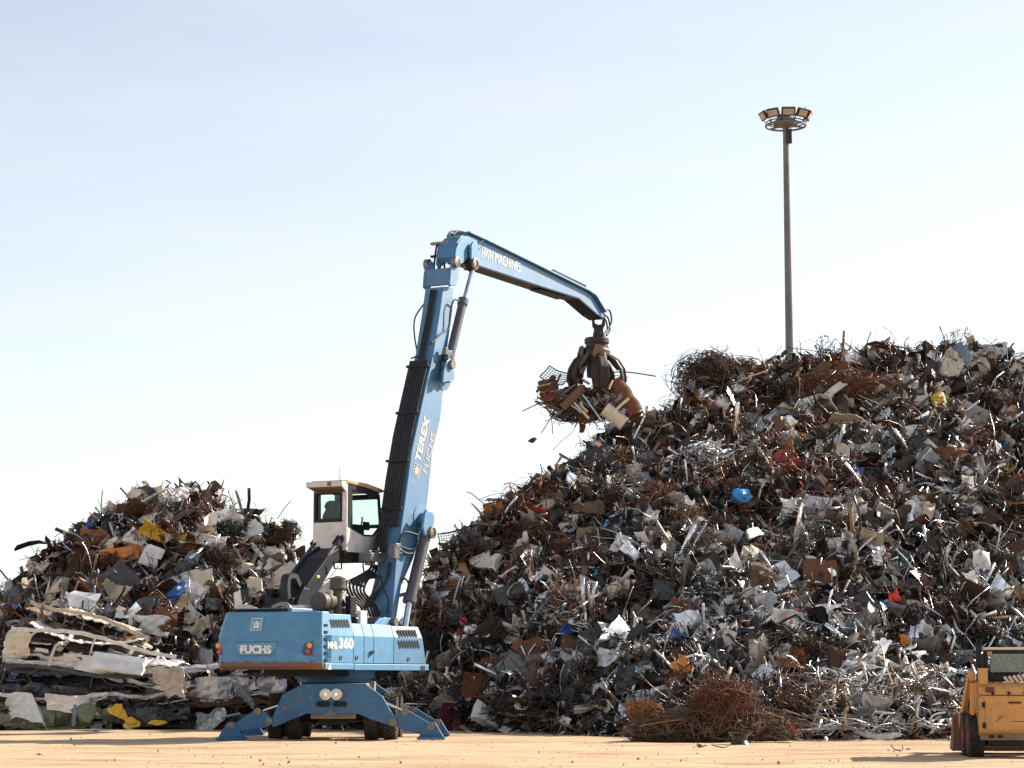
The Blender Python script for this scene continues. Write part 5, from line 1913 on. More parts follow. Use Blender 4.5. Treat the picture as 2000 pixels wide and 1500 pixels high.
def back_hose(pts, r):
    """hose lying on the boom's back face"""
    P = []
    for x, y in pts:
        ub, _ = pv(np.interp(y, [690, 770, 880, 1028, 1085, 1212], [847, 829, 805, 785, 775, 765]), y, bv1)
        v, z = pu(x, y, ub - .07)
        P.append(W(ub - .07, v, z))
    part("hose", tube(smooth_path(P, 6), r, 8), RUBBER, smooth=True)


back_hose([(762, 1100), (757, 1126), (742, 1152), (728, 1174)], .028)
back_hose([(761, 1098), (753, 1134), (735, 1158), (722, 1176)], .028)
back_hose([(744, 1126), (748, 1148), (758, 1172), (756, 1198)], .018)
back_hose([(742, 1122), (732, 1150), (720, 1170)], .018)
hose([(712, 1120), (709, 1105), (711, 1092), (716, 1090)], .1, .022)
mb = [obox(pW(x, y, .30), FU, RV, ZU, .5, .38, .22) for x, y in ((722, 1089), (738, 1088), (753, 1089))]
mb += [obox(pW(x, y, .30), FU, RV, ZU, .12, .12, .16) for x, y in ((718, 1098), (727, 1099), (745, 1100), (751, 1103), (758, 1098), (720, 1081), (738, 1080), (746, 1080))]
mb += [obox(pW(770, 1080, .8), FU, RV, ZU, .25, .18, .3), obox(pW(772, 1066, .8), FU, RV, ZU, .25, .2, .12)]
part("valve_manifold", join(*mb), GREYM, bevel=.012)
for i in range(5):
    hose([(742 + 5 * i, 1015), (740 + 4 * i, 1035), (733 + 5 * i, 1060), (730 + 6 * i, 1086)], .12 + .08 * i, .032)

# --- cab -----------------------------------------------------------
cv0, cv1 = -1.10, -.10
cu0 = pv(677, 1000, cv1)[0]
cu1 = pv(744, 1000, cv1)[0]
zt1 = pv(677, 943, cv1)[1]
zw = pv(677, 1062, cv1)[1]
zb1 = pv(675, 1077, cv1)[1]
cab = empty("cab", W(cu0, (cv0 + cv1) / 2, zb1), parent=mh)
lv = pu(611.5, 1000, cu0)[0]
cv0 = lv
T = .06
zs0, zs1 = pu(640, 1018, cu0)[1], pu(640, 961, cu0)[1]
wl, wr = pu(615, 1000, cu0)[0], pu(666.5, 1000, cu0)[0]
body = []
# rear wall round its window
body.append(uvz_box(cu0, cu0 + T, cv0, cv1, zb1 + .03, zs0))
body.append(uvz_box(cu0, cu0 + T, cv0, wl, zs0, zt1))
body.append(uvz_box(cu0, cu0 + T, wr, cv1, zs0, zt1))
body.append(uvz_box(cu0, cu0 + T, wl, wr, zs1, zt1))
# lower right side with the slanted door line
sd = [pv(x, y, cv1) for x, y in ((678, 1029), (711, 1047.5), (730, 1048), (745, 1028), (745, 1060), (735, 1080), (722, 1081), (675, 1077.5))]
body.append(side_prism([(max(u, cu0 + T), z) for u, z in sd], cv1 - T, cv1))
sdl = [(u, z) for u, z in sd]
body.append(side_prism([(max(u, cu0 + T), z) for u, z in sd], cv0, cv0 + T))
body.append(uvz_box(cu0 + T, cu1 - .25, cv0 + T, cv1 - T, zb1 + .03, zb1 + .12))
part("cab_shell", join(*body), CABW, parent=cab, bevel=.012)
# dark window frames on the right side and front
fr = []
g = {k: pv(x, y, cv1) for k, (x, y) in dict(a=(679, 948), b=(741, 966), c=(744.5, 1028), d=(730, 1047), e=(711, 1046.5), f=(679, 1028)).items()}


def bar(p, q, v0, v1, t=.1):
    p, q = np.array(p), np.array(q)
    d = (q - p) / np.linalg.norm(q - p)
    n_ = np.array([-d[1], d[0]]) * t / 2
    return side_prism([tuple(p + n_), tuple(q + n_), tuple(q - n_), tuple(p - n_)], v0, v1)


for v0, v1 in ((cv1 - .055, cv1 - .005), (cv0 + .005, cv0 + .055)):
    fr += [bar(g['a'], g['b'], v0, v1, .16), bar(g['b'], g['c'], v0 + .002, v1 - .002, .10), bar(g['e'], g['d'], v0, v1, .07), bar(g['d'], g['c'], v0 + .001, v1 - .001, .06), bar(g['f'], g['e'], v0 + .003, v1 - .003, .06), side_prism([(cu0 + T + .005, g['f'][1]), (cu0 + T + .28, g['f'][1] - .06), (cu0 + T + .24, g['a'][1]), (cu0 + T + .005, g['a'][1])], v0 + .004, v1 - .004)]
fr += [uvz_box(cu1 - .06, cu1 - .0, cv0 + .06, cv1 - .06, g['b'][1] - .12, g['b'][1] + .02), uvz_box(cu1 - .05, cu1 + .02, cv0 + .06, cv1 - .06, g['c'][1] - .05, g['c'][1] + .05)]
part("window_frame", join(*fr), GUN, parent=cab, bevel=.01)
wf = [uvz_box(cu0 - .012, cu0 + .03, wl - .03, wl + .05, zs0 - .03, zs1 - .07), uvz_box(cu0 - .012, cu0 + .03, wr - .05, wr + .03, zs0 - .03, zs1 - .07), uvz_box(cu0 - .012, cu0 + .03, wl + .05, wr - .05, zs0 - .03, zs0 + .07), uvz_box(cu0 - .012, cu0 + .03, wl - .03, wr + .03, zs1 - .07, zs1 + .02)]
part("rear_window_frame", join(*wf), GUN, parent=cab, bevel=.006)
part("rear_pane", uvz_box(cu0 + .034, cu0 + .040, wl, wr, zs0, zs1), GLASS, parent=cab)
part("side_pane", extrude([W(*(lambda uz: (uz[0], cv1 - .03, uz[1]))(g[k])) for k in "abcdef"], -RV * .006), GLASS, parent=cab)
part("side_pane", extrude([W(*(lambda uz: (uz[0], cv0 + .03, uz[1]))(g[k])) for k in "abcdef"], RV * .006), GLASS, parent=cab)
part("windscreen", uvz_box(cu1 - .03, cu1 - .024, cv0 + .06, cv1 - .06, g['c'][1], g['b'][1] - .08), GLASS, parent=cab)
# roof with the visor hood over the rear window
zr1 = pu(640, 940, cu0 - .2)[1]
rf = [(cu0 - .16, zt1 + .02), (cu0 - .16, zt1 + .08), (cu1 - .3, zt1 + .1), (cu1 + .18, zt1 - .06), (cu1 + .18, zt1 - .12), (cu1 - .3, zt1 + .02)]
rf = [(cu0 - .05, zt1 + .002), (cu0 - .05, zt1 + .08)] + [pv(x, y, cv1) for x, y in ((715, 944), (742, 954), (753, 960), (742, 963), (715, 952))]
part("roof", side_prism(rf, cv0 - .02, cv1 + .02), MATS["scrap_tan"], parent=cab, bevel=.015)
vl, vr = pu(597.5, 950, cu0 - .42)[0], pu(668, 950, cu0 - .42)[0]
zA, zB_ = pu(630, 940.5, cu0 - .42)[1], pu(630, 950.5, cu0 - .42)[1]
zC_ = pu(640, 962, cu0 - .02)[1]
vis = [W(cu0 - .42, vl, zA), W(cu0 - .42, vl, zB_), W(cu0 - .005, vl + .06, zC_), W(cu0 - .005, vl + .06, zA + .03)]
vis2 = [W(cu0 - .42, vr, zA), W(cu0 - .42, vr, zB_), W(cu0 - .005, cv1, zC_), W(cu0 - .005, cv1, zA + .03)]
vis_o = part("visor", loft([vis, vis2]), CABW, parent=cab, bevel=.012)
gr = [W(cu0 - .40, vl + .04, zB_ + .0), W(cu0 - .40, vr - .04, zB_ + .0), W(cu0 - .03, cv1 - .04, zC_ + .01), W(cu0 - .03, vl + .1, zC_ + .01)]
sl = []
for i in range(14):
    f0, f1 = (i + .15) / 14, (i + .7) / 14
    q = [np.asarray(gr[0]) * (1 - f) + np.asarray(gr[3]) * f - ZU * .008 for f in (f0, f1)] + [np.asarray(gr[1]) * (1 - f) + np.asarray(gr[2]) * f - ZU * .008 for f in (f1, f0)]
    sl.append(extrude(q, ZU * .004))
part("vent_grille", join(*sl), MATS["scrap_dark_rusty"] if "scrap_dark_rusty" in MATS else DRUST, parent=vis_o)
c = pu(643, 945, cu0 - .42)
part("beacon_patch", uvz_box(cu0 - .428, cu0 - .415, c[0] - .06, c[0] + .06, c[1] - .055, c[1] + .055), MATS["scrap_rust_orange"], parent=vis_o)
a = W(cu0 - .2, pu(664, 938, cu0 - .2)[0], zA)
part("aerial", tube([a, a + ZU * .08, a + ZU * .38 - RV * .02], [.02, .008, .005], 6), GUN, parent=cab)
# inside: seat, console, blind
su = (cu0 + .35)
vs = pu(645, 1000, su)[0]
seat = part("seat", join(*[loft([[W(su + du, vs + w_ * math.cos(a) , z + h_ * math.sin(a)) for a in np.arange(14) / 14 * 2 * math.pi] for du in (0, .14)]) for (w_, h_, z, du) in ((.27, .36, zs0 + .05, 0), (.20, .15, zs0 + .43, 0))], uvz_box(su, su + .5, vs - .27, vs + .27, zs0 - .45, zs0 - .28)), plain("seat_fabric", (.035, .037, .042), .9), parent=cab, smooth=False, bevel=.03)
part("console", join(uvz_box(su + .3, su + .75, cv1 - .3, cv1 - .12, zs0 - .35, zs0 - .05), tube(smooth_path([W(su + .7, cv1 - .2, zs0 - .1), W(su + .78, cv1 - .2, zs0 + .1), W(su + .76, cv1 - .2, zs0 + .16)], 4), [.02] * 8 + [.03], 8)), GUN, parent=cab)
part("monitor", obox(W(cu1 - .35, cv1 - .25, zs0 - .05), FU, RV, ZU, .28, .05, .22), GUN, parent=cab)
c = pu(624, 990, cu0 + .9)
part("inner_post", uvz_box(cu1 - .2, cu1 - .1, c[0] + .06, c[0] + .2, zs0 - .3, zt1), GUN, parent=cab)
# cab carrier frame and its lifting arms
part("cab_floor_frame", join(side_prism([pv(x, y, cv1 - .05) for x, y in ((675, 1077), (722, 1081), (735, 1080), (735, 1092), (727, 1099), (690, 1098), (676, 1090))], cv0 + .1, cv1 - .05), uvz_box(cu0 - .02, cu0 + .15, cv0 + .02, cv1 - .04, pu(640, 1088, cu0)[1], zb1 + .03)), GUN, parent=cab, bevel=.015)
sx = [pW(x, y, cv1) for x, y in ((652, 1096), (653, 1110), (667, 1111), (667, 1098))]
part("step", tube(sx, .025, 6), GUN, parent=cab)
arm = empty("lifting_arm", W(-1.6, -.6, 3.05), parent=mh)
am = [pv(x, y, -.25) for x, y in ((588, 1172), (600, 1140), (640, 1084), (672, 1062), (676, 1090), (652, 1100), (612, 1170))]
part("main_arm", join(side_prism(am, -.32, -.22), side_prism(am, -1.0, -.90), side_prism([(u + .02, z - .05) for u, z in am], -.9, -.32)), GUN, parent=arm, bevel=.015)
c = pW(622, 1126, -.215)
part("sticker", obox(c, FU, RV, ZU, .14, .004, .07), MATS["scrap_yellow"], parent=arm)
for (x0, y0, x1, y1, v) in ((620, 1054, 540, 1160, -1.12), (664, 1052, 588, 1160, -.28)):
    a, b = pW(x0, y0, v), pW(x1, y1, v)
    m = a * .62 + b * .38
    part("tie_rod", join(tube([a, m], .05, 10), tube([m, b], .05, 10)), CYLM, parent=arm)
    part("rod_fork", join(*[obox(a * .97 + b * .03 + RV * s, (a - b) / np.linalg.norm(a - b), RV, np.cross((a - b) / np.linalg.norm(a - b), RV), .4, .03, .13) for s in (-.07, .07)]), GUN, parent=arm)
    part("pin", disc(a, RV, .07, .2, 14), GUN, parent=arm)
# tower base of the arms
bs = [pv(x, y, -.3) for x, y in ((572, 1190), (578, 1168), (588, 1148), (598, 1150), (604, 1168), (604, 1192))]
part("arm_base", join(side_prism(bs, -.3, -.2), side_prism(bs, -1.2, -1.1), uvz_box(bs[0][0], bs[-1][0], -1.1, -.3, 2.9, 3.5)), GUN, parent=arm, bevel=.02)
P = smooth_path([pW(x, y, -.5) for x, y in ((560, 1176), (557, 1150), (560, 1128), (572, 1126), (580, 1142), (590, 1150))], 6)
ch = []
Pn, Tn, Nn, Bn = frames(P)
for i in range(len(P)):
    ch.append(obox(P[i], Tn[i], RV, np.cross(Tn[i], RV), .05, .22, .13))
part("cable_chain", join(*ch), RUBBER, parent=arm)

# --- the grab ------------------------------------------------------
GV = .5
tip = pW(1172, 618, GV)
grab = empty("grab", pW(1163, 700, GV), parent=mh)
g0 = pW(1163, 700, GV)
GS = np.linalg.norm(pW(1263, 700, GV) - g0) * 0 + 1.0
yk = [(x, y) for x, y in ((1156, 619), (1161, 622), (1162, 631), (1168, 634), (1175, 633), (1177, 622), (1182, 616), (1182, 634), (1175, 646), (1164, 646), (1157, 636))]
part("yoke", extrude([at(x, y, tip[1] - .12) for x, y in yk], (0, .24, 0)), DRUST, parent=grab, bevel=.02)
cx, cy = 1169, 655
P = at(1169, 655, tip[1])
part("swivel", join(obox(P, (1, 0, 0), (0, 1, 0), (0, 0, 1), .3, .35, .45), tube([at(1158, 654, tip[1]), at(1181, 656, tip[1])], .09, 12), tube([P - (0, .25, 0), P + (0, .25, 0)], .09, 12)), DRUST, parent=grab, bevel=.02)
P = at(1165.5, 671, tip[1])
part("rotator", lathe(P, ZU, [(0, .18), (.36, .18), (.40, .14), (.40, 0), (.36, -.02), (.36, -.12), (.40, -.14), (.40, -.2), (0, -.2)], 26), DRUST, parent=grab)
hub = at(1163, 692, tip[1])
part("hub", lathe(hub, ZU, [(0, .22), (.42, .2), (.48, .1), (.48, -.05), (.30, -.35), (.28, -.75), (0, -.8)], 20), DRUST, parent=grab)
for k in range(5):
    a = math.radians(-82 + 72 * k)
    er = np.array([math.cos(a), math.sin(a), 0])
    et = np.array([-math.sin(a), math.cos(a), 0])
    tine = empty("tine", hub + er * .4, parent=grab)
    prof = [(.50, -.05, .16), (.72, -.20, .22), (.91, -.50, .28), (.96, -.86, .30), (.86, -1.18, .23), (.64, -1.45, .13), (.50, -1.58, .05)]
    inn = [(.40, -.18), (.60, -.35), (.76, -.58), (.81, -.87), (.72, -1.15), (.56, -1.38), (.47, -1.54)]
    R = []
    for (r, z, w_), (ri, zi) in zip(prof, inn):
        o, i_ = hub + er * r + ZU * z, hub + er * ri + ZU * zi
        n_ = (o - i_) * .25
        R.append([o + et * .05, o - et * .05, o - n_ - et * w_, i_ + n_ - et * w_, i_ + n_ * 1.6 - et * w_ * .5, i_ + n_ * 1.6 + et * w_ * .5, i_ + n_ + et * w_, o - n_ + et * w_])
    part("shell", loft(R), DRUST, parent=tine, bevel=.01)
    rib = [hub + er * r + ZU * z for r, z, _ in prof] + [hub + er * (r - .12) + ZU * (z + .04) for r, z, _ in prof[::-1]]
    part("rib", extrude([p - et * .04 + er * .06 for p in rib], et * .08), DRUST, parent=tine, bevel=.008)
    # cylinder cover plate and cylinder above the tine
    o = hub + er * .44 + ZU * -.1
    pl_ = [o + et * x + ZU * y + er * (.10 - y * .18) for x, y in ((-.10, .34), (.10, .34), (.19, .1), (.17, -.32), (.08, -.48), (-.08, -.48), (-.17, -.32), (-.19, .1))]
    if k != 1:
        part("cover_plate", extrude(pl_, er * .05), paint("cover_plate_rust_%d" % k, (.10, .05, .035) if k else (.22, .12, .08), rough=.7, rust=.3, dirt=.3, scale=3), parent=tine, bevel=.01)
        part("pin", disc(o + er * .16, er, .06, .04, 12), GUN, parent=tine)
    part("cylinder", tube([hub + er * .32 + ZU * .05 + et * .2, hub + er * .62 - ZU * .35 + et * .2, hub + er * .72 - ZU * .5 + et * .18], [.075, .075, .05], 10), CYLM, parent=tine)
for pts, v in (([(1174, 608), (1190, 606), (1194, 630), (1182, 650), (1177, 656)], .7), ([(1178, 612), (1188, 622), (1191, 644), (1184, 656)], .55), ([(1176, 614), (1184, 628), (1186, 645), (1180, 652)], .4)):
    P = smooth_path([pW(x, y, v) for x, y in pts], 6)
    part("hose", tube(P, .03, 8), RUBBER, parent=grab, smooth=True)
# ------------------------------------------------------------------ high lamp mast behind the big heap
MY = 110.0
mast = empty("lamp_mast", (at(1553, 1324, MY)[0], MY, 0))
tag(mast, "tall grey floodlight mast standing behind the big scrap heap", "lamp mast")
MX = mast.location[0]
ztop = at(1535, 236, MY)[2]
MGAL = paint("mast_galvanised", (.17, .17, .175), rough=.6, metal=.15, rust=.1, dirt=.4, scale=.8)
FRAMEM = plain("lamp_black_housing", (.03, .028, .03), .5)
LENSM = paint("lamp_tan_reflection", (.50, .40, .30), rough=.25, rust=0, dirt=.35, scale=3, bump=0)  # tan base stands for the lit ground reflected in the glass
link("pole", tube([(MX, MY, 0), (MX, MY, ztop * .5), (MX, MY, ztop)], [.30, .22, .145], 12), MGAL, parent=mast)
cz = at(1535, 244, MY)[2]
RR = 1.02
link("ring", join(tube([(MX + RR * math.cos(a), MY + RR * math.sin(a), cz - .05) for a in np.linspace(0, 2 * math.pi, 33)], .055, 8), tube([(MX + RR * .98 * math.cos(a), MY + RR * .98 * math.sin(a), cz + .12) for a in np.linspace(0, 2 * math.pi, 33)], .035, 8),
                  *[tube([(MX, MY, cz - .05), (MX + RR * math.cos(a), MY + RR * math.sin(a), cz - .05)], .04, 6) for a in np.arange(6) / 6 * 2 * math.pi + .3]), MGAL, parent=mast)
link("head_frame", lathe((MX, MY, cz), (0, 0, 1), [(0, .5), (.42, .5), (.52, .22), (.62, .18), (.62, -.02), (.5, -.06), (.16, -.1), (.16, -.3)], 22), MGAL, parent=mast)
link("cable_box", join(obox((MX + .22, MY - .1, cz - .62), (1, 0, 0), (0, 1, 0), (0, 0, 1), .14, .2, .75), obox((MX + .06, MY - .2, cz - .62), (1, 0, 0), (0, 1, 0), (0, 0, 1), .1, .1, .8)), FRAMEM, parent=mast)
link("aerial", tube([(MX + 1.0, MY - .2, cz + .2), (MX + 1.0, MY - .2, cz + .95)], .02, 6), FRAMEM, parent=mast)
for k in range(5):
    a = math.radians(-90 + (k - 2) * 38)
    d = np.array([math.cos(a), math.sin(a), 0])
    fl = empty("floodlight", (MX + d[0] * 1.3, MY + d[1] * 1.3, cz + .6), parent=mast)
    c = np.array([MX, MY, cz + .38]) + d * 1.26
    n = d * .86 - ZU * .5
    n /= np.linalg.norm(n)
    ex = np.cross(ZU, d)
    ey = np.cross(n, ex)
    o = link("housing", obox(c - n * .06, ex, ey, n, .72, .46, .14), FRAMEM, parent=fl, bevel=.02)
    link("lens", obox(c + n * .012, ex, ey, n, .56, .31, .012), LENSM, parent=fl)
    link("bracket", join(tube([c - n * .1 + ex * .3, c - n * .1 + ex * .3 - ZU * .4 - d * .25, np.array([MX, MY, cz - .03]) + d * 1.0], .028, 6), tube([c - n * .1 - ex * .3, c - n * .1 - ex * .3 - ZU * .4 - d * .25, np.array([MX, MY, cz - .03]) + d * 1.0], .028, 6)), FRAMEM, parent=fl)

# ------------------------------------------------------------------ skid steer loader at the right edge
SO = np.array([9.5, 41.7, 0.0])
sa = math.radians(6)
SXv, SYv = np.array([math.cos(sa), -math.sin(sa), 0]), np.array([math.sin(sa), math.cos(sa), 0])
sk = empty("skid_loader", SO)
tag(sk, "worn orange yellow skid steer loader seen from behind at the foot of the big heap", "loader")


def S(VF):
    V = np.asarray(VF[0], float)
    return (SO + V[:, :1] * SXv + V[:, 1:2] * SYv + V[:, 2:3] * ZU, VF[1])


def sp(name, VF, mat, parent=sk, **k):
    return link(name, S(VF), mat, parent=parent, **k)


def zpx(py):
    return 1.5 + (1324 - py) / 103.1


ORNG = paint("worn_orange_paint", (0.58, 0.29, 0.095), rough=0.6, rust=0.26, dirt=0.5, scale=2.6, rustcol=(.08, .035, .018), dirtcol=(.30, .16, .08), bump=.1)
scratched(ORNG)
bz0, bz1, bt = zpx(1444), zpx(1432), zpx(1334)
# rear body: side cheeks, door, hood
prof = [(0.05, bz1), (0.0, bz1 + .06), (-.02, zpx(1357)), (.02, bt - .08), (.12, bt), (1.2, bt + .03), (2.2, bt - .25), (2.2, .42), (.2, .40)]
sp("body", extrude([(-.66, y, z) for y, z in prof], (1.32, 0, 0)), ORNG, bevel=.03)
sp("rear_door", extrude([(-.56, y - .018, z) for y, z in [(0.0, bz1 + .07), (-.02, zpx(1359)), (.0, zpx(1359)), (.02, bz1 + .07)]], (1.12, 0, 0)), ORNG, bevel=.012)
sp("seam", obox((0, -.022, zpx(1357.5)), (1, 0, 0), (0, 1, 0), (0, 0, 1), 1.28, .012, .014), DARK)
for x in (-.4, -.1, .2, .5):
    sp("bolt", lathe((x, -.02, zpx(1353.5)), (0, -1, 0), [(.03, -.01), (.03, .012), (0, .014)], 12), GUN)
for s in (-1, 1):
    sp("corner_post", obox((s * .56, .14, (bt + zpx(1308)) / 2 + .0), (1, 0, 0), (0, 1, 0), (0, 0, 1), .17, .26, zpx(1308) - bt + .06), ORNG, bevel=.02)
    sp("tail_lamp", obox((s * .45, -.012, zpx(1347)), (1, 0, 0), (0, 1, 0), (0, 0, 1), .16, .03, .10), plain("dark_red_lens", (.10, .008, .008), .25) if s < 0 else MATS["dark_red_lens"], bevel=.008)
    # lift arm with its tower
    arm_ = [(s * .74, y, z) for y, z in ((.25, zpx(1330)), (.55, zpx(1322)), (1.9, .85), (2.9, .42), (2.95, .62), (1.9, 1.08), (.6, zpx(1306)), (.3, zpx(1312)))]
    sp("lift_arm", extrude([(x - .05, y, z) for x, y, z in arm_], (.10, 0, 0)), ORNG, bevel=.015)
    sp("arm_link", join(extrude([(s * .76 - .04, y, z) for y, z in ((.10, zpx(1334)), (.24, zpx(1334)), (.34, zpx(1396)), (.20, zpx(1396)))], (.08, 0, 0)), obox((s * .68, .26, zpx(1389)), (1, 0, 0), (0, 1, 0), (0, 0, 1), .24, .1, .07)), ORNG, bevel=.012)
    sp("post", join(obox((s * .6, .34, (zpx(1310) + zpx(1256)) / 2), (1, 0, 0), (0, 1, 0), (0, 0, 1), .11, .12, zpx(1256) - zpx(1310)), obox((s * .6 - .03, .32, zpx(1256) + .03), (1, 0, 0), (0, 1, 0), (0, 0, 1), .03, .06, .10), obox((s * .6 + .04, .32, zpx(1256) + .03), (1, 0, 0), (0, 1, 0), (0, 0, 1), .03, .06, .10)), GUN, bevel=.008)
    for yy in (.62, 1.66):
        wh = empty("wheel", SO + SXv * (s * .69) + SYv * yy + ZU * .405, parent=sk)
        c = (s * .69, yy, .405)
        ty = lathe(c, (1, 0, 0), [(.24, -.13), (.33, -.155), (.385, -.14), (.395, -.10), (.395, .10), (.385, .14), (.33, .155), (.24, .13)], 36)
        lg = []
        for i in range(18):
            for sd in (-1, 1):
                a = (i + (.5 if sd > 0 else 0)) / 18 * 2 * math.pi
                er = np.array([0, math.cos(a), math.sin(a)])
                et = np.array([sd * .62, -math.sin(a) * .78, math.cos(a) * .78])
                ex = np.cross(et, er)
                lg.append(obox(np.array(c) + er * .40 + np.array([sd * .075, 0, 0]), ex, et, er, .06, .19, .035))
        sp("tyre", join(ty, *lg), TYRE, parent=wh)
        sp("rim", lathe(c, (s, 0, 0), [(0, .03), (.10, .03), (.14, .0), (.20, .02), (.235, .125), (.25, .13), (.25, -.12), (.1, -.1), (0, -.1)], 28), PAL["red"], parent=wh)
sp("door_handle", join(obox((.0, -.05, zpx(1372)), (1, 0, 0), (0, 1, 0), (0, 0, 1), .22, .03, .03), obox((-.1, -.03, zpx(1372)), (1, 0, 0), (0, 1, 0), (0, 0, 1), .03, .05, .03), obox((.1, -.03, zpx(1372)), (1, 0, 0), (0, 1, 0), (0, 0, 1), .03, .05, .03)), GUN)
for z in (1376, 1416):
    sp("hinge", join(obox((-.575, -.03, zpx(z)), (1, 0, 0), (0, 1, 0), (0, 0, 1), .06, .03, .09), tube([(-.56, -.045, zpx(z) - .06), (-.56, -.045, zpx(z) + .06)], .015, 8)), GUN)
sp("dent_scrape", join(*[obox((x, -.024 + .0005 * i, zpx(y)), (math.cos(a), 0, math.sin(a)), (0, 1, 0), (-math.sin(a), 0, math.cos(a)), w_, .006, .012) for i, (x, y, a, w_) in enumerate(((-.30, 1404, .6, .16), (-.26, 1398, .2, .14), (.1, 1408, 0, .3), (.22, 1400, 1.5, .2), (-.02, 1366, .05, .26), (-.42, 1390, 1.5, .3), (.33, 1412, 1.4, .16)))]), PAL["dark rusty"])
sp("chassis", obox((0, 1.1, .36), (1, 0, 0), (0, 1, 0), (0, 0, 1), 1.0, 2.0, .28), GUN, bevel=.02)
sp("bumper", join(obox((0, .10, zpx(1438)), (1, 0, 0), (0, 1, 0), (0, 0, 1), 1.28, .16, .13)), paint("bumper_grimy", (.24, .15, .08), rough=.7, rust=.25, dirt=.6, scale=3), bevel=.015)
for x in (-.44, -.28, .28, .44):
    sp("slot", obox((x, .015, zpx(1437)), (1, 0, 0), (0, 1, 0), (0, 0, 1), .10, .02, .05), DARK)
# cab
ct = zpx(1268)
cab2 = empty("cab", SO + SYv * .9 + ZU * 1.5, parent=sk)
fr2 = [obox((s * .47, y, (bt + ct) / 2 - .02), (1, 0, 0), (0, 1, 0), (0, 0, 1), .09, .10, ct - bt) for s in (-1, 1) for y in (.42, 1.75)]
fr2 += [obox((0, .42, ct - .06), (1, 0, 0), (0, 1, 0), (0, 0, 1), .86, .09, .10), obox((0, .42, zpx(1324)), (1, 0, 0), (0, 1, 0), (0, 0, 1), .86, .09, .14)]
fr2 += [obox((s * .475, 1.08, z), (1, 0, 0), (0, 1, 0), (0, 0, 1), .06, 1.25, .06) for s in (-1, 1) for z in (bt + .1, bt + .3, ct - .1)]
sp("cab_frame", join(*fr2), GUN, parent=cab2, bevel=.02)
sp("roof", obox((0, 1.08, ct + .012), (1, 0, 0), (0, 1, 0), (0, 0, 1), 1.06, 1.5, .05), PAL["cream"], parent=cab2, bevel=.015)
gm, gn, gl, gp = nodes_of("dusty_window")
dv_ = tex_vec(gn, gl)
gl.new(ramp(gn, gl, noise(gn, gl, dv_, 9, 6, .75), .35, .7, .12, .5), gp.inputs["Roughness"])
gl.new(mixc(gn, gl, ramp(gn, gl, noise(gn, gl, dv_, 24, 5, .8), .45, .7), (.10, .13, .12), (.30, .34, .32)), gp.inputs["Base Color"])
gp.inputs["Specular IOR Level"].default_value = .7
sp("rear_window", obox((0, .372, (zpx(1277) + zpx(1313)) / 2), (1, 0, 0), (0, 1, 0), (0, 0, 1), .78, .012, zpx(1277) - zpx(1313)), gm, parent=cab2, bevel=.005)
sp("seat", join(obox((0, 1.15, 1.35), (1, 0, 0), (0, 1, 0), (0, 0, 1), .5, .12, .55), obox((0, 1.35, 1.08), (1, 0, 0), (0, 1, 0), (0, 0, 1), .5, .45, .12)), MATS["seat_fabric"], parent=cab2, bevel=.03)
sp("work_lamp", obox((-.40, .35, ct - .08), (1, 0, 0), (0, 1, 0), (0, 0, 1), .09, .05, .08), PAL["tan"], parent=cab2, bevel=.01)
sp("grille", join(*[obox((-.1 + i * .085, .30, bt + .06 + .012 * i), (.8, 0, .6), (0, 1, 0), (-.6, 0, .8), .05, .08, .14) for i in range(9)]), PAL["cream"])
# bucket in front
bk = [(2.75, .12), (2.75, .78), (2.85, .80), (3.35, .30), (3.6, .06), (3.0, .03)]
sp("bucket", join(extrude([(-.90, y, z) for y, z in bk], (.04, 0, 0)), extrude([(.86, y, z) for y, z in bk], (.04, 0, 0)), extrude([(-.86, y, z) for y, z in ((2.75, .12), (2.75, .78), (2.79, .78), (2.79, .12))], (1.72, 0, 0)), extrude([(-.86, y, z) for y, z in ((2.79, .04), (3.6, .03), (3.6, .07), (2.79, .12))], (1.72, 0, 0))), PAL["brown"], bevel=.01)
sp("bucket_arm", join(*[obox((s * .5, 2.5, .35), (1, 0, 0), (0, 1, 0), (0, 0, 1), .12, .7, .3) for s in (-1, 1)]), GUN, bevel=.02)
# ------------------------------------------------------------------ flattened cars at the foot of the smaller heap


def car_side(rng, L, H, arches, r):
    nx, ny = 44, 9
    gx, gy = np.meshgrid(np.linspace(-.5, .5, nx), np.linspace(0, 1, ny), indexing='ij')
    x, z = gx * L, gy * H
    y = np.zeros_like(x)
    for i in range(6):
        a = rng.uniform(0, 2 * math.pi)
        y += .13 / (1 + .4 * i) * (tri((x * math.cos(a) + z * 1.6 * math.sin(a)) * rng.uniform(.4, 1.9) + rng.uniform(0, 1)) - .5)
    y -= .10 * np.sin(gy * math.pi)
    z = z + .10 * H * np.sin(gx * 7 + rng.uniform(0, 6)) + .05 * H * np.sin(gx * 19 + rng.uniform(0, 6))
    x = x + rng.normal(0, .022, x.shape)
    V = np.stack([x, y, z], -1).reshape(-1, 3)
    i, j = np.meshgrid(np.arange(nx - 1), np.arange(ny - 1), indexing='ij')
    a = (i * ny + j).ravel()
    Q = np.stack([a, a + ny, a + ny + 1, a + 1], -1)
    c = V[Q].mean(1)
    keep = np.ones(len(Q), bool)
    for ax in arches:
        keep &= ((c[:, 0] - ax * L) ** 2 + ((c[:, 2]) * 1.25) ** 2) > r * r
    # torn top edge
    top = .80 + .2 * np.sin(c[:, 0] * 5 + rng.uniform(0, 6)) * np.sin(c[:, 0] * 2.1)
    keep &= c[:, 2] / H < top
    return V, Q[keep]


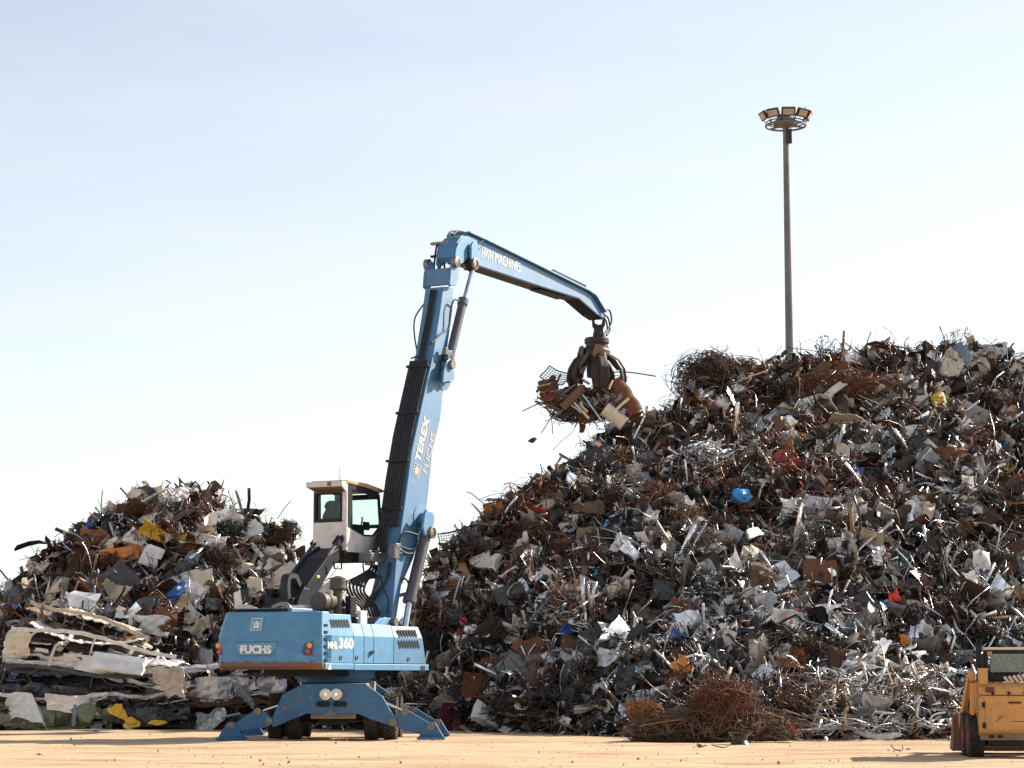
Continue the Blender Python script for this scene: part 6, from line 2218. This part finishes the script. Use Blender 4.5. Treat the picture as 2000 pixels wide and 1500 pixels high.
def flat_car(label, x0, x1, y0, y1, Y, ang, col, roofcol, seed, side=.55, arches=(-.32, .31)):
    rng = np.random.default_rng(seed)
    s = Y / 4300
    L, Ht = (x1 - x0) * s, (y1 - y0) * s
    base = at((x0 + x1) / 2, y1, Y)
    base[2] = max(base[2], 0.0)
    a = math.radians(ang)
    ex = np.array([math.cos(a), 0, math.sin(a)])
    ez = np.array([-math.sin(a), 0, math.cos(a)])
    ey = np.array([0, 1.0, 0])
    root = empty("flattened_car", base)
    tag(root, label, "crushed car", "flattened cars stacked under the smaller heap")
    Wd = 1.55

    def put(VF):
        V = np.asarray(VF[0], float)
        return (base + V[:, :1] * ex + V[:, 1:2] * ey + V[:, 2:3] * ez, VF[1])
    hs = Ht * side
    link("body_side", put(car_side(rng, L, hs, arches, .36)), PAL[col], parent=root, solid=.02)

    def hsheet(w_, d_, z, cr, xo=0, yo=0, nx=22, tilt=0.0, yt=.12):
        V, Q = sheet(rng, w_, d_, nx + 8, 14, cr * .6, 0, rng.uniform(-.15, .15), ragged=.045, fm=2.2)
        V = V[:, [0, 1, 2]]
        V = np.stack([V[:, 0] + xo, V[:, 1] + d_ / 2 + yo, V[:, 2] + z + V[:, 0] * tilt + (np.minimum(V[:, 1], 0) + .3) * yt], -1)
        return put((V, Q))
    link("roof", hsheet(L * .62, Wd, Ht * .93, .05, rng.uniform(-.1, .1) * L, -.12), PAL[roofcol], parent=root, solid=.03)
    link("bonnet", hsheet(L * .36, Wd, Ht * (side + .08), .06, L * .30, -.10, 14), PAL[roofcol], parent=root, solid=.025)
    link("boot_lid", hsheet(L * .26, Wd, Ht * (side + .1), .06, -L * .36, -.08, 12), PAL[col], parent=root, solid=.025)
    for k in range(5):
        link("crushed_panel", hsheet(L * rng.uniform(.3, .6), Wd * .9, Ht * rng.uniform(.2, .95), .07, rng.uniform(-.25, .25) * L, rng.uniform(-.22, -.05), 16, rng.uniform(-.15, .15), rng.uniform(.1, .7)), PAL[[col, "dark grey", "dark rusty", "black", roofcol][k]], parent=root, solid=.025)
    link("floor_pan", hsheet(L * .96, Wd, Ht * .10, .03, 0, 0), PAL["dark rusty"], parent=root, solid=.04)
    for k in range(5):
        xx = (-.36 + .17 * k + rng.uniform(-.03, .03)) * L
        p = [(xx, -.06 + rng.uniform(-.1, .05), hs * .85), (xx + rng.uniform(-.25, .25), -.14 + rng.uniform(-.1, .1), (hs + Ht * .93) / 2), (xx + rng.uniform(-.35, .35), -.05, Ht * .94)]
        link("pillar", put(tube(p, [.08, .06, .07], 4, .02)), PAL[col], parent=root)
    # roof rail and sill: long folded edges that read as layered lines
    for z, n_ in ((Ht * .9, "roof_rail"), (.09, "sill")):
        P = [(t * L, -.15 + rng.normal(0, .025), z + .09 * Ht * math.sin(t * 7 + seed) + rng.normal(0, .014)) for t in np.linspace(-.47, .47, 17)]
        V, Q = sheet(rng, L * .95, .11, 40, 4, .26, 0, 0, ragged=.10, fm=.35)
        zz = z + .09 * Ht * np.sin(V[:, 0] / L * 7 + seed) + V[:, 1] + .03 * tri(V[:, 0] * 1.7 + seed * .3)
        link(n_, put((np.stack([V[:, 0], -.17 + V[:, 2] - .25 * V[:, 1], zz], -1), Q)), PAL[roofcol if n_ == "roof_rail" else col], parent=root, solid=.018)
    parts = []
    for k in range(16):
        V, Fc = lump(rng, rng.uniform(.2, .6), rng.uniform(.2, .5), rng.uniform(.1, .3), .5, 1)
        parts.append((V + np.array([rng.uniform(-.42, .42) * L, rng.uniform(.1, .7), rng.uniform(.15, .8) * Ht]), Fc))
    for k in range(10):
        P = wander(rng, 5, .18, .4, (rng.uniform(-.42, .42) * L, rng.uniform(-.02, .5), rng.uniform(.2, .8) * Ht))
        parts.append(tube(P, .022, 4, .012))
    link("interior", put(join(*parts)), PAL["black"], parent=root)
    V, Q = sheet(rng, L * .25, hs * .75, 9, 6, .06, 0, .2, ragged=.03)
    dx = rng.uniform(-.05, .15) * L
    V = np.stack([V[:, 0] + dx, V[:, 2] - .22, V[:, 1] + hs * .5], -1)
    link("door", put((V, Q)), PAL[col], parent=root, solid=.03)
    return root


flat_car("brown flattened car with layered pale edges on top of the car stack", 30, 285, 1198, 1268, 66.4, -17, "car brown", "car cream", 1)
flat_car("white flattened car with bent roof rail, second from the top of the stack", 0, 345, 1242, 1318, 65.7, -10, "car white", "car white", 2)
flat_car("black burnt car shell squeezed below the white flattened car", -50, 305, 1306, 1372, 65.5, -3, "car black", "dark grey", 3)
flat_car("olive car at the bottom of the stack under a white sheet", -70, 218, 1356, 1424, 65.2, 0, "car olive", "car white", 4, side=.75, arches=(-.3, .38))
flat_car("dark grey flattened car with yellow scraps under its edge", 205, 372, 1352, 1416, 65.3, 2, "dark grey", "car grey", 5, side=.6, arches=(.4,))
flat_car("pale grey flattened car with an open wheel arch beside the outrigger", 285, 560, 1296, 1372, 65.9, 3, "car grey", "car grey", 6, side=.75, arches=(.28,))
flat_car("rusty black car wreck lowest in the stack beside the outrigger", 350, 575, 1370, 1424, 65.6, 0, "car black", "dark rusty", 7, side=.6, arches=(-.2,))
CY = 64.9
for spec in [("sheet", (62, 1384, 104, 40, -12), "car white", "white bent van side draped over the olive car"), ("sheet", (150, 1373, 96, 26, -4), "car white", "long white door skin lying above the olive car's middle"), ("strip", ([(142, 1418), (146, 1376)], .30), "blue grey", "upright pale blue post leaning on the olive car"),
             ("sheet", (231, 1398, 24, 34, 20), "yellow", "upright torn yellow scrap under the dark grey car"), ("lump", (258, 1413, 28, 20, 0), "yellow", "round crumpled yellow scrap on the ground below the dark grey car"), ("lump", (306, 1412, 30, 9, 0), "yellow", "flat yellow scrap half hidden under the black wreck"),
             ("sheet", (412, 1408, 50, 34, 20), "pale grey", "pale triangular sheet on the ground left of the outrigger foot"), ("strip", ([(432, 1402), (470, 1394)], .16), "blue grey", "grey channel strip left of the outrigger leg"),
             ("panel", (232, 1296, 92, 34, -8), "car white", "dented white car door with a small tear at the white car's end"), ("sheet", (326, 1334, 60, 46, 0), "car cream", "cream wheel arch sheet with round holes beside the pale grey car"), ("strip", ([(345, 1356), (352, 1324)], .16), "pale grey", "perforated upright bracket on the cream wheel arch"),
             ("strip", ([(95, 1300), (108, 1262), (122, 1256)], .20), "cream", "bent cream post inside the white flattened car"), ("sheet", (475, 1352, 48, 38, 10), "grey", "grey rounded wheel housing of the pale grey car's end"), ("strip", ([(408, 1340), (410, 1310)], .14), "cream", "small pale upright bracket above the black wreck"),
             ("lump", (188, 1419, 22, 12, 0), "grey", "grey round lump under the olive car's right end"), ("lump", (165, 1395, 46, 34, 0), "olive", "crushed olive mudguard beside the pale blue post"), ("sheet", (35, 1250, 44, 34, -20), "cream", "perforated pale end plate at the left of the white car")]:
    piece(LEFT, *spec, Y=CY - .1 * random.random(), group="loose car pieces in the car stack")

# ------------------------------------------------------------------ the load hanging in the grab
GY = tip[1]
LOAD = [
    ("basket", (1086, 738, 46, 30, -28), "black", "small wire basket sticking out at the load's upper left"),
    ("strip", ([(1049, 757), (1076, 750)], .16), "tan", "short tan board at the load's left end"),
    ("pipe", ([(1098, 797), (1139, 757)], .30), "brown", "thick brown pipe slanting across the load's front"),
    ("strip", ([(1137, 772), (1152, 792), (1174, 823)], .13), "silvery", "long shiny bar hanging down from the load"),
    ("pipe", ([(1181, 798), (1219, 828)], .46), "cream", "peeling pale pipe hanging at the load's lower right"),
    ("tangle", (1128, 800, 120, 34, 0), "dark rusty", "drooping dark rusty wire bunch under the load"),
    ("tangle", (1100, 784, 84, 30, -8), "brown", "brown wire bunch in the load's left half"),
    ("tangle", (1168, 790, 84, 44, 14), "dark rusty", "dark wire bunch in the middle of the load"),
    ("wire", ([(1176, 734), (1200, 727), (1232, 727.5), (1281, 735)], .045), "black", "long dark rod sticking out to the right of the grab"),
    ("wire", ([(1180, 735), (1206, 734), (1228, 737)], .03), "black", "short thin rod just under the long dark rod"),
    ("wire", ([(1020, 803), (1044, 792), (1066, 784)], .035), "black", "thin dark rod sticking out far left of the load"),
    ("wire", ([(1032, 798), (1052, 788), (1072, 786)], .03), "brown", "thin brown rod beside the far left rod"),
    ("wire", ([(1042, 780), (1066, 777)], .02), "grey", "thin grey wire over the load's left end"),
    ("wire", ([(1082, 806), (1070, 826), (1057, 846)], .03), "black", "bent wire dangling lowest at the load's left"),
    ("wire", ([(1074, 806), (1078, 826), (1079, 847)], .03), "dark rusty", "straight wire dangling down from the load's left"),
    ("wire", ([(1064, 794), (1074, 806), (1081, 813)], .06), "dark rusty", "thick hooked rod under the load's left end"),
    ("wire", ([(1062, 797), (1072, 795), (1077, 798)], .05), "red", "short red rod in the load's lower left"),
    ("wire", ([(1128, 826), (1116, 846), (1098, 860), (1080, 879)], .02), "black", "long thin wire trailing down below the load"),
    ("lump", (1128, 772, 60, 36, 0), "dark rusty", "dark rusty core lump gripped by the grab"),
    ("sheet", (1146, 782, 40, 32, 20), "pale grey", "pale crumpled sheet in the grab's front"),
    ("sheet", (1188, 776, 36, 40, -30), "grey", "grey torn sheet between the tines at the right"),
    ("sheet", (1200, 798, 40, 26, -40), "pale grey", "pale grey sheet above the peeling pale pipe"),
    ("sheet", (1142, 812, 26, 34, 10), "dark rusty", "dark rusty flap hanging under the load's middle"),
    ("sheet", (1120, 792, 30, 22, 30), "cream", "small cream sheet beside the thick brown pipe"),
    ("strip", ([(1100, 770), (1124, 752)], .14), "grey", "grey bar left of the thick brown pipe"),
    ("strip", ([(1152, 750), (1136, 740)], .14), "silvery", "small shiny piece between the upper tines"),
    ("strip", ([(1196, 742), (1188, 760)], .14), "silvery", "small shiny strip behind the right tine"),
]
rl_ = np.random.default_rng(12)
for i in range(14):
    x = 1076 + i * 8 + rl_.uniform(-4, 4)
    y = 812 - abs(x - 1135) * .12
    pts = [(x, y), (x + rl_.uniform(-8, 8), y + rl_.uniform(8, 14)), (x + rl_.uniform(-16, 16), y + rl_.uniform(14, 30))]
    sd_l = "left" if x < 1110 else "middle" if x < 1150 else "right"
    LOAD.append(("wire", (pts, .025), ["dark rusty", "brown", "black"][i % 3], "thin bent wire strand hanging under the load's " + sd_l))
RND = [("sheet", "crumpled"), ("strip", "bent"), ("pipe", "thin")]
for i in range(30):
    kd, adj = RND[i % 3] if i % 5 else RND[1]
    x = rl_.uniform(1058, 1212)
    y = rl_.uniform(758, 806) - (8 if x < 1090 else 0)
    col = ["rusty", "pale grey", "dark rusty", "silvery", "grey", "brown", "cream", "dark grey"][rl_.integers(8)]
    where = "left end" if x < 1095 else "left half" if x < 1125 else "middle" if x < 1158 else "right half" if x < 1190 else "right end"
    high = "upper" if y < 782 else "lower"
    lab = f"{adj} {col} {dict(sheet='sheet', strip='strip', pipe='pipe')[kd]} in the {high} part of the load's {where}"
    if any(lab == q[3] for q in LOAD):
        continue
    if kd == "sheet":
        LOAD.append((kd, (x, y, rl_.uniform(14, 34), rl_.uniform(12, 24), rl_.uniform(0, 180)), col, lab))
    else:
        a = rl_.uniform(-.9, .9) + (math.pi / 2 if rl_.random() < .4 else 0)
        d = np.array([math.cos(a), math.sin(a)]) * rl_.uniform(12, 30)
        LOAD.append((kd, ([(x - d[0], y - d[1]), (x + rl_.uniform(-3, 3), y + rl_.uniform(-3, 3)), (x + d[0], y + d[1])], rl_.uniform(.05, .14)), col, lab))
for spec in LOAD:
    piece(RIGHT, *spec, Y=GY - (.75 if spec[0] in ("strip", "pipe") else .55 if spec[0] == "sheet" else .3), group="scrap held in the grab")
# old wheel hub and the rolled rusty sheet
c = at(1071, 769, GY - .7)
hub_ = empty("wheel_hub", c)
tag(hub_, "round rusty wheel hub at the left of the grab's load", "wheel hub", "scrap held in the grab")
ax = np.array([-.25, -.95, .1])
link("rim", lathe(c, ax, [(.24, -.12), (.27, -.1), (.27, .12), (.23, .13), (.20, .04), (.12, .06), (.10, .12), (.04, .12), (0, .1)], 24), PAL["rusty"], parent=hub_)
link("bore", disc(c + ax * .13, ax, .05, .03, 14), DARK, parent=hub_)
a, b = at(1198, 752, GY - .1), at(1243, 812, GY - .4)
dd = (b - a) / np.linalg.norm(b - a)
e1 = np.cross(dd, ZU)
e1 /= np.linalg.norm(e1)
e2 = np.cross(e1, dd)
rl = []
rr_ = np.random.default_rng(3)
V, Q = [], []
nu, nv = 30, 10
for j in range(nv):
    for i in range(nu):
        t = i / (nu - 1) * 2.4 * math.pi
        r = .15 + .026 * t + .02 * math.sin(j * 1.7 + i * .5)
        k = j / (nv - 1)
        V.append(a + (b - a) * k + (e1 * math.cos(t) + e2 * math.sin(t)) * r * (1.25 - .25 * k))
for j in range(nv - 1):
    for i in range(nu - 1):
        Q.append((j * nu + i, j * nu + i + 1, (j + 1) * nu + i + 1, (j + 1) * nu + i))
o = link("rolled_sheet", (V, Q), PAL["rusty"], solid=.02)
tag(o, "large rolled rusty sheet hanging at the grab's right", "rolled sheet", "scrap held in the grab")
for pts, nm, lab in (([(1034, 862), (1040, 858), (1043, 856)], "falling_scrap", "tiny dark scrap shard falling below the load's left"), ):
    V, Fc = lump(np.random.default_rng(4), .28, .2, .08, .6, 1)
    o = link(nm, (np.asarray(V) @ frame_of(50, np.random.default_rng(4)) + at(1040, 860, GY), Fc), PAL["black"])
    tag(o, lab, "scrap shard")
V, Q = sheet(np.random.default_rng(6), .26, .34, 5, 5, .12, 1)
o = link("falling_scrap", (V @ frame_of(-20, np.random.default_rng(6)) + at(1136, 836, GY), Q), PAL["rusty"], solid=.012)
tag(o, "small rusty flake falling under the load's middle", "scrap shard")

# ------------------------------------------------------------------ rusty wire heap and small things on the ground
wy = 52.6
wc = at(1400, 1448, wy)
wh_ = empty("rusty_wire_heap", (wc[0], wy, 0))
tag(wh_, "low wide heap of curly rusty wire with a round ball on top", "wire heap")
r9 = np.random.default_rng(77)
s = wy / 4300
V, Fc = tangle(r9, 370 * s, .78, 1.5, 900, .009, 12, .5, .13, kink=.2)
V = np.array(V)
V[:, 2], V[:, 1] = V[:, 1].copy(), V[:, 2].copy()
V[:, 2] = np.abs(V[:, 2] + .36) * (1 - .2 * np.abs(V[:, 0]) / 2.4)
link("wire_bed", (V + np.array([wc[0], wy, 0]), Fc), WIREM["brown"], parent=wh_)  # browner than the ball: the unlit bottom is put into the colour
V, Fc = tangle(r9, 370 * s, .62, 1.2, 700, .009, 10, .4, .13, kink=.2)
V = np.array(V)
V[:, 2], V[:, 1] = V[:, 1].copy(), V[:, 2].copy()
V[:, 2] = np.abs(V[:, 2] + .26)
link("wire_bed", (V + np.array([wc[0], wy + .1, 0]), Fc), WIREM["dark rusty"], parent=wh_)
V, Fc = lump(r9, 340 * s, 1.0, .7, .25, 2)
V = np.array(V)
V[:, 2] = np.maximum(V[:, 2] + .12, 0) * .9
link("heap_shade_core", (V + np.array([wc[0], wy + .25, 0]), Fc), PAL["dark rusty"], parent=wh_)  # dark lump added so the inside of the wire reads as shade
bc = at(1414, 1381, wy - .1)
V, Fc = tangle(r9, 122 * s, 104 * s, 1.2, 1100, .0085, 10, .6, .12, shell=.25, kink=.25)
link("wire_ball", (np.array(V) + bc, Fc), WIREM["rusty"], parent=wh_)
V, Fc = lump(r9, 84 * s, 72 * s, .8, .25, 2)
link("ball_shade_core", (np.array(V) + bc, Fc), PAL["dark rusty"], parent=wh_)  # dark lump added as painted shade inside the ball
V, Fc = tangle(r9, 70 * s, .3, .5, 260, .008, 8, .6, .08, kink=.2)
link("wire_tuft", (np.array(V) + at(1255, 1388, wy), Fc), WIREM["rust orange"], parent=wh_)
o = link("rod", tube(smooth_path([at(1248, 1418, wy - .75), at(1290, 1411, wy - .78), at(1334, 1405, wy - .72)], 4), .02, 6), WIREM["rust orange"])
tag(o, "straight rusty rod lying across the front of the wire heap", "rod")
for i, pts in enumerate([[(1300, 1412), (1308, 1430), (1312, 1430)], [(1377, 1440), (1380, 1420), (1388, 1432), (1392, 1444)], [(1484, 1402), (1482, 1424), (1477, 1430)]]):
    o = link("loose_wire", tube(smooth_path([at(x, y, wy - .8) for x, y in pts], 5), .022, 6), WIREM["brown"])
    tag(o, ["thick pale wire end hanging left of the wire ball", "hooped wire hanging below the wire ball", "thick curved wire hanging right of the wire ball"][i], "wire")
o = link("red_strip", tube([at(1538, 1411, wy - .7), at(1550, 1424, wy - .72), at(1560, 1430, wy - .7)], .03, 4, .015), PAL["red"])
tag(o, "thin red strip on the wire heap's right end", "metal strip")

ry = 50.4
c = at(1445, 1460, ry)
c[2] = 0
o = link("discarded_rim", lathe(c, ZU, [(.20, 0.0), (.22, 0), (.17, .08), (.185, .18), (.265, .235), (.275, .265), (.25, .262), (.17, .2), (.155, .1), (.2, .015)], 30), PAL["black"], smooth=False)
o["label"] = "black wheel rim standing on the sand in front of the wire heap"
o["category"] = "wheel rim"

# red bicycle frame by the loader
fy = 55.0
cyc = empty("bicycle_frame", at(1845, 1440, fy))
tag(cyc, "bent red bicycle frame lying beside the loader's bucket", "bicycle frame")
for pts, r in (([(1824, 1402), (1826, 1420), (1834, 1433), (1848, 1428), (1870, 1436)], .035), ([(1826, 1396), (1838, 1410), (1846, 1424)], .03), ([(1838, 1392), (1836, 1404), (1852, 1418), (1872, 1422)], .03)):
    link("frame_tube", tube(smooth_path([at(x, y, fy) for x, y in pts], 5), r, 8), PAL["red"], parent=cyc, smooth=True)
link("chainwheel", lathe(at(1842, 1420, fy - .05), (.2, -1, 0), [(0, -.01), (.07, -.01), (.07, .01), (0, .01)], 18), PAL["dark grey"], parent=cyc)
link("handlebar", tube(smooth_path([at(1816, 1410, fy - .1), at(1820, 1400, fy - .1), at(1830, 1394, fy - .1), at(1846, 1392, fy - .1)], 5), .03, 8), PAL["silvery"], parent=cyc)


def gnd(px, py):
    d = ray(px, py)
    return EYE + d * (-1.5 / d[2])


small = [("debris_stone", 589, 1447, .10, .07, .05, "brown", "small brown brick piece in front of the left wheels", "brick piece"), ("debris_stone", 597, 1447, .09, .07, .05, "brown", "second small brown brick piece right beside the first", "brick piece"), ("scrap_bit", 186, 1430, .16, .12, .08, "bright blue", "tiny blue scrap on the sand before the car stack", "scrap bit"),
         ("scrap_bit", 1366, 1459, .14, .09, .07, "black", "small black bolt on the sand left of the wheel rim", "bolt"), ("scrap_bit", 1774, 1464, .10, .07, .03, "rusty", "small rusty flake on the sand left of the loader", "scrap bit"), ("scrap_bit", 76, 1474, .10, .06, .03, "black", "small dark flake on the sand in the left foreground", "scrap bit"), ("scrap_bit", 467, 1474, .08, .06, .02, "white", "small white flake on the sand below the left outrigger", "scrap bit")]
for nm, px, py, a, b, c_, col, lab, cat in small:
    V, Fc = lump(np.random.default_rng(px), a, b, c_, .4, 1)
    P = gnd(px, py)
    o = link(nm, (np.array(V) + P + ZU * (c_ * .35), Fc), PAL[col])
    tag(o, lab, cat)
for i, pts in enumerate([[(1740, 1461), (1748, 1466), (1763, 1466), (1762, 1461)], [(1362, 1457), (1366, 1461), (1380, 1462)], [(1390, 1461), (1412, 1462), (1426, 1461.5)]]):
    P = [gnd(x, y) + ZU * (.02 + (.05 if k in (0, len(pts) - 1) else 0)) for k, (x, y) in enumerate(pts)]
    o = link("loose_wire", tube(smooth_path(P, 5), .012, 5), WIREM["dark rusty"])
    tag(o, ["hooked rusty wire lying on the sand left of the loader", "thin wire bent over the black bolt", "thin wire lying flat left of the wheel rim"][i], "wire")

# gravel strewn over the yard
rg = np.random.default_rng(9)
Vs, Ts = [], []
k = 0
for i in range(1500):
    Y = 36 + 29 * rg.random() ** 1.4
    X = rg.uniform(-.25, .26) * Y
    V, T = PROTO["lump"][rg.integers(10)]
    sz = min(rg.lognormal(-3.9, .6), .09)
    W_ = (V @ rand_rot(rg, 1)[0].T) * sz
    W_ = W_ + np.array([X, Y, -W_[:, 2].min() * .55 - .01])
    Vs.append(W_)
    Ts.append(T + k)
    k += len(W_)
gv = link("gravel", (np.concatenate(Vs), np.concatenate(Ts)), paint("gravel_stone", (.44, .30, .18), rough=.9, rust=.12, dirt=.4, scale=.9), origin=(0, 45, 0))
tag(gv, "small stones and crumbs strewn over the sandy yard", "gravel", kind="stuff")
